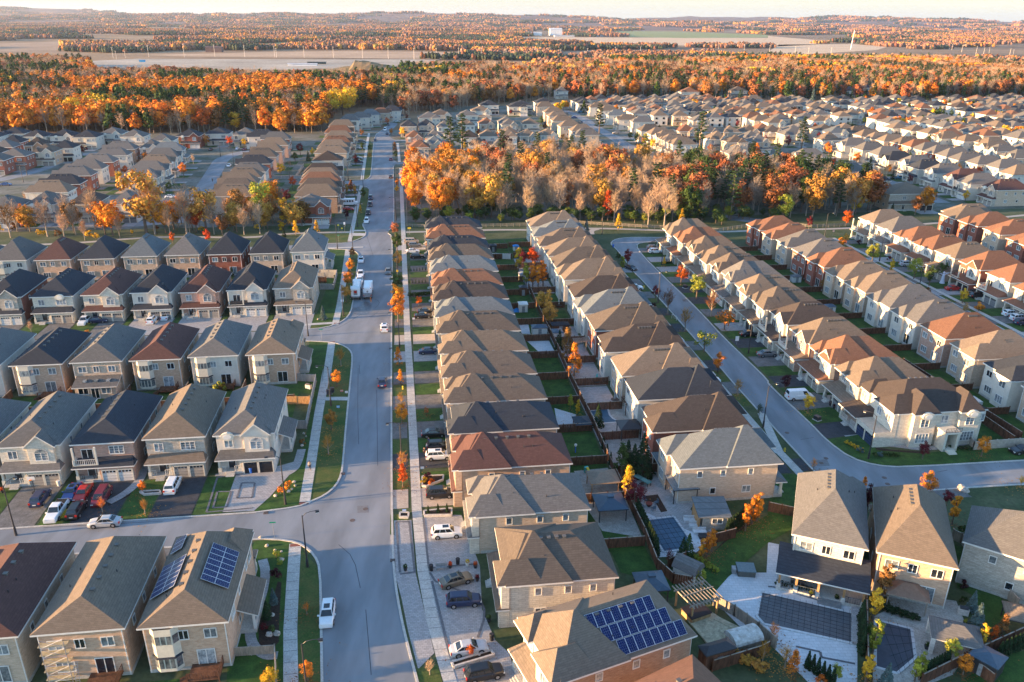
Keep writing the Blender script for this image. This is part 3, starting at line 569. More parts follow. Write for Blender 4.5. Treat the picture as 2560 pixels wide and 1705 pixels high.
# ---------------------------------------------------------------- ground, fields, roads, pavements
def gp(*uv): return [gd(uv[i],uv[i+1]) for i in range(0,len(uv),2)]
def rect(u0,v0,u1,v1): return gp(u0,v0,u1,v0,u1,v1,u0,v1)
structure(build(MB().add([(-16000,-3000,0),(16000,-3000,0),(16000,17000,0),(-16000,17000,0)],[(0,1,2,3)]),'ground',mat('open_country',(.09,.055,.03),.95,.3,.002,col2=(.32,.20,.11),scale2=.05,coord='World',detail=8)))
sheet('suburb_ground',[rect(-230,40,330,300)+[],],mat('yard_ground',(.035,.06,.02),.95,.3,.15,col2=(.09,.10,.05),scale2=1.5,coord='World'),.01)
sheet('far_suburb_ground',[rect(-330,300,20,572),rect(20.5,300,560,735)],mat('lot_ground',(.05,.065,.035),.95,.3,.06,col2=(.20,.19,.17),scale2=.6,coord='World'),.012)
# main road, from the bottom edge north to the bend
mL=pts('b 640 2000 608 1564 600 1060 590 520 540 400 440 310 300 262 0 245')
mR=pts('b 1590 2000 1485 1560 1400 1250 1330 950 1280 650 1260 400 f 1250 1325 1247 900 1245 0 j 1247 900 1255 300 1250 110 1215 85 1220 60 1255 30 n 1262 1240 1270 1150 1262 700 1268 680 1290 662 1600 668 1600 640 1300 648 1262 620 1255 600 1252 470 1300 450 1600 452 1600 440 1270 440 1222 405 1240 360 1300 300 1290 240')
s1=[gd(-34,102.3),gd(-140,102.3)];s1n=[gd(-140,109.8),gd(-60,109.8)]
mW=pts('f 0 1330 380 1280 480 1240 640 1170 740 1080 785 980 800 870 830 500 880 0 j 885 1240 880 1180 830 1130 720 1090 500 1078 380 1078')
sB=[gd(-140,182.3),gd(-140,189.8)]
mW2=pts('j 410 975 640 955 780 905 850 850 885 770 910 560 945 300 935 265 880 240 640 226')
sC=[gd(-150,256.5),gd(-150,263.5)]
mW3=pts('j 630 182 840 175 920 150 1000 115 1012 80 n 1000 1260 980 1230 990 1200 1030 1000 1040 900 1020 875 960 860 820 850 600 850 600 828 820 825 980 815 1040 795 1060 750 1080 480 1100 390 1140 365 1190 330 1240 270')
road_poly=mL+s1+s1n+mW+sB+mW2+sC+mW3+mR[::-1]
roads=[road_poly]
# second street with its loop and the bend to the right
s2L=pts('h 2700 1060 2355 1072 1800 1105 1500 1130 1080 1140 870 1130 730 1090 480 1010 410 935 200 710 0 490 g 2190 310 2010 110 k 1920 1325 1650 1020 1500 850 1370 700 1180 500 1100 420 1040 330 950 220 905 185 930 150 1000 130 1130 122 1400 125')
s2R=pts('h 2700 840 2355 850 1250 915 1000 900 760 830 540 670 390 510 0 150 k 2355 1440 2180 1270 1950 1050 1750 830 1600 680 1400 490 1200 290 1140 200 1180 172 1400 160')
roads.append(s2L+s2R[::-1])
s3=[gd(144,20),gd(144,120),gd(144,200),gd(144,262),gd(141,285),gd(120,300)]
roads.append(ribbon(s3,8.2))
# lanes beyond
lanes=[('m 2300 540 2050 600 1990 700 1900 850 1800 1000 1650 1200',8),('m -300 1290 300 1215 1100 1225 1700 1180 2100 1140',8),('m -300 860 100 790 420 700 700 560 1500 560',8),
('o 480 170 640 230 760 320 870 380 1100 520',8),('o 880 390 1000 430 1500 425',8),('p 1540 320 1900 345 2700 350',10),('p 600 470 950 700 1300 900 1600 1020',8),('p 1300 60 1700 260 1850 320',8),('p 300 100 900 300 1500 420 2400 640',7),('n 1700 470 2300 420',7)]
for s_,w_ in lanes: roads.append(ribbon(smooth(pts(s_)),w_))
sheet('road',roads,ASPH,.02)
sheet('parking_lot',[pts('p 1990 400 2360 395 2700 420 2700 350 2100 355')],CONC,.024)
# kerbs: a real 12 cm step
def kerb(P): 
    P=smooth(P,1)
    for a,b in zip(P,P[1:]): KB.obox(a,b,.32,.12,.0)
KB=MB()
for P in (mL[1:]+[s1[0]],mW,mW2,mW3[:8],mW3[10:],mR[:13],mR[13:19],s2L,s2R): kerb(P)
kerb([gd(148.1,20),gd(148.1,262)]);kerb([gd(139.9,20),gd(139.9,262)])
kerb([gd(-140,109.9),gd(-60,109.9),mW[0]]);kerb([gd(-140,102.2),gd(-34,102.2)])
structure(build(KB,'kerb',CONC))
# pavements
W=[ribbon(pts('b 320 2000 321 1564 316 1080 340 620 362 290'),1.7),ribbon(pts('f 445 1252 510 860 580 400 655 0 j 640 1480 697 1087'),1.7),ribbon(pts('j 728 930 770 750 800 560 j 845 240'),1.7),ribbon(pts('n 862 1380 970 862'),1.5),ribbon(pts('n 976 808 1028 440 1040 380'),1.5)]
W.append(ribbon(pts('b 1905 2000 1785 1560 1715 1330 1620 980 1535 540 1482 0 f 1480 1325 1455 800 1412 0 j 1390 950 1352 0 n 1330 700'),1.55))
W.append(ribbon(pts('n 1320 645 1303 470'),1.5))
W.append([gd(63.2,118),gd(64.8,118),gd(64.8,236),gd(63.2,236)]);W.append(ribbon(pts('h -60 420 100 770 330 1010 420 1070'),1.6))
W.append(rect(149.9,60,151.3,262));W.append(ribbon(pts('n 600 1310 860 1290 m'),2.4)[:0] or rect(-36,265.5,-16,267))
for a_ in W: pass
sheet('pavement',W+[ribbon(pts('j 410 930 705 912'),1.4),pts('f 640 268 860 268 860 300 640 300'),pts('n 895 1270 1010 1270 1010 1283 890 1283'),pts('n 885 1297 1005 1300 1005 1325 885 1325')],CONC,.07)
# joints in the pavement
J=MB()
for k in range(90):
    v=60+k*1.9
    for P in (pts('b 1785 1560 1715 1330 1620 980 1535 540 1482 0 f 1480 1325 1455 800 1412 0 j 1390 950'),pts('b 321 1564 316 1080 340 620 362 290'),pts('f 445 1252 510 860 580 400 655 0')):
        for a,b in zip(P,P[1:]):
            va=-a[0]*math.sin(R(GA))+a[1]*math.cos(R(GA));vb=-b[0]*math.sin(R(GA))+b[1]*math.cos(R(GA))
            if min(va,vb)<=v<max(va,vb):
                t=(v-va)/(vb-va);x=a[0]+(b[0]-a[0])*t;y=a[1]+(b[1]-a[1])*t;q=gd(.78,0);J.obox((x-q[0],y-q[1]),(x+q[0],y+q[1]),.07,.003,.0705)
structure(build(J,'pavement_joint',PAVED))
# gravel trail through the ravine and along the woodlot
sheet('trail',[ribbon(smooth(pts('m -300 1420 600 1400 1300 1340 1700 1330 2300 1345 n 300 1300 860 1290')),2.2),ribbon(smooth(pts('n 1380 1290 1600 1285 2300 1265 o 300 1275 700 1250 o 1400 1275 1900 1290 p 0 1270 470 1265 800 1250 1560 1210 2400 1130')),2.2),ribbon(smooth(pts('o 790 1262 720 1275 730 1310')),2.4)],mat('gravel',(.36,.33,.29),.95,.1,2,coord='World'),.04)
# lawns
LW=[];BV=[]
BV+=[pts('f 485 1240 540 860 605 400 685 0 j 725 1090 830 1135 878 1185 882 1240 f 876 0 826 500 796 870 780 980 735 1080 635 1165'),pts('b 362 290 590 530 600 1060 608 1564 640 2000 390 2000 380 1564 370 1000'),pts('j 760 900 800 650 865 245 930 262 940 300 905 560 880 770 848 845'),pts('j 410 972 410 940 690 925 695 945'),pts('n 880 1370 905 1240 980 1232 1000 1262 1008 1285 1000 1315 960 1360'),pts('n 640 1385 640 1300 860 1300 845 1380'),pts('n 900 1240 975 880 1035 890 1030 1000 990 1200'),pts('n 990 815 1045 440 1075 480 1055 750 1035 795')]
LW+=[pts('f -20 1322 0 1260 130 1180 420 820 440 690 480 560 560 0 625 0 560 400 480 860 405 1265'),pts('b 0 262 220 262 320 285 290 620 262 1100 262 2000 -300 2000 -200 500'),pts('j 490 1080 665 1085 590 1560 380 1560 400 1300 470 1250'),pts('j 392 915 400 830 560 820 640 620 665 235 825 235 780 600 700 905')]
sheet('boulevard_lawn',BV,GRASSY,.03);sheet('front_lawn',LW,GRASS,.034)
# right of the main road: each lot has a drive, a lawn and a crossing
rr=random.Random(5)
DR={'asph':[],'dark':[],'pave':[],'old':[]};LN=[];BL=[];BLr=[]
def addlot(v,dv,u0,u1,side,kind,us=None,lawnf=True):
    pass
vs=[95,107.3,119,131,142.8,154.7,166.5,177,188.3,200.3,211.8,223.6,236,248.5,261]
kinds=['pave','old','dark','asph','asph','asph','pave','old','asph','asph','asph','dark','asph','asph','pave']
for v,kd in zip(vs,kinds):
    a,b=v+.2,v+6.4 
    if v in(107.3,119): a,b=v+1.,v+6.5
    DR[kd]+=[rect(-.4,a,7,b),rect(-4.9,a,-2.1,b)]
    LN.append(rect(-.4,b+.2,6.2,v+11.6));BL.append(rect(-4.9,b+.2,-2.1,v+11.8))
DR['pave']+=[pts('b 1540 20 1890 30 2060 500 2080 900 2200 1180 2330 1300 2500 1900 1960 2000 1840 1560 1780 1360 1680 1000 1590 550'),pts('b 1270 80 1430 75 1470 570 1640 1300 1500 1440 1490 1440 1400 1100 1340 800 1285 600')]
BL.append(pts('b 1478 1440 1670 1405 1715 1564 1840 2000 1640 2000 1495 1564'))
for v in [95.,107.3,119,131,142.8,154.7,166.5,177,188.3,200.3,211.8,223.6,236,248.5,261]: LN.append(rect(24.3,v-1.5,32.3,v+10.3))
for v in [116,128,139.5,151.3,163,175,187,201,213,225.5,237.5,249.5,262]: (LN if rr.random()<.5 else DR['pave']).append(rect(32.8,v-1.8,40,v+9.7))
# second street, west side crossings, east side drives
for i,v in enumerate([139.5,151.3,163,175,187,201,213,225.5]):
    kd=['asph','dark','asph','dark','dark','asph','asph','pave'][i];DR[kd]+=[rect(57,v+3,63.1,v+8.7),rect(64.9,v+3,67.4,v+8.7)];LN.append(rect(57,v-2.5,63.1,v+2.8));BL.append(rect(64.9,v-2.8,67.4,v+2.8))
for i,v in enumerate([129.3,140.3,151.3,162.3,173.3,184,194,203.5,213,223.7,234.7,246]):
    kd=['asph','dark','asph','dark','pave','asph','dark','dark','asph','pave','pave','asph'][i];DR[kd].append(rect(76.2,v+4,84.7,v+9.6));LN.append(rect(76.2,v-1.1,85.5,v+3.8))
for i,v in enumerate([163,174.3,185.7,197.5,209,219.8,230.8,242,253.3]):
    DR['asph' if i%3 else 'pave']+=[rect(151.4,v+.3,158.5,v+5.6),rect(148.3,v+.3,149.8,v+5.6)];LN.append(rect(151.4,v+5.8,159,v+11));BL.append(rect(148.3,v+5.8,149.8,v+11))
for v in [116.8,127.8,138.7,149.7,160.5,171.5,182.7,193.8,204.8,215.8,226.8,237.8]: LN.append(rect(108.8,v-.8,116.2,v+10));LN.append(rect(101,v-.8,108.2,v+10));DR['asph'].append(rect(132,v+1,139.8,v+6))
LN+=[rect(176,160,184.7,270),rect(185.3,160,193.4,270)]
# left rows: drives down to the streets
for i,(u,kd) in enumerate([(-91.5,'asph'),(-80,'asph'),(-68.5,'asph'),(-57,'dark'),(-45.6,'dark'),(-34.3,'pave')]):
    DR[kd].append(rect(u+3.5,110.2,u+9.9,122.5) if kd!='pave' else pts('e 1862 1335 1985 975 2340 965 f 400 850 330 960 130 1185 -20 1318'));LN.append(rect(u-1.2,110.2,u+3.3,121.5))
for u in [-119,-107,-95,-83,-71.2,-59.4,-47.6,-36]: DR['pave' if u>-72 else 'asph'].append(rect(u+(.2 if u>-72 else 4.),190.1,u+10.2,202));LN.append(rect(u-1.2,190.1,u+(-.1 if u>-72 else 3.8),202))
for u in [-104,-92.5,-81,-69.5,-58,-46.5,-35]: LN.append(rect(u-.6,141.5,u+10.8,157.2));LN.append(rect(u-12,219.5,u-.9,236.5))
DR['asph'].append(rect(-60,95,-25,102)) ;DR['pave'].append(rect(-100,175,-28,182))
LN.append(rect(-44,60,-28,76))
# corner house on the bend
LN.append(pts('h 540 660 650 645 920 600 1000 760 1400 790 1850 740 2355 735 2900 735 2900 835 2355 842 1250 905 1000 890 765 822'));LN.append(pts('h 270 395 560 360 800 440 790 475 395 520'));DR['dark'].append(pts('h 400 522 800 478 940 598 540 650'));DR['asph'].append(pts('h 165 285 420 225 640 300 560 360 265 392'))
LN.append(pts('h 0 1290 60 985 240 980 340 1000 300 1290 d 235 150 -20 300 c 1990 600 1840 770 1700 680 1700 500 2060 200 2350 30 2355 0'))
LN+=[pts('c 900 350 1220 320 1330 530 1650 690 1460 800 1180 600 1000 560'),pts('d 1690 300 1790 330 2200 870 2150 1000 2000 1100 1870 760 1740 700'),pts('d 1720 1600 2090 1340 2355 1280 2700 1500 2700 1900 1700 1900'),pts('g 470 630 750 600 830 830 550 860')]
DR['dark']+=[pts('h 70 850 130 850 220 968 60 975'),pts('h 195 838 300 832 410 945 270 955')]
DR['asph'].append(pts('h 1520 1135 1760 1110 1880 1190 1560 1200'))
PV=MB()
for k,(m_) in dict(asph=ASPHM,dark=ASPHD,pave=PAVE,old=PAVEB).items(): sheet('driveway',DR[k],m_,.044)
sheet('back_lawn',LN,GRASS,.030);sheet('boulevard_grass',BL,GRASSY,.036)
# terraces and pool surrounds
sheet('patio',[pts('c 1190 0 1480 -20 1690 40 1800 140 1880 200 1700 370 1480 410 1330 420 1200 100 1130 -60'),pts('c 2000 560 2355 560 2355 1150 2090 1050 1870 830 1880 640'),pts('d 0 280 100 300 80 640 800 850 825 900 820 1564 500 1700 0 1200 -40 1100'),pts('g 390 370 590 430 560 550 420 545'),pts('k 140 1080 340 1075 400 1190 265 1196'),pts('k 60 920 150 925 170 1015 90 1010')],PAVEW,.046)
sheet('patio',[pts('d 975 960 1140 880 1090 760 1430 780 1730 820 1840 1090 1900 1200 1700 1500 1200 1700 960 1700'),pts('g 790 610 1170 600 1290 830 900 920 850 760'),pts('g 570 950 880 920 1020 1170 690 1190'),pts('g 650 1240 1040 1190 1200 1564 830 1500'),pts('g 700 380 990 345 1170 360 1170 500 760 520')],mat('patio_pale',(.36,.33,.29),.9,.12,.8,scale2=5,coord='World'),.048)
sheet('patio',[pts('g 1100 985 1330 930 1440 1080 1700 1220 1640 1300 1900 1600 1500 1450 1230 1330 1120 1120')],PAVE,.05)
# darker border bands in the pavers
BD=MB()
for s_ in ('b 1290 95 1410 90','b 1290 95 1325 560','b 1410 90 1460 550','b 1325 575 1470 555','b 1540 60 1590 520','b 1590 520 2030 480','b 1600 560 1650 640 1880 730','b 1620 640 1780 1300','b 2060 800 2100 900 2095 1000 2040 1160','b 1830 1450 2170 1300','e 1900 1330 2330 1290','e 1900 1330 2000 1010 2330 960','e 1960 1290 2000 1140 2130 1140 2090 1280 1960 1290','e 2180 1200 2225 1060 2345 1060 2320 1195 2180 1200','d 255 1240 480 1290 490 1340 800 1400','d 0 690 40 690 620 860'):
    P=pts(s_)
    for a,b in zip(P,P[1:]): BD.obox(a,b,.32,.004,.079)
structure(build(BD,'paver_border',PAVED))
# far fields and the building site, laid out where they lie
def field(name,s,c,c2,z=.02): sheet(name,[pts(s)],mat(name,c,.95,.2,.01,col2=c2,scale2=.2,coord='World'),z)
field('stubble_field','w 1750 520 x 2000 545 2040 520 1900 480 800 470 0 480 w 2040 490 1280 505',(.36,.235,.145),(.46,.31,.20),.04)
field('building_site','w 380 650 850 560 1250 540 x 0 545 1700 545 1440 640 900 650 0 640',(.27,.225,.18),(.44,.37,.29),.05)
field('bare_field','w -300 470 0 480 600 490 760 380 400 385 -300 410',(.20,.13,.085),(.29,.19,.125))
field('pale_field','w 0 400 780 375 760 400 640 460 0 470',(.24,.16,.105),(.33,.22,.15),.03)
field('green_field','w 2000 400 2355 390 x 980 345 1500 340 1480 375 900 385 400 440 0 450 w 2050 430',(.20,.20,.06),(.28,.26,.09))
field('green_meadow','y 900 285 1500 290 2355 320 2355 345 1600 350 1000 340 980 310',(.17,.21,.07),(.24,.26,.10),.05)
field('wheat_field','y 0 340 1000 345 2355 350 z 0 330 460 370 440 410 y 2355 430 1400 415 1050 400 500 395 0 380',(.52,.36,.22),(.62,.44,.28))
field('wheat_field','y 0 235 1000 245 2355 260 z 0 240 1900 260 2355 275 2355 240 1000 225 y 800 205 0 215',(.50,.35,.22),(.60,.43,.29))
field('bare_field','y 370 505 1500 505 1500 480 700 460 540 470',(.28,.19,.13),(.38,.26,.17))
field('wheat_field','z 100 410 800 405 1100 430 1000 460 0 520 0 480',(.50,.35,.20),(.60,.43,.28))
# the low hills that close the view
HM=MB();nx,ny=150,18;hr=random.Random(3)
from mathutils import noise
def hillz(x,y):
    j=(y-6500)/520
    if j<=0: return -8.
    n_=noise.fractal(Vector((x*.00030,y*.00035,1.3)),1.,2.,5);h_=max(0,min(1,j/10))*(100+100*n_)*(1-.45*max(0,min(1,(x-2500)/5000)))+min(1,j/3)*22*noise.noise(Vector((x*.0035,y*.003,0)))
    return h_+max(0,min(1,j/10))*max(0,min(1,(-x-1500)/5000))*28-4
for j in range(ny+1):
    y=6500+j*520
    for i in range(nx+1):
        x=-13000+i*190*(.92+j*.02)
        HM.v.append((x,y,hillz(x,y)))
for j in range(ny):
    for i in range(nx):
        a=j*(nx+1)+i;HM.f.append((a,a+1,a+nx+2,a+nx+1));HM.m.append(0)
hl=structure(build(HM,'hills',mat('far_woodland',(.05,.035,.04),.95,.3,.004,col2=(.20,.10,.07),scale2=.03,coord='World',detail=10)))
for p_ in hl.data.polygons: p_.use_smooth=True

# yards of the far houses
fa,fl,fb=[],[],[]
for x,y,rz,W,D in FY:
    def lc(u,v): return (x+u*math.cos(rz)-v*math.sin(rz),y+u*math.sin(rz)+v*math.cos(rz))
    def rc(a,b,c,d): return [lc(a,b),lc(c,b),lc(c,d),lc(a,d)]
    fa.append(rc(.5,-D/2-7,W/2-.4,-D/2-.6));fl.append(rc(-W/2-.3,-D/2-6.5,.2,-D/2-1));fl.append(rc(-W/2-.3,D/2+.3,W/2+.3,D/2+6.5))
    if rnd.random()<.5: fb.append(rc(-W/2+1,D/2+.3,W/2-3,D/2+3.2))
sheet('driveway',fa,PAVE,.05);sheet('lawn',fl,GRASS,.03);sheet('patio',fb,WOODL,.12)
# filler houses in the far haze: nobody can tell them apart
FB=MB();rf2=random.Random(77);nf=0
SUB=pts('o 150 170 700 130 1500 110 p 0 130 1500 120 2500 120 2500 560 1500 450 600 300 o 1900 330 1300 300 700 250')
lanepts=[];
for s_,w_ in lanes:
    P=smooth(pts(s_))
    for a,b in zip(P,P[1:]):
        for t in (0,.33,.66): lanepts.append((a[0]+(b[0]-a[0])*t,a[1]+(b[1]-a[1])*t))
def inpoly(x,y,P):
    c=False;j=len(P)-1
    for i in range(len(P)):
        if (P[i][1]>y)!=(P[j][1]>y) and x<(P[j][0]-P[i][0])*(y-P[i][1])/(P[j][1]-P[i][1])+P[i][0]: c=not c
        j=i
    return c
FH=[];TG=[]
for i in range(-20,80):
    for j in range(20,70):
        g_=gd(i*12.5+rf2.uniform(-1,1),j*13.5+rf2.uniform(-1,1))
        if not inpoly(g_[0],g_[1],SUB): continue
        if any(math.dist(g_,(q[0],q[1]))<13.5 for q in PLACED) or any(math.dist(g_,q)<9 for q in lanepts): continue
        (FH if rf2.random()<.68 else TG).append(g_)
FB=MB()
for gx_,gy_ in FH:
    t=MB();w,d=(5.5,6.5);t.box(-w,-d,0,w,d,6.6,2,True);r_=rf2.choice([0,1,1,3,7]);q=MB();hip(q,-w-.45,-d-.45,w+.45,d+.45,6.8,rf2.uniform(3,4),5,5);q.m=[r_ if m==0 else 4 for m in q.m]
    for xx in (-3,2.5): t.box(xx-.8,-d-.06,4.2,xx+.8,-d,5.6,5);t.box(xx-.8,-d-.06,.6,xx+.9,-d,2.6,5)
    for xx in (-2,3): t.box(-w-.06,xx-.6,4.2,-w,xx+.6,5.5,5)
    k=rf2.random();a_=R(GA)
    for src in (t,q):
        o_=len(FB.v)
        for (x,y,z) in src.v: FB.v.append((gx_+x*math.cos(a_)-y*math.sin(a_),gy_+x*math.sin(a_)+y*math.cos(a_),z))
        FB.f+=[tuple(o_+i for i in f) for f in src.f];FB.m+=[(6 if (m==2 and k<.4) else m) for m in src.m]
o=build(FB,'distant_houses',[ROOF['t'],ROOF['g'],WALL['w'],ROOF['r'],TRIM,GLASSD,WALL['u'],ROOF['k']]);o['kind']='stuff';o['label']='packed tan and grey roofed houses filling the hazy far neighbourhood';o['category']='houses'
for q in FH: PLACED.append((q[0],q[1],9))
print('filler',len(FH),'houses',HN[0])
# tar seams, patches and the wet stain beside the works trucks
SM=MB()
for s_ in ('f 940 0 935 400 945 700','f 1110 200 1120 900','j 1010 860 1070 850 1130 800','j 560 990 700 980 830 920 950 840 1040 800','j 1085 690 1120 700 1140 730 1090 780','b 760 300 900 420 960 700','j 1010 80 1080 300','n 1200 960 1230 970 1250 960','n 1210 980 1240 1000','h 700 300 640 380 500 500','h 1550 960 1650 940','k 1400 720 1520 860','h 300 660 420 640','e 1280 1530 1290 1540','e 400 1470 1500 1410','b 1010 900 1060 1500','j 950 1300 955 1380'):
    P=smooth(pts(s_),1)
    for a,b in zip(P,P[1:]): SM.obox(a,b,.09,.003,.0215)
structure(build(SM,'tar_seam',mat('tar',(.05,.05,.055),.6,.1,3)))
sheet('wet_patch',[smooth(pts('j 880 775 960 770 1000 700 1060 740 1080 800 1010 840 930 838 870 815 880 775'),2)],mat('wet_asphalt',(.05,.052,.06),.35,.2,1.5,col2=(.16,.16,.17),coord='World',spec=.6),.026)
sheet('asphalt_patch',[pts('h 430 850 540 840 570 900 450 905'),pts('f 930 1270 1030 1265 1040 1330 935 1335'),pts('k 1560 690 1610 690 1625 715 1575 720')],mat('asphalt_patch',(.17,.17,.175),.9,.08,2,coord='World'),.027)
# ---------------------------------------------------------------- trees
def leafquad(b,p,n,s,rr,mi=0):
    n=n.normalized();u=n.cross(Vector((rr.uniform(-1,1),rr.uniform(-1,1),rr.uniform(-1,1)))).normalized();w=n.cross(u)
    a=s*rr.uniform(.6,1.2);c=s*rr.uniform(.5,1.)
    b.add([p-u*a-w*c*.3,p+u*a*.2-w*c,p+u*a+w*c*.3,p-u*a*.2+w*c],[(0,1,2,3)],mi)
def rdir(rr):
    while 1:
        v=Vector((rr.uniform(-1,1),rr.uniform(-1,1),rr.uniform(-1,1)))
        if .05<v.length<1: return v.normalized()
def limbs(b,rr,H,R_,z0,n,r0,tw=2,mi=0):
    """trunk with forking limbs that reach into the crown"""
    lean=Vector((rr.uniform(-.03,.03)*H,rr.uniform(-.03,.03)*H,0));T=[Vector((0,0,-.1)),Vector((0,0,z0))*1.,lean*.6+Vector((0,0,H*.62)),lean+Vector((0,0,H*.93))]
    b.tube(T,[r0*1.25,r0,r0*.55,r0*.12],6,mi);ends=[]
    for i in range(n):
        t=(i+.3)/n;z=z0+(H*.8-z0)*t*.85;a=i*2.4+rr.uniform(-.4,.4);L=R_*(1-.5*t)*rr.uniform(.75,1.05)
        base=Vector((lean.x*t*.6,lean.y*t*.6,z));mid=base+Vector((math.cos(a)*L*.5,math.sin(a)*L*.5,L*.45));end=base+Vector((math.cos(a)*L,math.sin(a)*L,L*1.15))
        end.z=min(end.z,H*.97);b.tube([base,mid,end],[r0*.38*(1-.4*t),r0*.25*(1-.4*t),.02],4,mi,False);ends.append((base,mid,end))
    return ends
def leafy(H,R_,z0,seed,ncl,nl,s,shape='round'):
    rr=random.Random(seed);c=MB();t=MB();limbs(t,rr,H,R_*.9,z0,7 if H>9 else 5,H*.017+.03)
    hc=(H-z0)/2;cen=Vector((0,0,z0+hc))
    for i in range(ncl):
        d=rdir(rr);k=rr.uniform(.45,.92)
        if shape=='col': p=Vector((d.x*R_*k,d.y*R_*k,d.z*hc*k))
        elif shape=='cone':
            q=rr.random()**.8;w=R_*(1-q)*rr.uniform(.55,1.);an=rr.uniform(0,2*PI);p=Vector((math.cos(an)*w,math.sin(an)*w,-hc+2*hc*q))
        else: p=Vector((d.x*R_*k,d.y*R_*k,d.z*hc*k-(.12*hc if d.z<0 else 0)));p*=rr.uniform(.85,1.1)
        cr=(R_*.36 if shape!='col' else R_*.5)*rr.uniform(.7,1.25)
        for j in range(nl):
            e=rdir(rr);q=cen+p+Vector((e.x*cr,e.y*cr,e.z*cr*.8))*rr.uniform(.55,1.)
            if q.z<z0*.7: continue
            leafquad(c,q,e*.8+d*.5+rdir(rr)*.5,s,rr)
    return c,t
def bare(H,R_,seed,dense=1.):
    rr=random.Random(seed);t=MB();c=MB();E_=limbs(t,rr,H*.9,R_*.7,H*.22,11,H*.013+.05)
    cen=Vector((0,0,H*.45))
    def twig(p,d,l,w,dep):
        q=p+d*l;sd=d.cross(rdir(rr)).normalized()*w
        c.add([p-sd,p+sd,q],[(0,1,2)])
        if dep:
            for k in range(4): 
                t_=rr.uniform(.25,.95);e=(d+rdir(rr)*.62+Vector((0,0,.28))).normalized();twig(p+d*l*t_,e,l*rr.uniform(.45,.7),w*.62,dep-1)
    for base,mid,end in E_:
        for k in range(int(7*dense)):
            t_=rr.uniform(.15,1);p=mid.lerp(end,t_*2-1) if t_>.5 else base.lerp(mid,t_*2)
            o=(end-base).normalized();d=(o*.5+rdir(rr)*.55+Vector((0,0,.45))).normalized();twig(p,d,H*.15*rr.uniform(.7,1.1),H*.0032+.01,2)
    for k in range(int(26*dense)):
        z=H*rr.uniform(.3,.88);d=(rdir(rr)*Vector((1,1,.2))+Vector((0,0,.8))).normalized();twig(Vector((0,0,z)),d,H*.16,H*.0032+.01,2)
    return c,t
def pine(H,R_,seed):
    rr=random.Random(seed);c=MB();t=MB();t.tube([(0,0,0),(0,0,H*.5),(rr.uniform(-.3,.3),0,H*.97)],[H*.02,H*.014,.03],6)
    n=int(H*1.5)
    for i in range(n):
        q=(i+.5)/n;z=H*(.3+.68*q);L=R_*(1-q*.75)*rr.uniform(.55,1.15);a=i*2.39+rr.uniform(-.5,.5);e=Vector((math.cos(a),math.sin(a),rr.uniform(.0,.25)))
        t.tube([(0,0,z),tuple(Vector((0,0,z))+e*L)],[.07,.02],3,0,False)
        for k in range(int(5+L*3)):
            p=Vector((0,0,z))+e*L*rr.uniform(.35,1.05)+rdir(rr)*.45*Vector((1,1,.5))
            for m_ in range(5): leafquad(c,p+rdir(rr)*.5*Vector((1,1,.45)),Vector((0,0,1))+rdir(rr)*.8,.34,rr)
    return c,t
def spruce(H,R_,seed,s=.3,dens=1.):
    rr=random.Random(seed);c=MB();t=MB();t.tube([(0,0,0),(0,0,H*.96)],[H*.018+.02,.02],5)
    n=int(150*dens*H**.6)
    for i in range(n):
        q=rr.random()**1.25;z=H*(.06+.94*q);w=R_*(1-q)**.9*rr.uniform(.55,1.06)+.04;a=rr.uniform(0,2*PI);d=Vector((math.cos(a),math.sin(a),0))
        p=d*w+Vector((0,0,z-w*.25))
        for k in range(2): leafquad(c,p+rdir(rr)*s*.5,d*.5+Vector((0,0,.8))+rdir(rr)*.5,s*(1.15-q*.5),rr)
    return c,t
PR={}
def proto(kind,var=0):
    k=(kind,var)
    if k in PR: return PR[k]
    s=var*17+hash_(kind)
    if kind=='maple': c,t=leafy(6.2,1.9,1.7,s,28,90,.115)
    elif kind=='oak': c,t=leafy(18,5.6,4.5,s,42,52,.42)
    elif kind=='column': c,t=leafy(6.5,.8,.5,s,26,60,.13,'col')
    elif kind=='spread': c,t=leafy(6.,3.,2.,s,16,36,.2)
    elif kind=='cone': c,t=leafy(7.5,1.9,1.2,s,34,52,.15,'cone')
    elif kind=='bare': c,t=bare(19,5.2,s,1.7)
    elif kind=='sparse': c,t=bare(6,1.9,s,1.3)
    elif kind=='pine': c,t=pine(22,4.8,s)
    elif kind=='spruce': c,t=spruce(9,2.3,s)
    elif kind=='cedar': c,t=spruce(3.6,.62,s,.15,1.2)
    elif kind=='bush': c,t=leafy(1.3,.75,.15,s,10,40,.1)
    PR[k]=(c.mesh('crown',[None]),t.mesh('trunk',[None]),max(v[2] for v in c.v));return PR[k]
def hash_(s): return sum(ord(ch)*(i+3) for i,ch in enumerate(s))
def slotmesh(o,m):
    o.material_slots[0].link='OBJECT';o.material_slots[0].material=m
TRN={'maple':'maple_tree','oak':'broadleaf_tree','column':'columnar_tree','spread':'honey_locust','cone':'pyramidal_tree','bare':'bare_tree','sparse':'bare_tree','pine':'pine_tree','spruce':'spruce_tree','cedar':'cedar','bush':'shrub'}
TC=[0]
def tree(x,y,kind,leaf,h,label,group=None,wide=1.,z=0,cat=None,var=None):
    TC[0]+=1;rr=random.Random(TC[0]);var=rr.randrange(3) if var is None else var
    c,t,hh=proto(kind,var);sc=h/hh
    o=thing(TRN[kind],label,cat or ('shrub' if kind=='bush' else 'tree'),(x,y,z),rr.uniform(0,6.28),group)
    o.scale=(sc*wide,sc*wide,sc)
    a=link('crown',c,o);slotmesh(a,LEAF[leaf]);b=link('trunk',t,o);slotmesh(b,BARKL if kind in('bare','sparse') else BARK)
    return o
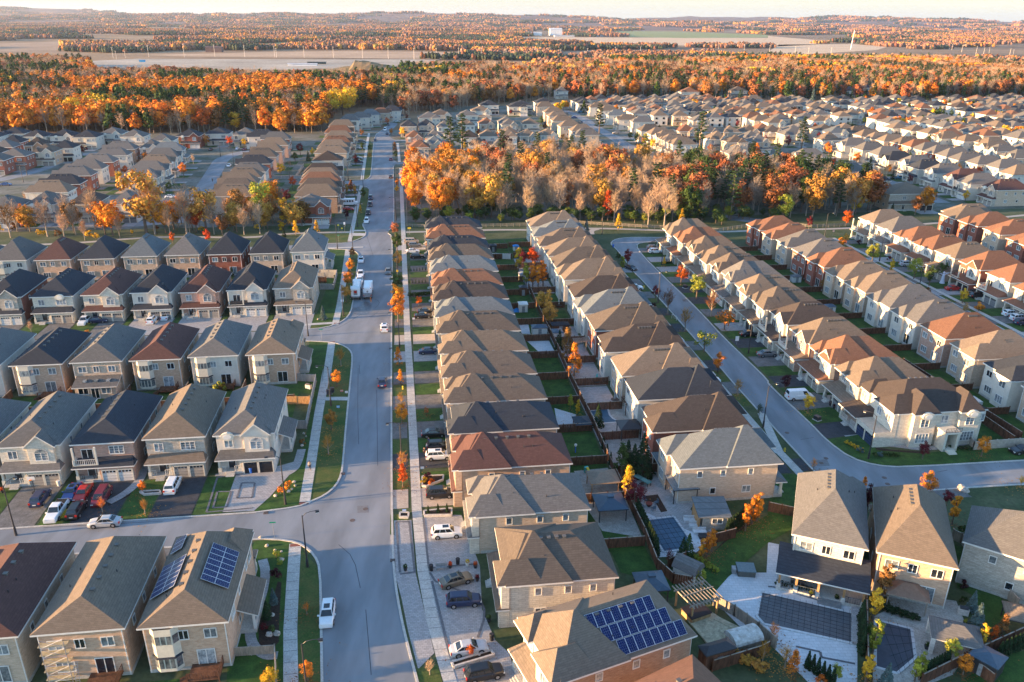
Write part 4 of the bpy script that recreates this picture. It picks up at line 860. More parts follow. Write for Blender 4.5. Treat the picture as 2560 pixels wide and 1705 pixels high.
def inpoly(x,y,P):
    c=False;j=len(P)-1
    for i in range(len(P)):
        if (P[i][1]>y)!=(P[j][1]>y) and x<(P[j][0]-P[i][0])*(y-P[i][1])/(P[j][1]-P[i][1])+P[i][0]: c=not c
        j=i
    return c
def scatter(P,step,seed,jit=.42):
    rr=random.Random(seed);xs=[p[0] for p in P];ys=[p[1] for p in P];out=[];y=min(ys);k=0
    while y<max(ys):
        x=min(xs)+(step/2 if k%2 else 0)
        while x<max(xs):
            a,b=x+rr.uniform(-jit,jit)*step,y+rr.uniform(-jit,jit)*step
            if inpoly(a,b,P): out.append((a,b))
            x+=step
        y+=step*.87;k+=1
    return out
# street and garden trees: sheet, foot of the trunk, kind, colour, height, label
LC=dict(o='orange',y='yellow',r='red',u='russet',m='maroon',g='green',l='lime yellow',c='dark green',s='blue green',p='green',a='amber',b='bare',B='bare grey',k='dark crimson',h='orange brown')
T_='''f 745 170 maple o 5.2|small round orange tree in mulch beside left pavement
f 695 572 maple a 6|golden tree second from the corner on left boulevard
f 668 795 sparse a 6|thin amber tree nearest the lower left corner boulevard
j 783 1310 sparse a 5|thin golden tree near top of left boulevard curve
f 1330 145 cone o 4.6|narrow orange tree by yellow hydrant on right boulevard
f 1336 350 sparse a 4.6|thin pale orange tree between two drive crossings
f 1340 515 maple o 6|bright orange street tree with yellow side shoot
f 1352 1095 cone r 6|red orange street tree beside lamp post and brown drive
f 1355 960 sparse a 6|thin bare street tree in front of white hatch SUV
j 1310 1300 cone o 4.6|small amber cone tree before pale stone crossing
j 1310 900 maple o 7.5|large golden orange tree opposite the black sedans
j 1310 765 maple o 6.5|golden tree just north of the largest street tree
j 1300 640 maple g 6.5|dark green street tree above the golden pair
j 1303 400 maple a 5.5|amber street tree by lamp with yellow sign
j 1300 265 maple g 7|broad green street tree beside parked minivan drive
j 1282 115 maple u 5.5|brownish street tree at the crosswalk corner
j 890 325 maple u 4|small rusty tree at north end of boulevard
j 872 450 maple o 4.8|small orange boulevard tree left of white sedan
j 848 600 maple o 5.5|orange boulevard tree beside parked service truck
j 830 720 maple a 5|amber boulevard tree behind hydro excavation truck
n 1300 870 maple o 4|small amber tree on boulevard beside woodlot pavement
n 1298 930 maple y 3.6|small yellow tree south of amber boulevard tree
n 1286 620 maple g 5|green tree on far right boulevard
n 1280 570 cone u 7|tall brown tree on far right boulevard
n 1245 400 maple a 5|amber tree at the road bend
n 1045 620 maple a 4|small amber tree on far left boulevard
n 1050 560 maple g 5|green tree on far left boulevard
n 985 985 maple g 5|dark green tree near far side street corner
n 838 950 column a 5|narrow amber tree on far corner lawn
n 880 930 column u 6|narrow brown tree on far corner lawn
n 912 960 column a 5.5|narrow orange tree nearest kerb on far corner lawn
n 835 1180 maple k 4.5|dark red tree before red brick corner house
n 962 1120 cone y 3.6|small yellow tree behind parked dark cars
n 367 1315 cone y 5.5|yellow cone tree nearest left of trail
n 560 1300 cone y 5|yellow cone tree close to white corner house
k 1552 560 maple r 6.2|round scarlet orange tree on second street lawn
k 1695 695 maple l 7.5|lime yellow tree beside fresh black drive
k 1830 850 sparse h 8|half bare brown tree on second street lawn
k 1430 830 sparse h 8|half bare rusty tree on second street boulevard
k 1590 985 sparse a 7|thin orange tree by hockey net drive
k 1952 975 spread o 5.5|wide flat orange tree before paver drive
k 1765 1180 spread l 5.5|wide green yellow tree at second street kerb
k 1893 1365 maple o 5|round orange tree on second street boulevard
g 2075 250 sparse a 5.5|thin amber tree near bottom of second street boulevard
g 2270 455 sparse g 4.5|thin green tree beside tall street lamp
k 1060 380 maple m 5.5|maroon tree near second street loop
k 1318 690 maple m 4|small dark red tree beside second street lamp
k 1012 440 column l 5|yellow green column shrub at second street loop
k 1395 390 cone y 3.2|small golden tree under second street lamp
k 1290 850 maple k 4|purple tree in front of grey green roof
k 95 400 maple m 6|dark red tree in shared back gardens
k 190 400 maple r 6.5|red tree in back garden beside grey shed
k 60 450 column y 8|tall yellow column tree in upper back gardens
k 130 580 column l 7.5|green yellow column tree beside orange columns
k 190 590 column o 8|leftmost of three tall orange column trees
k 240 590 column o 7|middle of three tall orange column trees
k 285 575 column o 8|rightmost of three tall orange column trees
k 300 850 maple a 7.5|golden tree behind fence by round table
k 345 950 maple a 7|yellow tree left of small black shed roof
k 505 1270 cone h 8.5|rusty cone tree beside striped arbour
k 570 1400 cone o 8|bright orange cone tree along shared fence
k 435 1150 spruce c 5|dark cedar by fence below white shed
k 680 130 spruce s 7|blue spruce beside trail entrance
k 975 340 maple g 3|green street shrub near loop kerb
g 605 445 column y 5|yellow tree in yard with pale patio
g 535 380 cone l 4.5|small green tree in yard with pale patio
g 790 535 spruce c 6.5|dark conical tree beside kidney pool
g 1005 1000 cone g 9|leftmost of four dark evergreens by brick house
g 1055 940 spruce c 8|second of four dark evergreens by brick house
g 1115 975 spruce c 8|third of four dark evergreens by brick house
g 1195 985 spruce c 11|tallest dark evergreen by red brick house
g 1065 1165 cone y 7.5|yellow tree between evergreens and patio
g 1120 1310 maple m 7.5|dark red maple overhanging the long fence
g 2145 1500 column o 6.5|leftmost orange column above pool house lawn
g 2205 1440 column o 7|middle orange column above pool house lawn
g 2252 1410 column o 7|rightmost orange column above pool house lawn
c 1737 445 column o 6|leftmost orange column beside pale pool terrace
c 1790 415 column o 6.5|middle orange column beside pale pool terrace
c 1835 365 column o 6.5|rightmost orange column beside pale pool terrace
c 1565 430 spruce c 6|left dark conifer at pool corner
c 1615 415 spruce g 6.5|right grey conifer at pool corner
c 1440 500 sparse m 5|bare crimson tree by fence corner
c 1690 660 column l 4|yellow green column beside little shed
c 1745 690 column l 4.5|thin yellow column by dark shed lawn
c 2300 1400 sparse a 6|golden bare tree beside barrel sauna
d 962 1000 column y 8.5|tall golden column between two gardens
d 1040 830 column h 10|dark brown column against buff house wall
d 955 1330 column l 9|lime column beside small grey pool
d 890 1580 column y 7|gold tipped column below lime column
d 905 1200 column g 5|dark hedge column behind lime column
d 1870 900 spruce s 5|upper blue juniper by stone barbecue
d 1905 1090 spruce s 7|lower larger blue juniper by stone barbecue
d 1945 1270 column y 6.5|bright yellow column beside gazebo
d 2060 1210 cone r 4.5|orange red small tree near curved fence
d 2140 1160 cone h 6|brown cone tree beside hexagon gazebo
d 1070 1640 spruce s 6.5|silver blue spruce at bottom edge
d 1345 1560 column l 6|yellow green column left of cedar hedge
d 1385 1545 column l 6.5|green column right against cedar hedge
d 1670 1370 maple l 5.5|green tree hiding the gazebo corner
d 1790 1500 maple o 5|orange leafed tree behind dark cabana
d 150 1440 sparse a 6.5|pale gold tree in lower garden bed
d 225 1500 cone o 6|orange tree next to pale gold tree
d 620 1560 maple l 4|yellow lime sapling at terrace edge
d 40 1190 sparse o 5|thin orange sapling by pool cover
d 480 1570 bush r 2|orange shrub at foot of terrace
d 1800 700 bush k 2|purple shrub on side lawn
d 1790 830 bush g 1.6|green shrub beside stone barbecue
d 1780 200 bush g 2.4|green bush by grey fence gate
h 365 410 maple y 5.5|yellow tree over the parked white van
h 155 205 maple k 5|purple black tree on street lawn
h 1418 840 maple m 5|maroon tree before corner house entry
h 1960 815 maple o 5.5|orange tree by pale corner fence
h 872 1140 cone o 4|small orange tree behind dark roof
h 1455 1180 maple o 6.5|large round orange tree behind tan roof
h 2320 1100 sparse y 3.5|thin yellow sapling at right kerb
h 415 945 sparse o 3.6|thin orange sapling by black drive
h 910 1330 column k 7|dark red column between two houses
h 1690 1440 column o 7|orange column behind pyramid roofed house
h 1640 1270 maple m 4|purple maple beside stone house drive
h 845 780 bush s 1.6|blue bush in corner bed
h 1030 820 bush s 1.6|second blue bush in corner bed
l 950 385 maple l 7.5|yellow green tree on third street kerb
l 1130 460 column y 5|narrow yellow tree on third street
l 1340 505 maple l 7|mixed yellow tree before white SUV
l 1480 570 maple g 6.5|dark green tree left of ghost figure
l 1585 520 maple g 6|dark evergreen like tree by garage
l 1785 730 maple y 4.5|golden tree by black parked SUV
l 1935 800 bush o 2.6|small orange bush on lawn
l 665 215 bush o 3.5|wide orange bush near third street top
l 710 190 maple a 4|thin amber tree near third street top
l 838 190 bush k 2|purple bush on third street lawn
l 1115 335 bush m 1.6|small maroon bush on third street lawn
l 1800 855 sparse a 4.5|thin tree hidden behind grey roof
l 1940 920 bush l 2.6|yellow shrub at third street kerb
l 500 620 maple h 4|orange brown tree in back garden
l 1460 640 bush h 2|rusty shrub at third street kerb
b 140 1640 maple y 5.5|vivid yellow tree by white garden frame
b 470 945 sparse o 3.4|small orange sapling on left boulevard
b 480 1560 maple o 5|orange tree at bottom of left boulevard
b 105 975 spruce c 4.5|dark green cone by flagstone walk
b 165 840 spruce s 4|blue spruce by flagstone walk
b 185 610 bush k 2.6|dark bronze bush above blue spruce
b 1975 1330 maple r 3|crimson tree in front of white sedan
b 190 420 bush l 2|lime bush with boulders on corner bed
b 215 490 bush l 1.8|lower lime bush on corner bed
b 80 1080 bush m 1.6|crimson shrub in rock bed
b 150 1100 bush g 1.6|grey green shrub in rock bed
b 1600 1500 sparse b 4|bare sapling in ring planter
e 1315 1150 maple o 3.2|orange shrub tree beside porch steps
e 1337 1345 sparse a 4|thin amber sapling on front lawn
e 945 1330 sparse o 4|bright orange sapling by maroon minivan
f 430 700 bush h 1.6|rusty shrub among boulders by walkway
f 230 1160 bush o 1.9|left orange mound shrub on corner lawn
f 295 1110 bush o 2|right orange mound shrub on corner lawn
f 1570 440 maple u 2.6|small rusty tree by stone steps
f 1592 1040 bush k 2.4|dark red shrub in triangular bed
f 1610 1070 bush r 1.6|bright red shrub in triangular bed
f 1550 1060 bush y 1.6|yellow shrub in triangular bed
f 1585 1350 cedar c 2.3|left of three clipped cedars in planter
f 1675 1340 cedar c 2.5|middle of three clipped cedars in planter
f 1758 1335 cedar c 2.4|right of three clipped cedars in planter
j 620 880 spruce s 4|golden tipped spruce on corner bed
j 1500 760 maple r 3|scarlet sapling on clipped bed
j 260 120 spruce c 3.5|small dark spruce beside trail
k 820 310 bush u 3|brown shrub thicket near loop
i 1120 780 bush m 1.6|dark shrub beside brown garage
i 2140 480 cedar c 3|dark cedar between pale houses
i 215 880 bush l 2|lime shrub by brick porch steps
i 290 1000 sparse b 3.5|bare sapling above tall blue black roof
i 810 1080 maple o 3|orange sapling on middle cross street
i 2030 1540 bush l 2.4|yellow hedge beneath sliding door
m 765 1180 maple p 5|green round tree before tall front door
m 940 1230 maple l 5|yellow green tree on ravine lawn
m 770 1270 maple r 3.4|red tree at ravine edge
m 1070 1240 maple m 2.6|crimson sapling on ravine verge
m 240 1240 maple y 6|bright yellow tree left in ravine
m 1590 1390 maple r 4|vermilion round tree behind slate roof
m 1915 1390 maple r 5|vermilion tree behind charcoal roof
m 650 1230 sparse l 6|thin lime tree by pale drive
'''
for ln in T_.strip().split('\n'):
    a_,lab=ln.split('|');q=a_.split();x,y=at(q[0],float(q[1]),float(q[2]));tree(x,y,q[3],q[4],float(q[5])*(.64 if q[0] in 'abcd' else .75 if q[0] in 'efgh' else 1.0 if q[0] in 'ijkl' else 1.),lab)
# fallen leaves round the street trees
LV=MB();lr=random.Random(6)
for ln in T_.strip().split('\n'):
    q=ln.split('|')[0].split()
    if q[4] in 'oyrahu' and q[3]!='bush' and q[0] in 'abcdefghjkl':
        x,y=at(q[0],float(q[1]),float(q[2]))
        for k in range(130):
            a=lr.uniform(0,6.28);d=abs(lr.gauss(0,1.9));px_,py_=x+math.cos(a)*d,y+math.sin(a)*d;s_=lr.uniform(.05,.11);r_=lr.uniform(0,3)
            LV.add([(px_+math.cos(r_+t)*s_,py_+math.sin(r_+t)*s_,.085+lr.uniform(0,.03)) for t in (0,1.57,3.14,4.71)],[(0,1,2,3)],0 if q[4] in 'yal' else 1)
o=build(LV,'fallen_leaves',[LEAF['a'],LEAF['h']]);o['kind']='stuff';o['label']='fallen yellow and brown leaves under the street trees';o['category']='leaves'
# garden trees of the far neighbourhoods
fr2=random.Random(40);nfy=0
for x,y,rz,W,D in FY:
    if nfy>290 or fr2.random()<.02: continue
    u,v=fr2.choice([(-W/2+1.5,-D/2-4),(-W/2-1.,-D/2-5),(W/2-2,D/2+4),(-W/2+2,D/2+5)]);gx_,gy_=x+u*math.cos(rz)-v*math.sin(rz),y+u*math.sin(rz)+v*math.cos(rz)
    if any(math.dist((gx_,gy_),(q[0],q[1]))<q[2]-2.2 for q in PLACED): continue
    k,l_,w_=fr2.choice([('maple','o','orange'),('maple','o','orange'),('maple','y','yellow'),('spruce','c','dark evergreen'),('maple','m','maroon'),('maple','r','red'),('maple','g','green'),('sparse','b','bare brown')])
    tree(gx_,gy_,k,l_,fr2.uniform(4.5,7.5),'small %s tree in the far house gardens'%w_,'small %s trees in the far house gardens'%w_);nfy+=1
print('yard trees',nfy)
# hedge rows of clipped cedars
def hedge(s,n,h,lab,grp,kind='cedar',lf_='c'):
    P=pts(s)
    for i in range(n):
        t=i/(n-1)*(len(P)-1);k=min(int(t),len(P)-2);f_=t-k;tree(P[k][0]+(P[k+1][0]-P[k][0])*f_,P[k][1]+(P[k+1][1]-P[k][1])*f_,kind,lf_,h,lab,grp,.95)
hedge('c 1150 30 1330 400',14,3.2,'clipped cedar in the row along the long fence','cedars along the long fence')
hedge('c 1975 215 2110 110',7,3.,'small cedar in the bed below the orange columns','cedars below orange columns')
hedge('d 360 1430 590 1590',6,2.6,'cedar on the terrace edge by the grey pool','terrace edge cedars')
hedge('d 1420 1530 1640 1420',10,2.6,'cedar in the hedge in front of the gazebo','gazebo hedge cedars')
hedge('d 2120 1340 2360 1230',7,2.6,'cedar on the gravel strip at the right edge','gravel strip cedars')
hedge('g 840 740 905 890',3,2.6,'small cedar against the long wood fence','long fence cedars')
hedge('d 850 1000 860 1300',8,3.4,'tall cedar squeezed between pool and fence','cedars between the pools')
hedge('j 1410 545 1560 540',6,1.1,'clipped small shrub in the white edged bed','white bed shrubs')
hedge('j 1400 435 1560 425',7,1.1,'low clipped shrub beside the fresh drive','drive edge shrubs')
hedge('j 1410 670 1620 655',14,1.3,'shrub in the long dark hedge','long dark hedge','bush','g')
hedge('k 1400 365 1465 365',5,1.8,'conical shrub at the loop drive','loop drive shrubs')
hedge('d 80 680 400 750',13,1.,'clipped box in the hedge before the covered patio','patio box hedge','bush','c')
hedge('d 1050 900 1360 1000',13,1.1,'dark shrub in the hedge by the brown gazebo','gazebo shrubs','bush','c')
hedge('h 1060 700 1320 690 ',7,1.3,'mixed shrub along the corner house wall','corner house shrubs','bush','h')
hedge('h 1520 670 1800 650',7,1.5,'mixed shrub right of the corner entry','corner entry shrubs','bush','l')
hedge('h 720 700 860 770',5,.9,'small plant in the corner bed','corner bed plants','bush','y')
hedge('h 980 810 1190 815',6,.9,'small plant in the lower corner bed','lower corner bed plants','bush','g')
hedge('h 1580 740 1850 760',7,.9,'low plant in the entry bed','entry bed plants','bush','p')
hedge('c 2060 1350 2300 1480',6,1.6,'amber shrub behind the barrel sauna','sauna shrubs','bush','a')
hedge('c 1870 560 1700 440',6,1.1,'low plant in the dark mulch bed','mulch bed plants','bush','l')
# the woodlot
wood=pts('n 1430 1180 1430 740')+pts('n 1560 560 1650 490 o 60 410 500 405 900 470 1500 520 1900 480 p 350 560 900 710',15.)+pts('p 1060 1080 760 1150 420 1170 0 1170 o 1400 1200 0 1180')
rr=random.Random(21);nw=0
def proj(x,y,z):
    dz=z-H;yy=y*math.cos(TH)-dz*math.sin(TH);b=(y*math.sin(TH)+dz*math.cos(TH))/yy;return CX+x/yy*F,CY-b*F
WL={'bare':'bare pinkish grey tree inside the fenced woodlot','oak':'leafy orange tree inside the fenced woodlot','pine':'tall green pine rising from the woodlot','u':'russet leafed tree inside the fenced woodlot','y':'golden leafed tree inside the fenced woodlot','g':'dark green tree inside the fenced woodlot'}
for x,y in scatter(wood,6.9,4):
    px,py=proj(x,y,0);q=rr.random()
    if any(math.dist((x,y),(a[0],a[1]))<a[2]+2 for a in PLACED): continue
    t=(px-1000)/1100
    if t<.18: k=[('oak','o',WL['oak']),('oak','a',WL['y']),('bare','b',WL['bare']),('bare','b',WL['bare']),('bare','b',WL['bare'])]
    elif t<.62: k=[('pine','p',WL['pine'])]+[('oak','a',WL['y'])]+[('bare','b',WL['bare'])]*9+[('oak','u',WL['u'])]+[('bare','B',WL['bare'])]
    elif t<.8: k=[('bare','B',WL['bare'])]*4+[('pine','p',WL['pine']),('oak','u',WL['u']),('oak','g',WL['g'])]
    else: k=[('pine','p',WL['pine']),('oak','g',WL['g']),('bare','B',WL['bare']),('bare','b',WL['bare']),('oak','u',WL['u']),('oak','a',WL['y'])]
    kd,lf_,lb=k[int(q*len(k))%len(k)]
    hgt=rr.uniform(13,18) if kd!='pine' else rr.uniform(17,21)
    if py>580: hgt*=.85
    tree(x,y,kd,lf_,hgt,lb,lb.replace('tree','trees',1)[:50],rr.uniform(.8,1.05));nw+=1
for s_,lb in (('n 1790 640 pine p 24','tallest pine at the upper left of woodlot'),('n 1900 600 pine p 24','second tall pine at upper left of woodlot'),('o 800 420 pine p 22','lone pine above the woodlot middle'),('o 1200 800 pine l 22','yellow green pine standing in woodlot centre'),('o 1720 560 pine p 24','high pine beside stepped tan roofs'),('p 300 560 pine p 21','dark pine before the pyramid roofed corner'),('n 2300 620 oak k 13','dark crimson tree at top of woodlot'),('o 1400 1240 bare b 19','large pale fan shaped bare tree at woodlot front'),('o 1250 1240 bare b 15','pale bare tree left of fan shaped one'),('o 880 1180 cone r 12','red and gold cone tree at woodlot front'),('o 975 1270 cone y 6.5','yellow tree on trail verge by loop'),('p 140 1180 oak l 10.5','olive round willow at woodlot corner'),('p 715 1230 oak r 6','crimson bush tree left of balcony house'),('p 375 1260 maple m 5','dark red tree by third street end'),('p 970 1060 oak o 10','orange tree before beige arched dormers house'),('p 800 1120 oak y 8','yellow tree at woodlot right tip'),('p 1440 1110 oak o 11','tall amber tree right of arched dormers house'),('p 1350 1130 oak u 8','rusty tree right of arched dormers house'),('p 720 1120 bare b 18','tall pale bare tree at woodlot right end'),('p 1030 900 bare b 13','pinkish bare tree above blue black roof'),('o 1560 1210 cone y 6','golden tree behind tan gabled end house')):
    q=s_.split();x,y=at(q[0],float(q[1]),float(q[2]));tree(x,y,q[3],q[4],float(q[5]),lb)
for i,(x,y) in enumerate(scatter(pts('n 1400 1210 2050 1210 o 0 1210 600 1200 o 1900 1230 2100 1190 p 100 1190 100 1140 o 1900 1140 600 1140 n 2000 1130 1400 1170'),5.2,9)): tree(x,y,'oak',rr.choice('ggplg'),rr.uniform(3.5,6),'low green bush tree along the woodlot fence','bushes along the woodlot fence',1.3)
# ravine strip on the left
for i,(x,y) in enumerate(scatter(pts('m -100 1330 -100 1260 1100 1290 1500 1250 2355 1060 n 130 1000 340 1180 600 1270 300 1290 m 2300 1340 1300 1330 700 1380'),6.3,12)):
    kd,lf_,lb=rr.choice([('bare','b','bare twiggy tree in the ravine strip'),('bare','B','bare twiggy tree in the ravine strip'),('oak','o','orange leafed tree in the ravine strip'),('oak','a','golden tree in the ravine strip'),('oak','h','orange brown tree in the ravine strip'),('bush','y','yellow shrub in the ravine strip'),('bush','h','rusty shrub in the ravine strip'),('bush','y','yellow shrub in the ravine strip')])
    tree(x,y,kd,lf_,rr.uniform(8,13) if kd!='bush' else rr.uniform(1.5,3.2),lb,lb.replace('tree','trees').replace('shrub','shrubs'),rr.uniform(.8,1.1))
for s_,lb in (('m 1350 1310 oak a 23','great golden half bare oak in the ravine'),('m 1430 1310 bare b 23','tall bare tree beside the golden oak'),('m 1720 1310 bare b 20','tall bare tree left of vermilion ravine tree'),('m 1810 1290 oak r 10','vermilion tree in ravine centre'),('m 1900 1290 oak a 17','amber tree behind vermilion ravine tree'),('m 880 1260 bare b 17','leaning bare tree before brown gabled house'),('m 440 1330 bare b 16','twiggy tree before arched stone house'),('m 2180 1290 oak a 10','orange tree near ravine right end'),('n 50 1180 oak l 15','yellow green tree beside red brick house'),('m 100 1340 bare h 14','brown bare tree at the left picture edge'),('m 620 1240 bare B 14','grey bare tree by pale drive'),('n 300 1200 oak h 8','olive bush tree by brick corner')):
    q=s_.split();x,y=at(q[0],float(q[1]),float(q[2]));tree(x,y,q[3],q[4],float(q[5]),lb)
# great trees that stand out along the forest edge
for i,s_ in enumerate(('m 50 330 o 20','m 160 340 y 13','m 400 320 o 19','m 720 330 y 21','m 430 330 a 15','m 1080 330 o 20','m 1350 350 o 20','m 1480 370 o 21','m 1560 350 o 19','m 1740 370 o 24','m 1880 370 r 18','m 2020 340 o 22','m 2170 360 y 13','n 60 330 o 21','n 240 400 o 14','n 530 330 a 20','n 420 330 o 15','n 860 180 y 20','n 1200 110 r 14','n 1550 160 r 15','n 1740 150 o 17','n 700 230 y 22','n 800 210 y 20','n 660 310 u 16','m 930 160 r 19')):
    q=s_.split();x,y=at(q[0],float(q[1]),float(q[2]));tree(x,y,'oak',q[3],float(q[4]),'great %s tree, %s from the left along the forest front'%(LC[q[3]],ordinal(sorted(range(25),key=lambda k:0)[i]+1)),'great trees on the forest front',1.15)
print('woodlot',nw,'trees',TC[0])
# ---------------------------------------------------------------- forest and distant woods
def gn_scatter(name,points,protos,label,cat):
    """one object: points carry kind, scale and turn; geometry nodes stand a tree on each"""
    me=bpy.data.meshes.new(name);me.from_pydata([p[:3] for p in points],[],[])
    for nm,ty,ix in (('kind','INT',3),('sc','FLOAT',4),('rz','FLOAT',5)):
        at_=me.attributes.new(nm,ty,'POINT');at_.data.foreach_set('value',[p[ix] for p in points])
    o=link(name,me);o['label']=label;o['category']=cat;o['kind']='stuff'
    g=bpy.data.node_groups.new(name,'GeometryNodeTree');g.interface.new_socket('Geometry',in_out='INPUT',socket_type='NodeSocketGeometry');g.interface.new_socket('Geometry',in_out='OUTPUT',socket_type='NodeSocketGeometry')
    N,L=g.nodes,g.links;gi=N.new('NodeGroupInput');go=N.new('NodeGroupOutput');jn=N.new('GeometryNodeJoinGeometry')
    def attr(nm,ty): a=N.new('GeometryNodeInputNamedAttribute');a.data_type=ty;a.inputs[0].default_value=nm;return a.outputs['Attribute']
    kk,ss,rz=attr('kind','INT'),attr('sc','FLOAT'),attr('rz','FLOAT');cx=N.new('ShaderNodeCombineXYZ');L.new(rz,cx.inputs[2])
    for i,po in enumerate(protos):
        cp=N.new('FunctionNodeCompare');cp.data_type='INT';cp.operation='EQUAL';L.new(kk,cp.inputs[2]);cp.inputs[3].default_value=i
        oi=N.new('GeometryNodeObjectInfo');oi.inputs[0].default_value=po;oi.inputs[1].default_value=True
        ip=N.new('GeometryNodeInstanceOnPoints');L.new(gi.outputs[0],ip.inputs['Points']);L.new(cp.outputs[0],ip.inputs['Selection']);L.new(oi.outputs['Geometry'],ip.inputs['Instance']);L.new(cx.outputs[0],ip.inputs['Rotation']);L.new(ss,ip.inputs['Scale']);L.new(ip.outputs[0],jn.inputs[0])
    L.new(jn.outputs[0],go.inputs[0]);md=o.modifiers.new('scatter','NODES');md.node_group=g;return o
def pobj(c,t,leaf,bark=None):
    b=MB();b.v=list(c.v);b.f=list(c.f);b.m=[0]*len(c.f)
    if t: o_=len(b.v);b.v+=t.v;b.f+=[tuple(i+o_ for i in f) for f in t.f];b.m+=[1]*len(t.f)
    return bpy.data.objects.new('wood_source',b.mesh('wood_source',[LEAF[leaf],bark or BARK]))
FP=[]
def cheap(H_,R_,seed,leaf,ncl=34,nl=18,s=.85,shape='round'): c,t=leafy(H_,R_,H_*.25,seed,ncl,nl,s,shape);FP.append(pobj(c,t,leaf))
def cheapbare(seed,leaf): c,t=bare(17,5,seed,.8);FP.append(pobj(c,t,leaf,BARKL))
for s_ in (1,2): cheapbare(s_,'b')
cheapbare(3,'B')
for s_,l_ in ((4,'u'),(5,'o'),(6,'y'),(7,'u'),(8,'h')): cheap(16,6,s_,l_)
cheap(17,4.6,9,'g',shape='cone')
c,t=pine(19,4.5,5);FP.append(pobj(c,t,'p'))
c,t=spruce(11,2.6,6,.55,.35);FP.append(pobj(c,t,'s'));c,t=spruce(10,2.8,7,.55,.35);FP.append(pobj(c,t,'p'))
wpick=[0,0,1,1,2,3,4,5,6,7,8,9]
fr_=random.Random(31)
def blend(x,y,k):
    n_=noise.noise(Vector((x*.011+k*3,y*.011,k*7.7)));return n_
PTS=[]
front=pts('m -1500 380 -300 380 1200 390 2355 370 n 620 380 690 190 1100 130 1400 230 1500 180 1850 180 2000 120 o 0 100 500 60 y 850 930 1100 900 1500 915 z 0 920 500 925 900 920 1300 930 1800 900 2700 880 3600 860')
back=pts('z 3600 600 2355 560 1500 500 600 500 0 490 y 2355 500 1400 520 900 520 300 575 x 2300 560 1400 560 1200 630 600 640 0 625 w 1450 600 850 610 800 520 400 500 0 500 -1500 500',16.)
A=front+back
for x,y in scatter(A,7.6,3):
    if y<1250 and any((x-q[0])**2+(y-q[1])**2<(q[2]+3)**2 for q in PLACED): continue
    a,b,c_=blend(x,y,1),blend(x,y,2),blend(x,y,3);q=fr_.random();px,py=proj(x,y,0)
    near=y<900
    if px>1250 and y<1080 and q<.5: PTS.append((x,y,0,fr_.choice([10,11,11,8,9,6,4]),fr_.uniform(.7,1.05),fr_.uniform(0,6.28)));continue
    if px<950 and near: 
        k=4 if a>.12 and q<.75 else 8 if b>.2 and q<.6 else 9 if b<-.25 and q<.5 else 5 if c_>.35 and q<.5 else fr_.choice([0,1,0,4,2,7,3,7,4,8,0])
    elif px>1500 and py<255 and py>205 and q<.7: k=fr_.choice([10,11,11,9,8])
    else: k=5 if c_>.4 and q<.5 else 8 if b>.3 and q<.6 else 4 if a>.3 and q<.6 else 9 if b<-.35 and q<.5 else fr_.choice([0,1,0,1,2,0,1,3,7,6])
    PTS.append((x,y,0,k,fr_.uniform(.75,1.15),fr_.uniform(0,6.28)))
for g_ in TG:
    for k in range(3): PTS.append((g_[0]+fr_.uniform(-4,4),g_[1]+fr_.uniform(-4,4),0,fr_.choice([4,5,8,3,11]),fr_.uniform(.35,.6),fr_.uniform(0,6.28)))
gn_scatter('forest',PTS,FP,'mixed autumn forest of orange, rusty and dark green trees beyond the houses','forest')
print('forest',len(PTS))
# distant woods: clumps of crowns between the fields
def clump(seed,pal):
    rr=random.Random(seed);b=MB()
    for i in range(34):
        x,y=rr.uniform(-38,38),rr.uniform(-17,17);h=rr.uniform(9,15);r=rr.uniform(3.4,5.4);mi=rr.choice(pal)
        vs=[];n=7
        for j,(zz,rad) in enumerate(((.12,.75),(.45,1.05),(.75,.85),(.93,.45))):
            for k in range(n): a=2*PI*(k+.5*(j%2))/n;q=rad*r*rr.uniform(.78,1.15);vs.append((x+math.cos(a)*q,y+math.sin(a)*q,h*zz*rr.uniform(.93,1.07)))
        vs.append((x,y,h));fs=[]
        for j in range(3):
            for k in range(n): fs.append((j*n+k,j*n+(k+1)%n,(j+1)*n+(k+1)%n,(j+1)*n+k))
        for k in range(n): fs.append((3*n+k,3*n+(k+1)%n,4*n))
        b.add(vs,fs,mi)
    CM=[lf('far_russet',(.19,.08,.045),.2,.5,.4),lf('far_pink',(.24,.135,.09),.2,.5,.4),lf('far_orange',(.42,.18,.04),.2,.5,.4),lf('far_green',(.04,.055,.035),.25,.5,.4),lf('far_yellow',(.36,.24,.06),.2,.5,.4),LEAF['r']]
    return bpy.data.objects.new('copse_source',b.mesh('copse_source',CM))
CP=[clump(1,[0,0,1,1,1,2]),clump(2,[1,1,0,0,3,1]),clump(3,[3,3,3,3,0]),clump(4,[2,2,4,0]),clump(5,[1,0,1,1]),clump(6,[0,0,2,1,3])]
FLD=[pts(s_) for s_ in ('w 1750 515 x 2000 535 2060 515 1900 470 800 455 0 460 w 2040 470 1280 500','w 380 660 850 550 1250 530 x 0 535 1700 535 1440 650 900 670 0 660','w -300 480 0 500 600 500 760 370 400 380 -300 400','w 2000 410 2355 400 x 980 355 1500 350 1480 365 900 375 400 430 0 450 w 2050 440','y 900 285 1500 285 2355 315 2355 345 1600 350 1000 340 900 310','y 0 335 1000 340 2355 345 z 0 325 460 365 440 415 y 2355 435 1400 420 1050 405 500 400 0 385','y 0 232 1000 240 2355 255 z 0 235 1900 255 2355 270 2355 240 1000 220 y 800 200 0 215','y 370 515 1500 515 1500 475 700 455 540 465','z 100 405 800 400 1100 430 1000 470 0 530 0 475','y 140 300 460 300 600 350 100 350')]
CPT=[]
yy=1300.
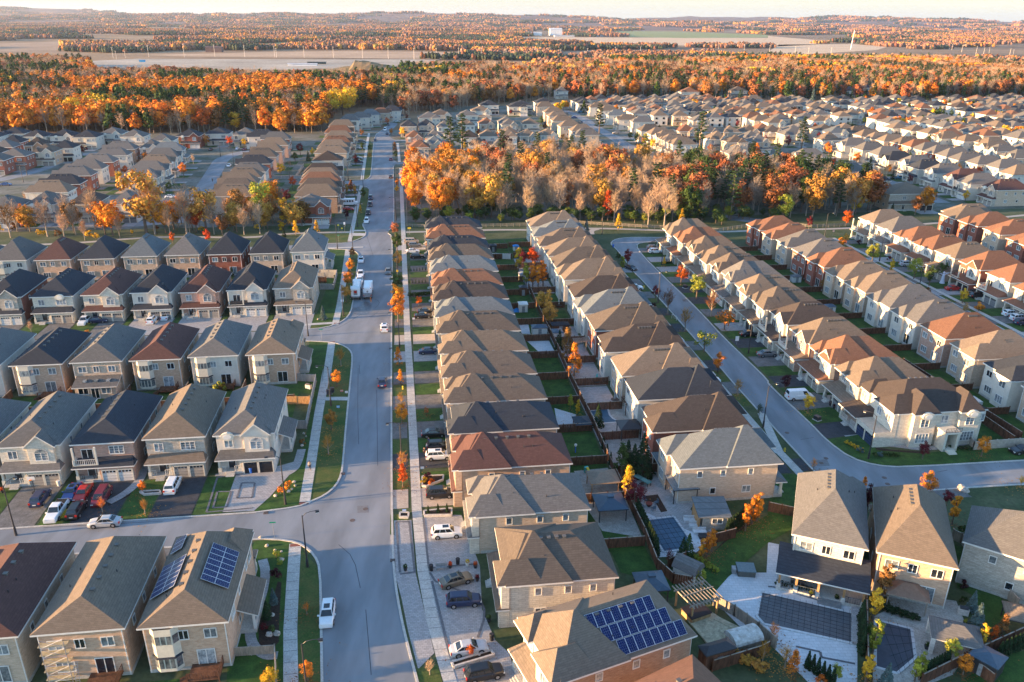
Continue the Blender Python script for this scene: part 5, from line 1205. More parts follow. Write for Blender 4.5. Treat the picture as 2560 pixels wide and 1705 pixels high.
while yy<12500:
    st=62+max(0,yy-2500)*.012;x=-yy*.78
    while x<yy*.78:
        a,b=x+fr_.uniform(-.4,.4)*st,yy+fr_.uniform(-.4,.4)*st*.5
        n1=noise.noise(Vector((a*.0011,b*.0016,2.2)))+.5*noise.noise(Vector((a*.004,b*.006,5.)))
        if n1>-.04+(.12 if a>300 else 0) and not any(inpoly(a,b,P) for P in FLD) and not inpoly(a,b,A):
            n2=noise.noise(Vector((a*.003,b*.004,9.)));k=(2 if noise.noise(Vector((a*.0025,b*.0035,31.)))>.12 else fr_.choice([0,1,4,0,3,5])) if n2<.3 else fr_.choice([2,2,1])
            CPT.append((a,b,max(0,hillz(a,b)),k,fr_.uniform(.8,1.15)*(1+max(0,yy-3000)*.00012),fr_.choice([0,PI])+fr_.uniform(-.25,.25)))
        x+=st
    yy+=st*.5
gn_scatter('distant_woods',CPT,CP,'hazy distant woods and hedgerows of pink, russet and gold crowns between fields','woods')
print('copses',len(CPT))
# ---------------------------------------------------------------- vehicles
PAINT={}
def paint(n,c,m=0.):
    if n not in PAINT: PAINT[n]=mat('paint_'+n,c,.28,.04,2,metal=m,spec=.7)
    return PAINT[n]
PC=dict(white=(.72,.73,.74),silver=(.45,.46,.47),black=(.012,.012,.015),navy=(.018,.028,.075),blue=(.03,.08,.24),red=(.45,.02,.015),maroon=(.16,.015,.03),bronze=(.16,.13,.09),grey=(.12,.13,.14),beige=(.38,.31,.24),teal=(.03,.16,.26))
TYRE=mat('tyre_rubber',(.015,.015,.016),.85,.1,5);RIM=mat('wheel_rim',(.4,.4,.42),.35,.05,5,metal=.7)
TAIL=mat('tail_light',(.5,.02,.01),.3,0,1);HEADL=mat('head_light',(.75,.75,.7),.15,0,1);CG=mat('car_glass',(.015,.02,.025),.06,.2,2,spec=.9)
ORG=mat('orange_plastic',(.75,.2,.02),.6,.05,2)
SH=dict( # length, half width, floor, belt stations (x,z), cabin (x0 base,x1 roof front,x2 roof rear,x3 base rear, roof z)
 sedan=(4.7,.91,.2,[(-2.35,.62),(-2.2,.88),(-1.5,.98),(-.9,.97),(1.0,.93),(1.9,.82),(2.25,.7),(2.35,.5)],(1.05,.35,-.95,-1.75,1.45)),
 suv=(4.65,.94,.26,[(-2.32,.8),(-2.22,1.05),(-1.5,1.1),(.9,1.08),(1.2,1.05),(2.0,.96),(2.25,.82),(2.32,.55)],(1.1,.5,-1.75,-2.2,1.72)),
 van=(5.0,.98,.24,[(-2.5,.8),(-2.42,1.05),(-1.5,1.1),(1.2,1.08),(1.6,1.02),(2.25,.86),(2.42,.74),(2.5,.5)],(1.65,.85,-2.05,-2.4,1.78)),
 pickup=(5.7,.98,.32,[(-2.85,.9),(-2.8,1.12),(-1.2,1.12),(.9,1.14),(1.2,1.14),(2.5,1.08),(2.78,.95),(2.85,.6)],(1.2,.6,-.75,-1.05,1.85)),
 cargo=(5.6,1.0,.3,[(-2.8,.9),(-2.75,1.2),(-1.5,1.2),(1.6,1.2),(1.8,1.15),(2.5,.98),(2.75,.85),(2.8,.5)],(1.95,1.25,-2.6,-2.74,2.15)))
def carmesh(ty,col):
    k=('car',ty,col)
    if k in WC: return WC[k]
    L,hw,fl,bl,cb=SH[ty];b=MB();n=8;rings=[]
    for x,z in bl:
        w=hw*(1 if abs(x)<L*.42 else .9)
        rings.append([(x,-w*.95,fl),(x,-w,fl+.25),(x,-w*.98,z-.12),(x,-w*.86,z),(x,w*.86,z),(x,w*.98,z-.12),(x,w,fl+.25),(x,w*.95,fl)])
    vs=[v for r in rings for v in r];fs=[]
    for i in range(len(rings)-1):
        for j in range(n): a=i*n+j;c=i*n+(j+1)%n;fs.append((a,a+n,c+n,c))
    fs.append(tuple(range(n)));fs.append(tuple(reversed(range(len(vs)-n,len(vs)))));b.add(vs,fs,0)
    x0,x1,x2,x3,zr=cb;zb=bl[2][1]-.02;wb,wt=hw*.86,hw*.68
    v=[(x0,-wb,zb),(x0,wb,zb),(x3,wb,zb),(x3,-wb,zb),(x1,-wt,zr-.05),(x1,wt,zr-.05),(x2,wt,zr-.05),(x2,-wt,zr-.05),(x1-.1,-wt*.85,zr),(x1-.1,wt*.85,zr),(x2+.1,wt*.85,zr),(x2+.1,-wt*.85,zr)]
    b.add(v,[(0,1,5,4),(1,2,6,5),(2,3,7,6),(3,0,4,7),(4,5,9,8),(5,6,10,9),(6,7,11,10),(7,4,8,11),(8,9,10,11)],0)
    for s in (-1,1):
        for xx in (-L*.3,L*.3): b.tube([(xx,s*(hw-.25),.34),(xx,s*(hw+.005),.34)],[.40,.40],12,1)
    if ty=='pickup': b.box(-2.7,-.78,1.10,-1.15,.78,1.135,1)
    b.box(-L/2-.02,-.26,.6,-L/2+.05,.26,.74,2)
    bm=b.mesh('car_body',[paint(col,PC[col]),TYRE,HEADL])
    g=MB();o=.02
    def lerp(p,q,t): return tuple(p[i]+(q[i]-p[i])*t for i in range(3))
    def pane(p,q,r,s_,n_,a=.08,c=.92,lo=.1,hi=.9):
        V=[]
        for t,h in ((a,lo),(c,lo),(c,hi),(a,hi)):
            m=lerp(lerp(p,q,t),lerp(s_,r,t),h);V.append((m[0]+n_[0]*o,m[1]+n_[1]*o,m[2]+n_[2]*o))
        g.add(V,[(0,1,2,3)],0)
    pane(v[0],v[1],v[5],v[4],(.8,0,.5),.04,.96,.02,.95);pane(v[2],v[3],v[7],v[6],(-.8,0,.5),.06,.94,.25,.92)
    for s,(p,q,r,t) in ((-1,(v[3],v[0],v[4],v[7])),(1,(v[1],v[2],v[6],v[5]))):
        if ty=='cargo': pane(p,q,r,t,(0,s,.3),*((.72,.92) if s<0 else (.08,.28)))
        elif ty=='pickup': pane(p,q,r,t,(0,s,.3),.08,.48);pane(p,q,r,t,(0,s,.3),.52,.92)
        else:
            for a,c in ((.06,.33),(.36,.63),(.66,.93)): pane(p,q,r,t,(0,s,.3),a,c)
    if ty in('suv','sedan') and hash_(col)%2: g.add([(x1-.2,-wt*.6,zr+.01),(x1-.2,wt*.6,zr+.01),(x1-1.1,wt*.6,zr+.01),(x1-1.1,-wt*.6,zr+.01)],[(0,1,2,3)],0)
    gm=g.mesh('windows',[CG])
    hl=MB();tl=MB();fx=bl[-2][0];fz=bl[-2][1];
    hl.box(fx-.12,-.26,fz-.12,fx+.05,.26,fz-.02,0) if 0 else None
    hl.box(-.1,-.2,-.08,.06,.2,.07,0);tl.box(-.05,-.16,-.14,.06,.16,.14,0)
    WC[k]=(bm,gm,hl.mesh('headlight',[HEADL]),tl.mesh('taillight',[TAIL]),(fx,fz,L,hw,bl[1][1]));return WC[k]
def wheelmesh():
    if 'wheel' not in WC:
        b=MB();b.tube([(0,-.11,0),(0,.11,0)],[.34,.34],14,0);r=MB();r.tube([(0,-.125,0),(0,-.10,0)],[.22,.22],10,0);r.tube([(0,.10,0),(0,.125,0)],[.22,.22],10,0);WC['wheel']=(b.mesh('wheel',[TYRE]),r.mesh('rim',[RIM]))
    return WC['wheel']
def car(x,y,hd,ty,col,label,group=None,z=.05):
    """hd: heading in degrees (direction the nose points)"""
    nm=dict(sedan='parked_car',suv='sport_utility_vehicle',van='minivan',pickup='pickup_truck',cargo='cargo_van')[ty]
    c=thing(nm,label,dict(sedan='car',suv='suv',van='minivan',pickup='pickup truck',cargo='van')[ty],(x,y,z),R(hd),group)
    bm,gm,hm,tm,(fx,fz,L,hw,bz)=carmesh(ty,col);link('body',bm,c);link('windows',gm,c)
    w,r=wheelmesh()
    for sx in (-1,1):
        for sy in (-1,1): o=link('wheel',w,c,(sx*L*.3,sy*(hw-.1),.34));link('rim',r,o)
    for s in (-1,1):
        link('headlight',hm,c,(fx,s*hw*.68,fz-.1));link('taillight',tm,c,(-L/2+.04,s*hw*.76,bz-.16))
        m=box_mesh(('mir'+col),lambda b:b.box(-.08,-.12,-.08,.08,.12,.09,0),[paint(col,PC[col])]);m.name='mirror';link('mirror',m,c,(L*.17,s*(hw+.1),1.02))
    return c
HD=dict(N=97.5,S=-82.5,E=7.5,W=187.5)
C_='''e 378 1225 N suv navy|navy SUV parked alone on grey drive by basketball hoop
e 528 1350 S pickup white|white pickup truck parked nose to street
e 668 1165 S sedan blue|bright blue sedan beside the red sports car
e 772 1175 S sedan red|bright red sports car between blue and maroon vehicles
e 940 1215 S van maroon|maroon minivan parked by curved walkway
e 712 1335 N suv black|black SUV parked beside white pickup tail
e 970 1445 W sedan silver|silver sedan parked at kerb on bottom street
e 1595 1105 N van white|white minivan alone on dark asphalt drive
b 660 970 S suv white|white SUV driving toward viewer on main road
b 1755 220 E suv white|white SUV with dark sunroof on large paver drive
b 1840 655 25 sedan bronze|bronze green sedan parked askew on pavers
b 1912 845 E suv navy|dark navy SUV on pavers below bronze sedan
b 1958 1285 14 sedan silver|pale silver sedan behind crimson sapling
b 2100 1515 16 suv black|black wagon at bottom edge of paver drive
f 1697 1180 E suv black|black SUV above three clipped cedars
f 1682 832 E suv white|white compact SUV with people behind it
f 1690 745 E suv black|black SUV with open tailgate beside white SUV
f 1640 625 E sedan black|dark teal sedan on fresh asphalt drive
f 1162 150 N sedan navy|dark sedan driving away with red brake lights
j 1183 975 N suv white|white crossover driving away at the junction
j 1218 450 S sedan grey|grey hatchback driving south on right lane
j 967 345 S sedan white|white coupe parked at kerb north of service trucks
j 965 480 S pickup white|white service pickup parked ahead of the big truck
j 955 540 S pickup white|second white pickup tight behind boom truck
j 1540 862 E sedan black|nearer of two black sedans on one drive
j 1565 822 E sedan black|farther of two black sedans on one drive
j 1592 1190 E sedan navy|navy sedan half hidden by porch
j 1432 175 E van beige|beige minivan on first drive of right row
j 1462 212 E suv grey|dark grey vehicle beside beige minivan
j 1440 265 E sedan white|white sedan beside dark SUV on right row drive
j 1487 315 E suv black|black SUV above the fresh dark drive
n 1055 985 S suv navy|farthest parked car in kerb line of four
n 1050 1048 S suv black|second parked dark car in kerb line
n 1033 1125 S suv black|large dark SUV third in kerb line
n 1018 1200 S suv white|white SUV nearest in kerb line of four
n 1240 790 N sedan black|black car driving beside the woodlot
n 1241 627 N sedan maroon|maroon car driving beside the side street
n 1097 450 S sedan navy|dark blue car parked on far left kerb
n 1187 355 S cargo white|white van at the road bend
n 1207 392 S sedan navy|dark blue car just south of white van
n 1215 308 S suv black|dark car under bend tree
n 1290 275 E sedan white|white car beyond the bend
n 845 1088 E sedan red|red car beside white bus on driveway
n 962 520 E sedan white|white car on far drive among green shrubs
n 940 615 E sedan silver|silver car beside dark car on far drive
n 945 652 E suv navy|dark SUV nearest on far twin drive
n 972 462 E suv grey|grey car at far shaded drive
i 785 912 S pickup white|white pickup truck with bed on middle cross street
i 905 905 E sedan navy|navy car beside white pickup on cross street
i 1402 905 N suv white|white SUV on pale pavers before gabled house
i 1530 868 N sedan white|white car tucked beside lamp pole
k 1300 238 E suv grey|grey blue SUV behind white SUV at loop
k 1320 268 E suv white|white SUV parked at the loop house
k 1092 418 -60 sedan black|black car parked on second street drive
k 1130 605 E suv white|white car peeking past grey roof
k 1488 1092 E suv white|white SUV peeking past brown roof
g 1812 130 E sedan white|white sedan nose out from behind grey roof
g 1768 80 E sedan silver|pale blue car under striped cover
k 2180 1030 E sedan black|black convertible beside covered motorcycle
k 2345 1215 E sedan grey|grey blue car on dark drive near yellow tree
k 2240 130 W suv maroon|maroon SUV on trailhead street
h 285 285 E cargo white|white cargo van parked under yellow tree
l 1275 385 E suv silver|silver blue SUV on third street drive
l 1430 435 E suv white|white SUV behind mixed yellow tree
l 1703 608 E sedan red|red sedan partly behind dark shrub
l 1885 640 E sedan grey|grey car under balcony house
l 1925 680 E suv black|black SUV on third street drive
l 2235 845 E suv white|white SUV farther left of right edge trio
l 2305 885 E suv white|second white SUV at the right edge
l 2345 925 E suv navy|navy SUV at right picture edge
h 2340 780 W sedan black|black car cut by right picture edge
m 55 860 E sedan blue|bright blue car on left neighbourhood drive
m 450 672 E sedan blue|blue car beside brick gabled house
m 1105 1170 N suv teal|light blue SUV before navy garage doors
m 800 528 N sedan black|black car under dark porch roof
m 1940 538 N sedan black|black car before charcoal turreted house
m 2185 528 N sedan white|white car before cream forest house
m 2250 535 N sedan maroon|dark car right of white forest house car
m 2108 685 S sedan white|white car on winding lane kerb
m 1570 975 E sedan white|white car behind ravine trees
o 575 238 E sedan blue|blue car on short lane
o 638 285 S sedan navy|dark car on short lane kerb
o 632 190 E suv teal|green blue car before white castle house
o 830 275 E suv white|white car on far lane drive
o 955 385 W suv beige|beige SUV beside dark hedge lane
p 930 690 E sedan black|black car before slate gabled house
p 1870 300 W suv grey|grey SUV at parking lot entrance
p 2330 420 W suv teal|teal vehicle at dusty lot edge
p 1205 800 E pickup teal|green jeep near woodlot end'''
for ln in C_.split('\n'):
    a_,lab=ln.split('|');q=a_.split();x,y=at(q[0],float(q[1]),float(q[2]));car(x,y,HD[q[3]] if q[3] in HD else float(q[3]),q[4],q[5],lab)
# the two works trucks, the shuttle bus
def wheels(o,xs,hw,r=1.35):
    w,rm=wheelmesh()
    for x in xs:
        for s in (-1,1): q=link('wheel',w,o,(x,s*hw,.34*r));q.scale=(r,1.4,r);link('rim',rm,q)
WHT=mat('truck_white',(.74,.75,.76),.4,.04,2);GRYM=mat('grey_steel',(.25,.26,.27),.5,.15,3)
x,y=at('j',922,690);o=thing('hydro_excavation_truck','long white boom truck with tank and ladders working at the kerb','truck',(x,y,.05),R(97.5))
b=MB();b.box(-1.5,-1.15,.9,6.8,1.15,1.2,0);build(b,'chassis',[GRYM],o)
b=MB();b.box(6.8,-1.2,.7,9.2,1.2,2.9,0);b.box(9.2,-1.1,.7,9.9,1.1,1.9,0);cb=build(b,'cab',[WHT],o);b=MB();b.add([(9.22,-1.05,1.95),(9.22,1.05,1.95),(9.22,1.05,2.75),(9.22,-1.05,2.75)],[(0,1,2,3)]);build(b,'windscreen',[CG],cb)
b=MB();b.box(-1.4,-1.2,1.2,.9,1.2,3.3,0);b.tube([(1.,0,2.3),(6.2,0,2.3)],[1.1,1.1],14,0);b.box(-1.45,-.5,1.6,-1.4,.5,2.9,1);build(b,'tank_body',[WHT,GRYM],o)
b=MB()
for i in range(8): b.box(-1.2+i*.3,-1.3,3.3,-1.1+i*.3,1.3,3.42,0)
b.box(-1.3,-1.3,3.42,1.2,-1.22,3.55,0);b.box(-1.3,1.22,3.42,1.2,1.3,3.55,0);b.tube([(1.,.3,3.6),(5.5,.2,4.3),(7.5,.1,3.9)],[.18,.2,.16],8,0);build(b,'boom_rack',[WHT],o)
b=MB();b.add([(-1.47,-.35,2.1),(-1.47,.0,2.1),(-1.47,.35,2.25),(-1.47,.35,2.9),(-1.47,.0,2.75),(-1.47,-.35,2.95)],[(5,4,3,2,1,0)]);build(b,'red_emblem',[TAIL],o)
wheels(o,(-.6,.5,5.2,8.),1.05);
for s in (-1,1): b=MB();b.box(-1.5,s*1.0-.12,1.0,-1.42,s*1.0+.12,1.2,0);build(b,'taillight',[TAIL],o)
x,y=at('j',1030,690);o=thing('tanker_truck','white rounded tanker truck stopped beside the boom truck','truck',(x,y,.05),R(97.5))
b=MB();b.box(-1.,-1.1,.8,7.6,1.1,1.15,0);build(b,'chassis',[GRYM],o)
b=MB();b.tube([(-.4,0,2.25),(-.1,0,2.25),(5.1,0,2.25),(5.4,0,2.25)],[.9,1.25,1.25,.9],16,0);b.tube([(-.42,0,2.25),(-.41,0,2.25)],[.28,.28],10,1);b.box(-1.1,-1.2,1.0,-.4,1.2,1.9,1);build(b,'tank',[WHT,GRYM],o)
b=MB();b.box(5.7,-1.15,.7,7.9,1.15,2.9,0);build(b,'cab',[WHT],o);wheels(o,(.2,1.3,6.8),1.0)
for s in (-1,1): b=MB();b.box(-.5,s*.95-.12,3.1,-.38,s*.95+.12,3.3,0);build(b,'beacon',[ORG],o)
for s in (-1,1): b=MB();b.box(-1.15,s*1.-.12,1.2,-1.1,s*1.+.12,1.5,0);build(b,'taillight',[TAIL],o)
x,y=at('n',855,1045);o=thing('shuttle_bus','white camper bus with side windows on red brick house drive','bus',(x,y,.05),R(7.5))
b=MB();b.box(-3.4,-1.1,.5,2.6,1.1,2.9,0);b.box(2.6,-1.05,.5,3.6,1.05,1.6,0);bd=build(b,'body',[WHT],o)
for i in range(5):
    for s in (-1,1): b=MB();b.box(-2.9+i*1.05,s*1.11-.01,1.7,-2.2+i*1.05,s*1.11+.01,2.4,0);build(b,'window',[CG],bd)
wheels(o,(-2.2,2.3),.98,1.15)
# ---------------------------------------------------------------- people
SKIN=mat('skin',(.45,.27,.19),.6,.05,4);HAIR=mat('dark_hair',(.02,.015,.012),.7,.1,5)
CL={}
def cloth(n,c): 
    return mat('cloth_'+n,c,.9,.12,3)
def skinned(name,V,E_,rad,m,par):
    import bmesh
    bm=bmesh.new();ly=bm.verts.layers.skin.verify();vs=[bm.verts.new(v) for v in V]
    for i,(v,r) in enumerate(zip(vs,rad)): v[ly].radius=(r,r);v[ly].use_root=(i==0)
    for a_,b_ in E_: bm.edges.new((vs[a_],vs[b_]))
    me=bpy.data.meshes.new(name);bm.to_mesh(me);bm.free();me.materials.append(m);o=link(name,me,par);o.modifiers.new('skin','SKIN')
    sb=o.modifiers.new('sub','SUBSURF');sb.levels=1;sb.render_levels=1;return o
def person(x,y,hd,top,bot,label,group=None,stride=.22,hold=0.,sc=1.):
    p=thing('person',label,'person',(x,y,.07),R(hd),group,sc)
    s=stride
    V=[(0,0,.95),(0,0,1.12),(0,0,1.32),(.01,0,1.45),(.02,0,1.52),(.03,0,1.63),(.04,0,1.72)];rd=[.14,.12,.15,.09,.055,.085,.07];E_=[(0,1),(1,2),(2,3),(3,4),(4,5),(5,6)]
    def add(pts__,rads,frm):
        pr=frm
        for q,r in zip(pts__,rads): V.append(q);rd.append(r);E_.append((pr,len(V)-1));pr=len(V)-1
        return pr
    for sg in (-1,1):
        f=s*sg;add([(0,sg*.09,.88),(f*.55,sg*.1,.5),(f,sg*.1,.09),(f+.14,sg*.11,.04)],[.1,.062,.042,.035],0)
        e=-s*sg*.8+hold*.3;h=add([(0,sg*.17,1.4),(e*.3-.02,sg*.23,1.13),(e+.05,sg*.24,.9+hold*.3)],[.06,.045,.03],3)
        hx,hy,hz=V[h];pm=add([(hx+.02,hy,hz-.06)],[.026],h)
        for k in range(4): add([(hx+.035-.022*k,hy+.004*sg,hz-.11),(hx+.045-.022*k,hy-.01*sg,hz-.14-.006*(1.5-abs(k-1.5)))],[.009,.008],pm)
        add([(hx+.05,hy-.01*sg,hz-.07),(hx+.06,hy-.02*sg,hz-.1)],[.01,.008],h)
    skinned('body',V,E_,rd,SKIN,p)
    # jacket
    V=[(0,0,.92),(0,0,1.12),(0,0,1.33),(.01,0,1.44)];rd=[.155,.14,.175,.1];E_=[(0,1),(1,2),(2,3)]
    for sg in (-1,1): e=-s*sg*.8+hold*.3;add([(0,sg*.18,1.4),(e*.3-.02,sg*.235,1.13),(e+.04,sg*.24,.93+hold*.3)],[.075,.06,.045],2)
    skinned('jacket',V,E_,rd,top,p)
    V=[(0,0,.95)];rd=[.15];E_=[]
    for sg in (-1,1): f=s*sg;add([(0,sg*.09,.86),(f*.55,sg*.1,.5),(f,sg*.1,.11)],[.115,.08,.058],0)
    skinned('trousers',V,E_,rd,bot,p)
    b=MB();b.tube([(0,0,1.64),(.0,0,1.70),(.01,0,1.755),(.02,0,1.78)],[.095,.11,.085,.03],10);build(b,'hair',[HAIR],p)
    b=MB();b.add([(.12,-.035,1.665),(.135,0,1.62),(.12,.035,1.665)],[(0,1,2)]);build(b,'nose',[SKIN],p)
    return p
for r_,u,v,hd,tc,bc,lab,st,ho in (('f',498,938,-75,(.62,.5,.36),(.03,.03,.04),'pedestrian in beige jacket walking down the left pavement',.24,0),('f',1550,808,100,(.02,.02,.03),(.02,.02,.03),'person in black clothes standing behind white SUV',.05,.2),('f',1572,765,10,(.6,.58,.55),(.08,.1,.2),'person in pale top by the open tailgate',.05,.6),('f',1588,712,10,(.05,.07,.2),(.03,.03,.05),'person in dark blue leaning at black SUV',.05,.6),
  ('j',1058,722,187,(.8,.2,.02),(.8,.25,.03),'road worker in orange suit behind the tanker',.08,.4),('j',868,690,10,(.45,.6,.05),(.05,.06,.1),'worker in lime vest beside boom truck',.05,.3),('n',1333,868,97,(.03,.06,.2),(.02,.02,.03),'left of two walkers in blue beside woodlot',.24,0),('n',1349,866,97,(.05,.06,.16),(.03,.03,.04),'right of two walkers in dark blue beside woodlot',.2,0),('m',1957,828,97,(.02,.02,.03),(.02,.02,.03),'lone person in black walking on winding lane',.22,0)):
    x,y=at(r_,u,v);person(x,y,hd,cloth(lab[:12]+str(u),tc),cloth('t'+str(u),bc),lab,None,st,ho)
# ---------------------------------------------------------------- street lamps, signs, small street things
WPOLE=mat('brown_pole',(.10,.055,.035),.8,.15,3)
def lamp(r_,u,v,hd,label,h=9.,group='street lamps'):
    x,y=at(r_,u,v);o=thing('street_lamp',label,'street lamp',(x,y,0),R(hd),group)
    pm=box_mesh('lamp_pole',lambda b:(b.tube([(0,0,0),(0,0,1.4),(0,0,1.45),(0,0,8.6)],[.2,.18,.12,.075],8,0),),[DARKM]);pm.name='pole';link('pole',pm,o,sc=(1,1,h/9))
    am=box_mesh('lamp_arm',lambda b:b.tube([(0,0,8.4),(.5,0,8.85),(1.2,0,9.),(2.,0,8.95)],[.05,.05,.045,.04],6,0),[DARKM]);am.name='arm';link('arm',am,o,(0,0,h-9))
    hm=box_mesh('lamp_head',lambda b:(b.box(1.8,-.16,8.72,2.3,.16,8.96,0),b.box(1.86,-.12,8.62,2.24,.12,8.72,1)),[DARKM,HEADL]);hm.name='lamp_head';link('lamp_head',hm,o,(0,0,h-9))
for q in (('b',475,505,20,'tall black lamp at the bottom left street corner'),('b',482,1760,10,'lamp rising from the bottom edge by orange tree'),('f',690,350,190,'lamp beside mailbox halfway along left boulevard'),('f',272,1255,190,'lamp among orange shrubs on the left corner lawn'),('f',1343,925,187,'lamp on right boulevard beside red orange tree'),('e',150,1540,70,'leaning lamp behind maroon roof at left edge'),('j',805,845,187,'lamp beside boom truck on left boulevard'),('j',1322,1140,187,'lamp on right boulevard before large paver drive'),('j',480,1030,187,'lamp at the corner of middle cross street'),('j',750,232,187,'brown lamp at upper left corner'),('j',893,250,187,'lamp beside small rusty boulevard tree'),('j',1302,500,187,'lamp carrying the yellow sign on right boulevard'),('k',1342,728,25,'lamp on second street beside small red tree'),('k',1376,378,10,'lamp at the loop beside white SUV'),('k',2175,1190,187,'lamp by black convertible on second street'),('h',922,838,140,'tall lamp standing in corner house garden'),('g',2310,545,25,'tall lamp left of second street near pool lots'),('l',1024,345,10,'lamp on third street near yellow green tree'),('l',1383,615,10,'lamp on third street near dark green trees'),('l',520,120,10,'lamp at the third street trailhead'),('n',935,1242,10,'lamp beside four parked cars'),('n',1292,1290,187,'lamp on right boulevard near crosswalk'),('n',1290,1180,187,'lamp on right boulevard beside thin woodland'),('n',1293,880,187,'lamp on right boulevard beside walkers'),('n',988,900,187,'lamp at far left street corner'),('n',850,815,10,'lamp before white gabled block end'),('n',317,850,10,'lamp among small fenced yards'),('m',2030,595,10,'lamp near cream forest house cars'),('m',2155,688,187,'lamp beside small rusty tree on winding lane'),('m',250,765,10,'lamp before twin brick gables'),('m',215,830,10,'lamp on green verge with blue car'),('m',765,545,10,'lamp before forest row garage'),('o',828,1310,10,'lamp at trail entrance of loop'),('o',715,235,10,'lamp on far short lane'),('p',1545,970,187,'dark lamp beyond woodlot near red roofs'),('p',1860,330,10,'lamp beside the parking lot houses'),('i',1525,868,97,'lamp before dark gabled house with white car')):
    lamp(*q[:4],q[4])
def post_sign(r_,u,v,w,h,z,col,label,name='sign',two=False):
    x,y=at(r_,u,v);o=thing(name,label,'sign',(x,y,0),R(GA));b=MB();b.tube([(0,0,0),(0,0,z+h)],[.035,.035],6);build(b,'post',[GRYM],o)
    b=MB();b.box(-w/2,-.05,z,w/2,-.03,z+h,0);build(b,'panel',[mat('sign_'+name+str(col),col,.5,.03,2)],o);return o
GRN=(.0,.30,.16)
for q in (('b',170,240,.9,.2,2.7,GRN,'green street name sign at bottom street corner','street_sign'),('j',605,1070,.9,.2,2.7,GRN,'green street name sign at middle cross street','street_sign'),('j',762,170,.8,.2,2.5,GRN,'green street name sign near upper crosswalk','street_sign'),('j',1303,505,.6,.6,2.2,(.8,.5,.02),'yellow diamond warning sign on right boulevard','warning_sign'),('n',1413,1310,1.2,.6,2.,(.8,.6,.05),'yellow arrow sign at right crosswalk','warning_sign'),('n',760,1280,.6,.5,2.,(.8,.6,.05),'yellow sign left of crosswalk signal','warning_sign'),('n',793,1295,.6,.5,1.4,(.8,.6,.05),'second yellow sign left of crosswalk signal','warning_sign'),('k',2065,1110,.9,1.2,1.,(.75,.75,.75),'white realty sign board on corner lawn','lawn_sign'),('j',800,800,.7,.6,2.6,(.7,.75,.85),'white notice fixed low on lamp by works trucks','notice_board'),('n',820,1310,.6,.9,3.6,(.7,.75,.8),'white pedestrian signal with green post','crossing_signal'),('f',1330,935,.5,.7,1.8,(.05,.15,.6),'small blue notice on right boulevard lamp','notice_board'),('p',595,1330,.7,.6,1.8,(.8,.5,.45),'pinkish notice board by trailhead','notice_board')):
    post_sign(*q[:8],name=q[8])
# election style lawn boards, flat on short stakes
for r_,u,v,col,lab in (('f',790,228,(.7,.15,.12),'red and white lawn board by mailbox'),('f',833,240,(.75,.75,.75),'white lawn board at the kerb'),('f',758,375,(.25,.5,.8),'pale blue lawn board below mailbox'),('f',1530,940,(.6,.7,.8),'blue and white lawn board on paver drive'),('f',1365,1335,(.25,.45,.85),'blue lawn board behind planter box'),('j',1450,885,(.6,.65,.85),'pale lawn board on grass beside black sedans'),('j',885,475,(.7,.2,.2),'red lawn board beside mailboxes')):
    x,y=at(r_,u,v);o=thing('lawn_sign',lab,'sign',(x,y,0),R(GA));b=MB();b.box(-.3,-.015,.25,.3,.015,.7,0);b.box(-.29,-.02,.42,.29,-.016,.55,1);build(b,'panel',[mat('board'+lab[:9],col,.5,.02,2),TRIM],o);b=MB();b.box(-.02,-.01,0,.02,.01,.25);build(b,'stake',[GRYM],o)
for r_,u,v,lab in (('f',1352,195,'yellow fire hydrant on right boulevard grass'),('h',152,768,'pale yellow hydrant on second street verge'),('k',1213,590,'yellow hydrant on second street green verge'),('i',148,1005,'yellow hydrant by middle cross street lawn')):
    x,y=at(r_,u,v);o=thing('fire_hydrant',lab,'hydrant',(x,y,.03));b=MB();b.tube([(0,0,0),(0,0,.08),(0,0,.1),(0,0,.55),(0,0,.65),(0,0,.75)],[.18,.18,.12,.12,.15,.04],10);build(b,'barrel',[mat('hydrant_yellow',(.75,.5,.05),.5,.08,3)],o);b=MB();b.tube([(-.22,0,.45),(.22,0,.45)],[.06,.06],8);b.tube([(0,-.2,.4),(0,0,.4)],[.07,.07],8);build(b,'nozzle',[mat('hydrant_yellow',(.75,.5,.05))],o)
def boxes(r_,u,v,lab,n=1):
    x,y=at(r_,u,v);o=thing('community_mailbox',lab,'mailbox',(x,y,.05),R(GA))
    b=MB();b.box(-.5,-.25,.5,.5,.25,1.6,0);build(b,'cabinet',[DARKM],o);b=MB();b.box(-.08,-.08,0,.08,.08,.5);build(b,'pedestal',[GRYM],o)
boxes('f',700,245,'black community mailbox beside lamp on left boulevard');boxes('f',675,262,'grey utility box beside the mailbox');boxes('j',860,478,'dark community mailbox by boulevard trees')
for r_,u,v,lab in (('h',450,480,'black transformer box on lawn by dark drive'),('k',1592,590,'dark transformer box under scarlet tree')):
    x,y=at(r_,u,v);o=thing('utility_box',lab,'utility box',(x,y,.03),R(-60));b=MB();b.box(-.7,-.6,0,.7,.6,.15,1);b.box(-.55,-.45,.15,.55,.45,.85,0);b.box(-.6,-.5,.85,.6,.5,.92,0);build(b,'cabinet',[DARKM,CONC],o)
MHM=mat('manhole_iron',(.12,.09,.08),.8,.2,5)
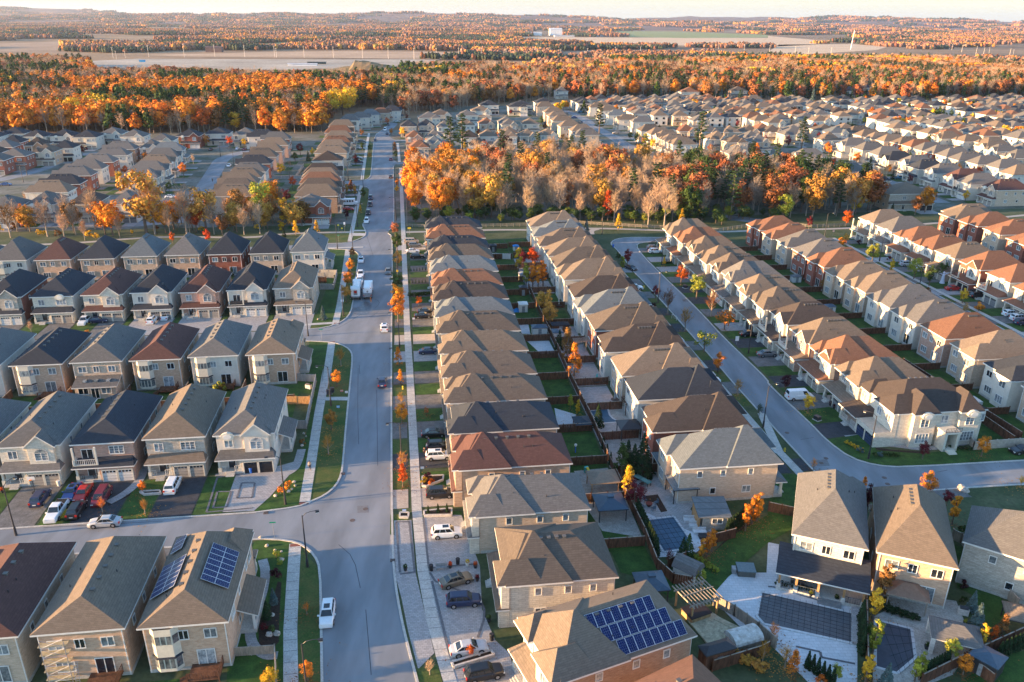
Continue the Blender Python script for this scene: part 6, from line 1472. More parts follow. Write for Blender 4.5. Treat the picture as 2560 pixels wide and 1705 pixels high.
for i,(r_,u,v,lab) in enumerate((('f',1008,1298,'brown manhole cover at lower junction'),('f',888,1402,'round manhole cover below lower junction'),('h',490,875,'manhole cover in square asphalt patch'),('h',533,832,'manhole cover above square patch'),('h',1070,1010,'manhole cover in the bend centre'),('h',1100,1068,'manhole cover at lower side of bend'),('k',1585,702,'manhole cover midway down second street'),('h',175,597,'small dark cover near black drive'))):
    x,y=at(r_,u,v);b=MB();b.tube([(0,0,0),(0,0,.03)],[.42,.42],16);o=build(b,'manhole_cover',[MHM],None,(x,y,.005));tag(o,lab,'manhole cover')
for r_,u,v,lab in (('f',800,975,'brown drain grate at left kerb'),('f',92,1335,'brown drain grate on bottom street kerb'),('b',1258,448,'dark drain grate at right kerb'),('j',1240,1147,'small drain grate on right kerb farther up')):
    x,y=at(r_,u,v);b=MB();b.box(-.35,-.3,0,.35,.3,.14)
    for k in range(5): b.box(-.3+k*.13,-.25,.14,-.24+k*.13,.25,.155)
    o=build(b,'drain_grate',[MHM],None,(x,y,0),R(GA));tag(o,lab,'drain')
for r_,u,v in (('b',362,308),('f',440,1245),('j',745,915),('j',697,1088),('n',862,1375)):
    x,y=at(r_,u,v);b=MB();b.box(-.75,-.35,0,.75,.35,.012);structure(build(b,'tactile_strip',[mat('rust_plate',(.22,.075,.05),.8,.2,4)],None,(x,y,.06),R(GA)))
# boulders
BR_=MB()
for i,(r_,u,v,s_) in enumerate((('f',350,1052,.6),('f',362,1085,.5),('f',300,1140,.6),('f',330,1118,.4),('f',178,1180,.6),('f',440,605,.5),('f',462,632,.4),('f',425,717,.6),('b',150,955,.7),('b',175,358,.5),('b',232,368,.4),('b',230,448,.8),('b',100,315,.6),('b',45,240,.6),('b',125,1135,.9),('b',190,1125,.9),('b',140,1070,.6),('b',2055,1330,.6),('j',575,880,.7),('j',620,882,.5),('j',650,870,.4),('h',1775,1110,1.3),('h',1805,1135,1.3))):
    x,y=at(r_,u,v);b=MB();q=random.Random(i);n=8;vs=[]
    for j,(zz,rr_) in enumerate(((-.1,.9),(.3,1.),(.65,.75),(.85,.3))):
        for k in range(n): a=2*PI*k/n;w=s_*rr_*q.uniform(.75,1.15);vs.append((math.cos(a)*w,math.sin(a)*w*.8,zz*s_*q.uniform(.85,1.15)))
    fs=[(j*n+k,j*n+(k+1)%n,(j+1)*n+(k+1)%n,(j+1)*n+k) for j in range(3) for k in range(n)]+[tuple(3*n+k for k in range(n))]
    vs=[(a*.6,c*.6,d*.6) for a,c,d in vs];b.add(vs,fs);o=build(b,'boulder',[STONE],None,(x,y,.03),q.uniform(0,6));tag(o,'pale boulder edging a front garden bed','boulder','boulders in the garden beds')
# ---------------------------------------------------------------- fences
def fence(P,label,m=None,h=1.8,group=None,posts=True,style='board'):
    m=m or WOOD;o=thing('fence',label,'fence',(*P[0],0),0,group);ox,oy=P[0];b=MB();pb=[]
    for a,c in zip(P,P[1:]):
        a=(a[0]-ox,a[1]-oy);c=(c[0]-ox,c[1]-oy);L=math.dist(a,c);n=max(1,round(L/2.4))
        if style=='rail':
            for z in (.4,.8,1.15): b.obox(a,c,.06,.14,z)
        else:
            nb=max(2,int(L/.3))
            for i in range(nb):
                t0,t1=(i+.04)/nb,(i+.96)/nb;p=(a[0]+(c[0]-a[0])*t0,a[1]+(c[1]-a[1])*t0);q=(a[0]+(c[0]-a[0])*t1,a[1]+(c[1]-a[1])*t1);b.obox(p,q,.04,h-.12,.06)
            b.obox(a,c,.14,.05,h-.06,1)
        for i in range(n+1):
            t=i/n;pb.append((a[0]+(c[0]-a[0])*t,a[1]+(c[1]-a[1])*t))
    build(b,'fence_panel',[m,WOODL if m is WOOD else m],o)
    k=('fpost',m.name,h)
    if k not in WC: q=MB();q.box(-.07,-.07,0,.07,.07,h+.08);q.box(-.09,-.09,h+.08,.09,.09,h+.12);WC[k]=q.mesh('post',[m])
    for p in pb[:90]: link('post',WC[k],o,(p[0],p[1],0))
    return o
main_f=pts('k 150 590 270 860 430 1190 g 510 55 740 520 880 850 1035 1180 1220 1560 c 1330 520 1480 660 1650 690')
fence(main_f,'long brown board fence between the two rows right of main road')
VX=[79,95,107,118.6,130.6,142.4,154.2,166,176.6,187.8,199.8,211.4,223.2,235.5,248,260.5]
for i,v in enumerate(VX[1:]): fence([gd(24.2,v-.6),gd(32.4,v-.6)],'%s cross fence from the near end, left of long fence'%ordinal(i+1),None,1.8,'cross fences between back gardens right of main road')
for i,v in enumerate([114,126,138,149.6,161.5,173.5,185.6,198.6,211.8,224.2,236.3,248.4,261]): fence([gd(33,v+.3),gd(40.4,v+.3)],'%s cross fence from the near end, right of long fence'%ordinal(i+1),None,1.8,'cross fences behind the second street')
fence([gd(108.5,116),gd(108.5,262)],'long dark fence behind the second and third street gardens')
for i in range(12): 
    v=128+11*i-.6;fence([gd(101.2,v),gd(108.3,v)],'%s garden cross fence from the near end, west of dark fence'%ordinal(i+1),None,1.7,'cross fences west of the dark fence')
    fence([gd(108.7,v),gd(116.2,v)],'%s garden cross fence from the near end, east of dark fence'%ordinal(i+1),None,1.7,'cross fences east of the dark fence')
fence([gd(185,165),gd(185,270)],'brown fence behind the third street fronts')
fence([gd(-130,148.8),gd(-24.5,148.8)],'brown fence between fronts row and bay window row')
for i,u in enumerate([-93,-81.5,-70,-58.5,-47,-35.5]): fence([gd(u,141),gd(u,157.5)],'%s side fence from the left between lower left gardens'%ordinal(i+1),None,1.8,'side fences of the lower left gardens')
fence([gd(-130,228),gd(-25,228)],'brown fence between gabled fronts and path row')
for i,u in enumerate([-107.6,-95.6,-83.6,-71.7,-59.9,-48.1,-36.4]): fence([gd(u,219.5),gd(u,237)],'%s side fence from the left between upper left gardens'%ordinal(i+1),None,1.8,'side fences of the upper left gardens')
GF=mat('grey_fence',(.30,.29,.28),.85,.12,2,(1,1,.3))
fence(pts('f 360 120 555 130 465 560 250 560'),'pale grey fence around corner garden on left',GF);fence(pts('f 255 335 497 335'),'orange brown fence across left corner garden',WOODC)
fence(pts('j 590 470 748 475 715 605 590 605'),'grey fence around white corner house garden',GF);fence(pts('j 545 500 715 500'),'grey cross fence in upper corner garden',GF)
fence(pts('k 430 1395')[:0]+pts('c 1850 860 2040 960 2260 1120 2420 1260'),'pale cedar fence beside the deck and terrace',WOODL)
fence(pts('c 1840 1470 2290 1330 2360 1290'),'brown fence below the barrel sauna')
fence(pts('d 1685 250 1770 290 2000 570 2280 900'),'weathered grey fence along the side lawn',WOODL)
fence(pts('d 1400 1600 1780 1410 2350 1150'),'curved brown fence at bottom right',WOOD);fence(pts('d 1800 1400 2060 1600'),'red brown fence beside dark cabana',WOOD)
fence(pts('h 0 1320 235 1370'),'brown fence above the sloping lawn');fence(pts('c 1860 290 2050 240'),'short brown fence at pool equipment')
fence(pts('h 1800 620 1880 755 2400 720 2700 700'),'pale tan fence beside corner house lawn',mat('tan_fence',(.42,.36,.30),.85,.1,2))
fence(pts('h 1880 385 2320 665'),'brown fence in right corner garden');fence(pts('l 1235 1300 1500 1470'),'diagonal brown fence behind tan roof')
fence(pts('c 1430 525 1590 460'),'short fence by little shed');fence(pts('g 1070 870 1340 920'),'brown fence behind evergreens')
fence(pts('d 890 800 905 1600'),'hidden fence under golden columns',WOOD)
fence(pts('n 1380 1240 1560 1250 2050 1245 2250 1240 o 130 1235')+pts('o 610 1215 900 1235 1430 1262 1900 1285 p 0 1215 400 1250 760 1235'),'split rail fence in front of the woodlot',WOODL,1.2,None,True,'rail')
fence(pts('n 1370 720 1385 1000 1390 1240'),'rail fence beside the woodlot pavement',WOODL,1.2,None,True,'rail')
DM=DARKM
fence(pts('b -260 1335 180 1305 195 1700'),'pale lattice fence by the bottom left garden',WOODL,1.4)
o=fence(pts('k 1260 205 1330 175 1400 180'),'black metal fence at the loop garden',DM,1.3,None,True,'rail')
fence(pts('n 150 800 430 800'),'pale fence by winding lane gardens',GF);fence(pts('m 1560 1000 1420 1090'),'fence beside ravine house',GF);fence(pts('n 440 690 370 790'),'fence among small yards',GF);fence(pts('k 2140 270')[:0]+pts('j 2140 315 2340 325'),'white panel fence in the right row garden',TRIM)
# ---------------------------------------------------------------- solar panels
PVB=mat('solar_cell',(.004,.012,.075),.35,.15,2,spec=.3);
def solar(p0,du,dv,nu,nv,wu,wv,label):
    """p0 lower corner on the roof plane, du/dv unit vectors in the plane"""
    o=thing('solar_array',label,'solar panels',tuple(p0));n=Vector(du).cross(Vector(dv)).normalized();fr=None
    for j in range(nv):
        for i in range(nu):
            b=MB();g=.03
            def P(a,c,k): q=Vector(du)*a+Vector(dv)*c+n*k;return tuple(q)
            a0,a1,c0,c1=i*wu,(i+1)*wu-.02,j*wv,(j+1)*wv-.02
            v=[P(a0,c0,.12),P(a1,c0,.12),P(a1,c1,.12),P(a0,c1,.12)]+[P(a0,c0,.16),P(a1,c0,.16),P(a1,c1,.16),P(a0,c1,.16)]
            b.add(v,[(4,5,6,7),(0,1,5,4),(1,2,6,5),(2,3,7,6),(3,0,4,7)],1)
            m_=6 if wv>wu else 4;q_=4 if wv>wu else 7
            for s_ in range(m_):
                for t_ in range(q_):
                    x0=a0+g+(a1-a0-2*g)*t_/q_;x1=a0+g+(a1-a0-2*g)*(t_+.97)/q_;y0=c0+g+(c1-c0-2*g)*s_/m_;y1=c0+g+(c1-c0-2*g)*(s_+.98)/m_
                    b.add([P(x0,y0,.165),P(x1,y0,.165),P(x1,y1,.165),P(x0,y1,.165)],[(0,1,2,3)],0)
            build(b,'solar_panel',[PVB,mat('panel_frame',(.55,.57,.6),.35,.03,2)],o)
    return o
def roofpts(hs,x,y,he,rise,W):
    """point on a side slope of a house, local x,y"""
    M_=Matrix.Translation(hs.location)@Matrix.Rotation(hs.rotation_euler.z,4,'Z');return M_@Vector((x,y,he+rise*(1-abs(x)/(W/2))))
def slope_axes(hs,sx,rise,W):
    M_=Matrix.Rotation(hs.rotation_euler.z,3,'Z');up=(M_@Vector((-sx*W/2,0,rise))).normalized();al=(M_@Vector((0,1,0)));return al,up
h=L1[-1] # front faces north, so local +x is the west side
al,up=slope_axes(h,-1,3.0,10.2);p=roofpts(h,-4.0,-1.,7.2,3.,10.2);solar(p,tuple(al),tuple(up),7,2,1.02,1.75,'blue solar array on the east slope above the flagstone walk') if 0 else None
def put(h,sx,x,y,nu,nv,wu,wv,he,rise,W,label):
    al,up=slope_axes(h,sx,rise,W)
    if al.cross(up).z<0: al=-al;y=y+nu*wu
    solar(roofpts(h,sx*x,y,he,rise,W),tuple(al),tuple(up),nu,nv,wu,wv,label)
put(L1[-1],-1,4.2,-3.2,7,2,1.02,1.75,7.2,3.,10.2,'bright blue array of fourteen solar panels on bottom left roof')
put(L1[-1],1,4.6,-1.5,6,2,1.02,1.75,7.2,3.,10.2,'sunlit array on west slope of bottom left roof')
put(L1[-1],1,4.4,-7.,3,1,1.02,1.75,7.2,3.,10.2,'small upper array on west slope of bottom left roof')
def rows3(h):
    for k in range(3):
        al,up=slope_axes(h,-1,3.6,10.6);sx=-1;y=-3.2+k*.0
        if al.cross(up).z<0: al=-al
    return
hs=r1b
for k,nm in enumerate(('bottom','middle','top')):
    for sx in (1,):
        al,up=slope_axes(hs,sx,3.6,10.6);lx=5.0-k*1.62*.83;y0=-1.6+k*-1.2 if 0 else 0
        rot=hs.rotation_euler.z
        if al.cross(up).z<0: al=-al
        # array rows step toward the street as they rise
        base_y=(7.6-k*1.25);w_=1.08;n_=8
        solar(roofpts(hs,sx*(4.9-k*1.48),base_y if al.dot(Matrix.Rotation(rot,3,'Z')@Vector((0,1,0)))<0 else base_y-n_*w_,6.9,3.6,10.6),tuple(al),tuple(up),n_,1,w_,1.72,'%s row of eight solar panels on large tan roof'%nm)
# ---------------------------------------------------------------- garden buildings
def pav_roof(b,w,d,z,rise,over=.3,mi=0,me=1,hipped=True):
    x,y=w/2+over,d/2+over;r=min(w,d)/2+over
    hip2=[(-x,-y,z),(x,-y,z),(x,y,z),(-x,y,z),(0,-y+r,z+rise),(0,y-r,z+rise)] if d>=w else [(-x,-y,z),(x,-y,z),(x,y,z),(-x,y,z),(-x+r,0,z+rise),(x-r,0,z+rise)]
    f=[(0,1,4),(1,2,5,4),(2,3,5),(3,0,4,5)] if d>=w else [(0,1,5,4),(1,2,5),(2,3,4,5),(3,0,4)]
    b.add(hip2,f,mi);v=[(-x,-y,z),(x,-y,z),(x,y,z),(-x,y,z),(-x,-y,z-.14),(x,-y,z-.14),(x,y,z-.14),(-x,y,z-.14)];b.add(v,[(4,5,1,0),(5,6,2,1),(6,7,3,2),(7,4,0,3),(7,6,5,4)],me)
def gazebo(r_,u,v,w,d,h,rm,pm,label,ang=GA,name='gazebo',rise=1.,post=.14,cap=False):
    x,y=at(r_,u,v);o=thing(name,label,name.replace('_',' '),(x,y,.05),R(ang));b=MB();pav_roof(b,w,d,h,rise);
    if cap: b.box(-.5,-.35,h+rise*.75,.5,.35,h+rise+.12,0)
    build(b,'roof',[rm,pm],o)
    k=('gpost',post,h,pm.name)
    if k not in WC: q=MB();q.box(-post/2,-post/2,0,post/2,post/2,h-.1);WC[k]=q.mesh('post',[pm])
    for sx in (-1,1):
        for sy in (-1,1): link('post',WC[k],o,(sx*w/2,sy*d/2,0))
    return o
BLM=mat('blue_grey_metal_roof',(.045,.075,.11),.45,.1,2,spec=.5);TANM=mat('tan_metal_roof',(.24,.18,.13),.6,.1,2);BRF=mat('brown_fabric_roof',(.17,.12,.09),.9,.1,2)
gazebo('g',895,1345,4.2,4.2,2.3,BLM,DM,'blue black metal gazebo with stepped cap on pale terrace',cap=True)
gazebo('g',830,1110,4.4,3.6,2.3,TANM,WOODC,'tan roofed gazebo with orange wooden posts',rise=.9)
gazebo('g',1070,625,3.6,3.4,2.4,DM,DM,'black gazebo beside red brick house wall')
gazebo('g',640,550,2.6,3.2,1.5,mat('dark_shed_roof',(.03,.045,.06),.7,.1,2),WOOD,'low dark roofed shelter behind yellow tree',rise=.7)
gazebo('c',1270,760,3.6,3.6,2.2,BLM,DM,'grey blue gazebo tucked behind the solar roof',cap=True)
gazebo('d',1250,840,4.6,3.6,2.4,BRF,WOODL,'brown canopy gazebo below sliding patio door',-21,rise=.9)
gazebo('d',1690,1250,5.2,3.8,2.4,ROOF['g'],mat('stone_pier',(.55,.52,.48),.8,.15,3),'shingled pavilion with white stone piers beside grey pool',-21,rise=1.2,post=.45)
gazebo('d',2290,1060,3.2,3.2,2.2,ROOF['t'],DM,'hexagon like tan shingled garden house at right edge',-21,rise=1.)
gazebo('g',1550,1180,3.8,4.2,2.7,ROOF['s'],DM,'slate screened porch on the white house rear',GA,'screened_porch',1.2)
gazebo('g',1440,960,4.6,4.,2.8,ROOF['s'],TRIM,'slate lean roof behind the white house',GA,'porch_roof',.9)
gazebo('h',2400,300,3,3,1,TRIM,TRIM,'white covered frame in right garden',GA,'cold_frame',.4) if 0 else None
x,y=at('h',1865,315);o=thing('covered_spa','white covered hot tub on lawn behind corner house','hot tub',(x,y,0),R(GA));b=MB();b.box(-1.6,-1.4,0,1.6,1.4,.7);b.add([(-1.6,-1.4,.7),(1.6,-1.4,.7),(1.6,1.4,.7),(-1.6,1.4,.7),(-1.1,0,1.0),(1.1,0,1.0)],[(0,1,5,4),(1,2,5),(2,3,4,5),(3,0,4)]);build(b,'cover',[TRIM],o)
# pool house with cedar screen
x,y=at('g',1830,1420);o=thing('pool_house','small slate roofed pool house with cedar side screen','pool house',(x,y,.05),R(GA-6))
b=MB();b.box(-1.9,-2.,0,1.9,2.2,2.5,0);build(b,'wall',[WALL['g']],o)
b=MB();b.add([(-2.7,-2.4,2.5),(2.4,-2.4,2.5),(2.4,2.6,3.0),(-2.7,2.6,3.0)]+[(-2.7,-2.4,2.35),(2.4,-2.4,2.35),(2.4,2.6,2.85),(-2.7,2.6,2.85)],[(0,1,2,3),(4,5,1,0),(5,6,2,1),(7,4,0,3),(7,6,5,4)],0);build(b,'roof',[ROOF['s']],o)
b=MB()
for k in range(7): b.box(-2.5,-1.9,.1+k*.33,-2.42,2.2,.37+k*.33)
b.box(-2.4,-1.9,0,-2.3,-1.8,2.4);b.box(-2.4,2.1,0,-2.3,2.2,2.4);build(b,'cedar_screen',[WOODC],o)
window(o,.3,-2.03,1.6,1.5,.8,0,2,'pane',True)
x,y=at('c',1720,150);o=thing('outdoor_sofa_set','white outdoor sofas around a low table by the pool','garden furniture',(x,y,.05),R(GA-6))
for k,(a,c) in enumerate(((-.9,1.9),(-.4,.4),(-.2,-1.2))):
    b=MB();b.box(a-1,c-.45,.0,a+1,c+.45,.38);b.box(a-1,c+.3,.38,a+1,c+.45,.75);build(b,'sofa',[mat('cushion_white',(.55,.56,.57),.9,.08,3)],o)
b=MB();b.box(-.6,-2.9,.0,1.5,-1.9,.45);build(b,'table',[DM],o)
x,y=at('c',1600,200)
# covered rear patio of the grey roofed house
h=BR[0];M_=Matrix.Translation(h.location)@Matrix.Rotation(h.rotation_euler.z,4,'Z');
b=MB();Yb=8.1
v=[(-5.6,Yb-1.,4.4),(6.2,Yb-1.,4.4),(6.2,Yb+4.3,2.9),(-5.6,Yb+4.3,2.9)];v+=[(p[0],p[1],p[2]-.2) for p in v];b.add(v,[(3,2,1,0),(4,5,6,7)],0);b.add(v,[(3,7,6,2),(0,4,7,3),(2,6,5,1)],1);pr=build(b,'patio_roof',[ROOF['k'],TRIM],h)
b=MB();b.box(-5.3,Yb-.4,0,5.9,Yb+4.1,.5);build(b,'patio_floor',[CONC],h)
for q in (-5.0,-2.6,.6,3.4,5.6):
    b=MB();b.box(q-.14,Yb+3.8,.5,q+.14,Yb+4.05,2.8,0);b.box(q-.26,Yb+3.7,0,q+.26,Yb+4.15,1.15,1);build(b,'post',[WOODC,mat('stone_pier',(.55,.52,.48))],h)
b=MB();rail(b,(-5,Yb+4.),(-2.6,Yb+4.),.5,.9);build(b,'glass_railing',[GLASS],h);b=MB();rail(b,(.6,Yb+4.),(5.6,Yb+4.),.5,.9);build(b,'glass_railing',[GLASS],h)
b=MB();b.box(-2.5,Yb+4.1,0,.5,Yb+5.2,.3);b.box(-2.5,Yb+4.1,.3,.5,Yb+4.6,.45);build(b,'steps',[mat('grey_steps',(.2,.2,.2),.9,.1,2)],h)
q=M_@Vector((3.2,Yb+2.,0));o=thing('dining_set','dark dining table with chairs under the covered patio','garden furniture',(q.x,q.y,.5),h.rotation_euler.z)
b=MB();b.box(-1.,-.5,.68,1.,.5,.74);b.box(-.1,-.1,0,.1,.1,.68);build(b,'table',[DM],o)
for k in range(6):
    a=(-.7+.7*(k%3),.85*(1 if k<3 else -1));b=MB();b.box(a[0]-.22,a[1]-.22,.4,a[0]+.22,a[1]+.22,.46);s_=.2*(1 if k<3 else -1);b.box(a[0]-.22,a[1]+s_-.03,.46,a[0]+.22,a[1]+s_+.03,.95)
    for dx in (-.2,.16):
        for dy in (-.2,.16): b.box(a[0]+dx,a[1]+dy,0,a[0]+dx+.04,a[1]+dy+.04,.4)
    build(b,'chair',[DM],o)
# pools under winter covers
def pool(s_,m,label,n1,n2,quad=True,coping=True):
    P=pts(s_);c=(sum(p[0] for p in P)/len(P),sum(p[1] for p in P)/len(P));o=thing('swimming_pool',label,'pool',(c[0],c[1],0))
    Q=[(p[0]-c[0],p[1]-c[1]) for p in P]
    b=MB();n=len(Q);b.add([(x,y,.13) for x,y in Q]+[(x,y,.03) for x,y in Q],[tuple(range(n-1,-1,-1)) if sum((Q[i][0]*Q[(i+1)%n][1]-Q[(i+1)%n][0]*Q[i][1]) for i in range(n))<0 else tuple(range(n))]+[(i,(i+1)%n,(i+1)%n+n,i+n) for i in range(n)]);build(b,'pool_cover',[m],o)
    b=MB();g=MB()
    for i in range(n): a,d_=Q[i],Q[(i+1)%n];b.obox(a,d_,.35,.12,.03)
    build(b,'coping',[mat('coping_pale',(.5,.5,.5),.8,.08,2)],o)
    if quad:
        A_,B_,C__,D_=Q[0],Q[1],Q[2],Q[3]
        L=lambda p,q,t:(p[0]+(q[0]-p[0])*t,p[1]+(q[1]-p[1])*t)
        for i in range(n1): t=(i+.5)/n1;p,q=L(A_,B_,t),L(D_,C__,t);p,q=L(p,q,-.06),L(p,q,1.06);g.obox(p,q,.045,.012,.14)
        for i in range(n2): t=(i+.5)/n2;p,q=L(A_,D_,t),L(B_,C__,t);p,q=L(p,q,-.04),L(p,q,1.04);g.obox(p,q,.045,.012,.15)
        build(g,'strap_web',[mat('cover_strap',(.02,.025,.03),.8,.1,3)],o)
pool('c 1215 78 1490 45 1690 330 1395 375',mat('cover_blue',(.05,.11,.17),.7,.1,.8),'blue green strapped pool cover beside the pool house',6,7)
pool('c 2290 740 d 0 752 780 935 780 1215 -40 1035 c 2250 960 ',mat('cover_grey',(.10,.105,.115),.75,.08,.8),'large dark grey strapped pool cover on pale terrace',1,1,False)
g=MB();c0=pts('c 2290 740 d 780 935 780 1215 c 2250 960')
L=lambda p,q,t:(p[0]+(q[0]-p[0])*t,p[1]+(q[1]-p[1])*t)
for i in range(15): t=(i+.5)/15;p,q=L(c0[0],c0[1],t),L(c0[3],c0[2],t);g.obox(L(p,q,-.06),L(p,q,1.06),.04,.012,.14)
for i in range(8): t=(i+.5)/8;g.obox(L(c0[0],c0[3],t),L(c0[1],c0[2],t),.04,.012,.15)
pw=[q for q in COL.objects if q.name.startswith('swimming_pool')][1];sw=build(g,'strap_web',[mat('cover_strap',(.02,.025,.03))],pw);sw.location=(-pw.location.x,-pw.location.y,0)
b=MB();b.obox(pts('d 800 900')[0],pts('d 815 1230')[0],1.0,.5,.0);o=build(b,'stone_wall',[PAVE]);tag(o,'low grey stone water wall at pool cover end','garden wall')
pool('d 985 995 1320 1080 1355 1350 1190 1490 985 1430',mat('cover_slate',(.06,.07,.09),.75,.1,.8),'small slate grey pool cover between golden columns and pavilion',4,5)
pool('g 712 400 880 375 900 440 930 470 990 500 800 515 760 470',mat('cover_blue',(.05,.11,.17)),'kidney shaped blue pool cover behind brown fence',1,1,False)
# pergola, tub, deck, sauna, shed
x,y=at('c',1690,900);o=thing('pergola','pale wooden pergola with slatted top over hot tub','pergola',(x,y,.05),R(25))
for sx in (-1,1):
    for sy in (-1,1): b=MB();b.box(sx*2.-.1,sy*1.7-.1,0,sx*2.+.1,sy*1.7+.1,2.5);build(b,'post',[WOODC],o)
b=MB()
for sy in (-1,1): b.box(-2.5,sy*1.7-.06,2.45,2.5,sy*1.7+.06,2.7)
for k in range(10): xx=-2.3+k*.51;b.box(xx-.035,-2.4,2.7,xx+.035,2.4,2.9)
b.box(-2.5,-.05,2.9,2.5,.05,2.95);build(b,'rafters',[WOODL],o)
x,y=at('c',1690,960);o=thing('hot_tub','wood sided hot tub with dark cover under pergola','hot tub',(x,y,.05),R(25));b=MB();b.box(-1.5,-1.1,0,1.5,1.1,.85,0);b.box(-1.6,-1.2,.85,1.6,1.2,1.0,1);build(b,'tub',[WOODC,mat('tub_cover',(.035,.025,.025),.7,.1,3)],o)
b=MB();A_=pts('c 1610 1000 1830 930 2060 1080 1850 1290');n=9
for i in range(26):
    t0,t1=i/26,(i+.93)/26;L=lambda p,q,t:(p[0]+(q[0]-p[0])*t,p[1]+(q[1]-p[1])*t)
    p=[L(A_[0],A_[1],t0),L(A_[0],A_[1],t1),L(A_[3],A_[2],t1),L(A_[3],A_[2],t0)];b.add([(q[0],q[1],.3) for q in p]+[(q[0],q[1],.05) for q in p],[(3,2,1,0),(0,1,5,4),(1,2,6,5),(2,3,7,6),(3,0,4,7)])
o=build(b,'wooden_deck',[WOODN]);tag(o,'half finished timber deck below the pergola','deck')
x,y=at('c',1990,1050);o=thing('lumber_pile','pile of fresh boards lying on the deck','lumber',(x,y,.32),R(140));b=MB()
for k in range(6): b.box(-1.9+.1*k,-.4+.14*k,0,1.9,-.28+.14*k,.05)
build(b,'boards',[WOODN],o)
x,y=at('c',2120,1225);o=thing('barrel_sauna','pale cedar hut with arched patchy roof','sauna hut',(x,y,.05),R(20));b=MB();b.box(-1.8,-1.2,0,1.8,1.2,1.4,0);n=8
vs=[];
for xx in (-2.,2.): vs+=[(xx,1.4*math.cos(PI*i/n),1.35+.95*math.sin(PI*i/n)) for i in range(n+1)]
build(b,'wall',[WOODL],o);b=MB();b.add(vs,[(i,i+1,n+2+i,n+1+i) for i in range(n)]+[tuple(range(n+1)),tuple(range(2*n+1,n,-1))]);build(b,'roof',[mat('worn_white_felt',(.35,.31,.27),.9,.25,2,col2=(.62,.6,.57))],o)
x,y=at('c',1610,600);o=thing('garden_shed','small white shed with grey gambrel roof','shed',(x,y,.03),R(-40));b=MB();b.box(-1.6,-1.3,0,1.6,1.3,1.9,0);build(b,'wall',[WALL['w']],o)
b=MB();v=[];
for xx in (-1.8,1.8): v+=[(xx,-1.5,1.8),(xx,-.9,2.7),(xx,0,3.05),(xx,.9,2.7),(xx,1.5,1.8)]
b.add(v,[(0,5,6,1),(1,6,7,2),(2,7,8,3),(3,8,9,4),(0,1,2,3,4),(9,8,7,6,5)]);build(b,'roof',[ROOF['g']],o);b=MB();b.box(1.6,-.7,0,1.66,.7,1.7);build(b,'door',[mat('shed_door_green',(.07,.09,.06),.7,.1,2)],o)
for r_,u,v,w,d,h,rm,wm,ang,lab in (('k',100,520,2.4,2.4,2.2,GRYM,WALL['w'],GA,'grey flat topped shed among back gardens'),('k',100,650,2,2,2.3,DM,WOOD,GA,'small brown shed with blue top'),('k',100,800,2.2,2.4,2.1,TRIM,TRIM,GA,'white plastic shed beside blue tarp'),('k',250,1010,3.6,2.4,1.9,BLM,TRIM,GA,'black roofed white shed near pale yard'),('k',440,985,4.2,2.4,1.9,ROOF['k'],WOOD,GA,'long green black roofed shed behind fence'),('k',415,1060,2.4,2.6,2.1,BLM,TRIM,GA,'white shed with blue grey lid'),('c',1870,1390,4.,1.6,2.4,DM,WOOD,20,'low black canopy beside sauna hut'),('d',1990,1460,3,2.8,2.2,BLM,DM,-50,'dark navy cabana at bottom right'),('l',130,490,0,0,0,0,0,0,''),('l',250,530,2.6,2.2,1.7,ROOF['s'],TRIM,GA,'pale garden shed with teal roof'),('l',560,815,2.4,2.,1.9,BLM,TRIM,GA,'blue roofed arched shed by fence'),('l',1690,75,3.4,3,2.2,DM,TRIM,GA,'dark gazebo behind third street row'),('h',2400,300,0,0,0,0,0,0,''),('j',2180,250,2.2,2,2.,DM,DM,GA,'black canopy in upper back garden'),('k',35,240,1.8,1.8,1.4,mat('tarp_blue',(.02,.2,.5),.6,.1,2),TRIM,GA,'bright blue covered shelter in far yard')):
    if not w: continue
    x,y=at(r_,u,v);o=thing('garden_shed' if 'shed' in lab else 'garden_shelter',lab,'shed' if 'shed' in lab else 'shelter',(x,y,.03),R(ang));b=MB();b.box(-w/2,-d/2,0,w/2,d/2,h,0);build(b,'wall',[wm],o);b=MB();pav_roof(b,w,d,h+.1,.5,.15);build(b,'roof',[rm,rm],o);b=MB();b.box(-.4,-d/2-.03,0,.4,-d/2,1.7);build(b,'door',[GRYM],o)
for r_,u,v,lab,col in (('k',430,770,'pale closed parasol over round garden table',(.5,.48,.45)),('k',548,905,'white closed parasol over dark table',(.6,.6,.58)),('g',778,150,'turquoise closed parasol over round table',(.05,.42,.42)),('g',945,320,'grey closed parasol beside blue loungers',(.3,.3,.32))):
    x,y=at(r_,u,v);o=thing('patio_umbrella',lab,'umbrella',(x,y,.05));b=MB();b.tube([(0,0,0),(0,0,2.4)],[.03,.03],6);build(b,'pole',[DM],o);b=MB();b.tube([(0,0,.9),(0,0,1.2),(0,0,2.3),(0,0,2.5)],[.2,.26,.12,.02],8);build(b,'canopy',[mat('canopy'+lab[:6],col,.9,.1,3)],o)
    t=thing('round_table','round dark table under the '+' '.join(lab.split()[:3]),'table',(x+.01,y,.05));b=MB();b.tube([(0,0,.70),(0,0,.75)],[.85,.85],16);build(b,'tabletop',[DM],t);b=MB();b.tube([(0,0,0),(0,0,.7)],[.08,.06],8);b.tube([(0,0,0),(0,0,.04)],[.35,.35],10);build(b,'base',[DM],t)
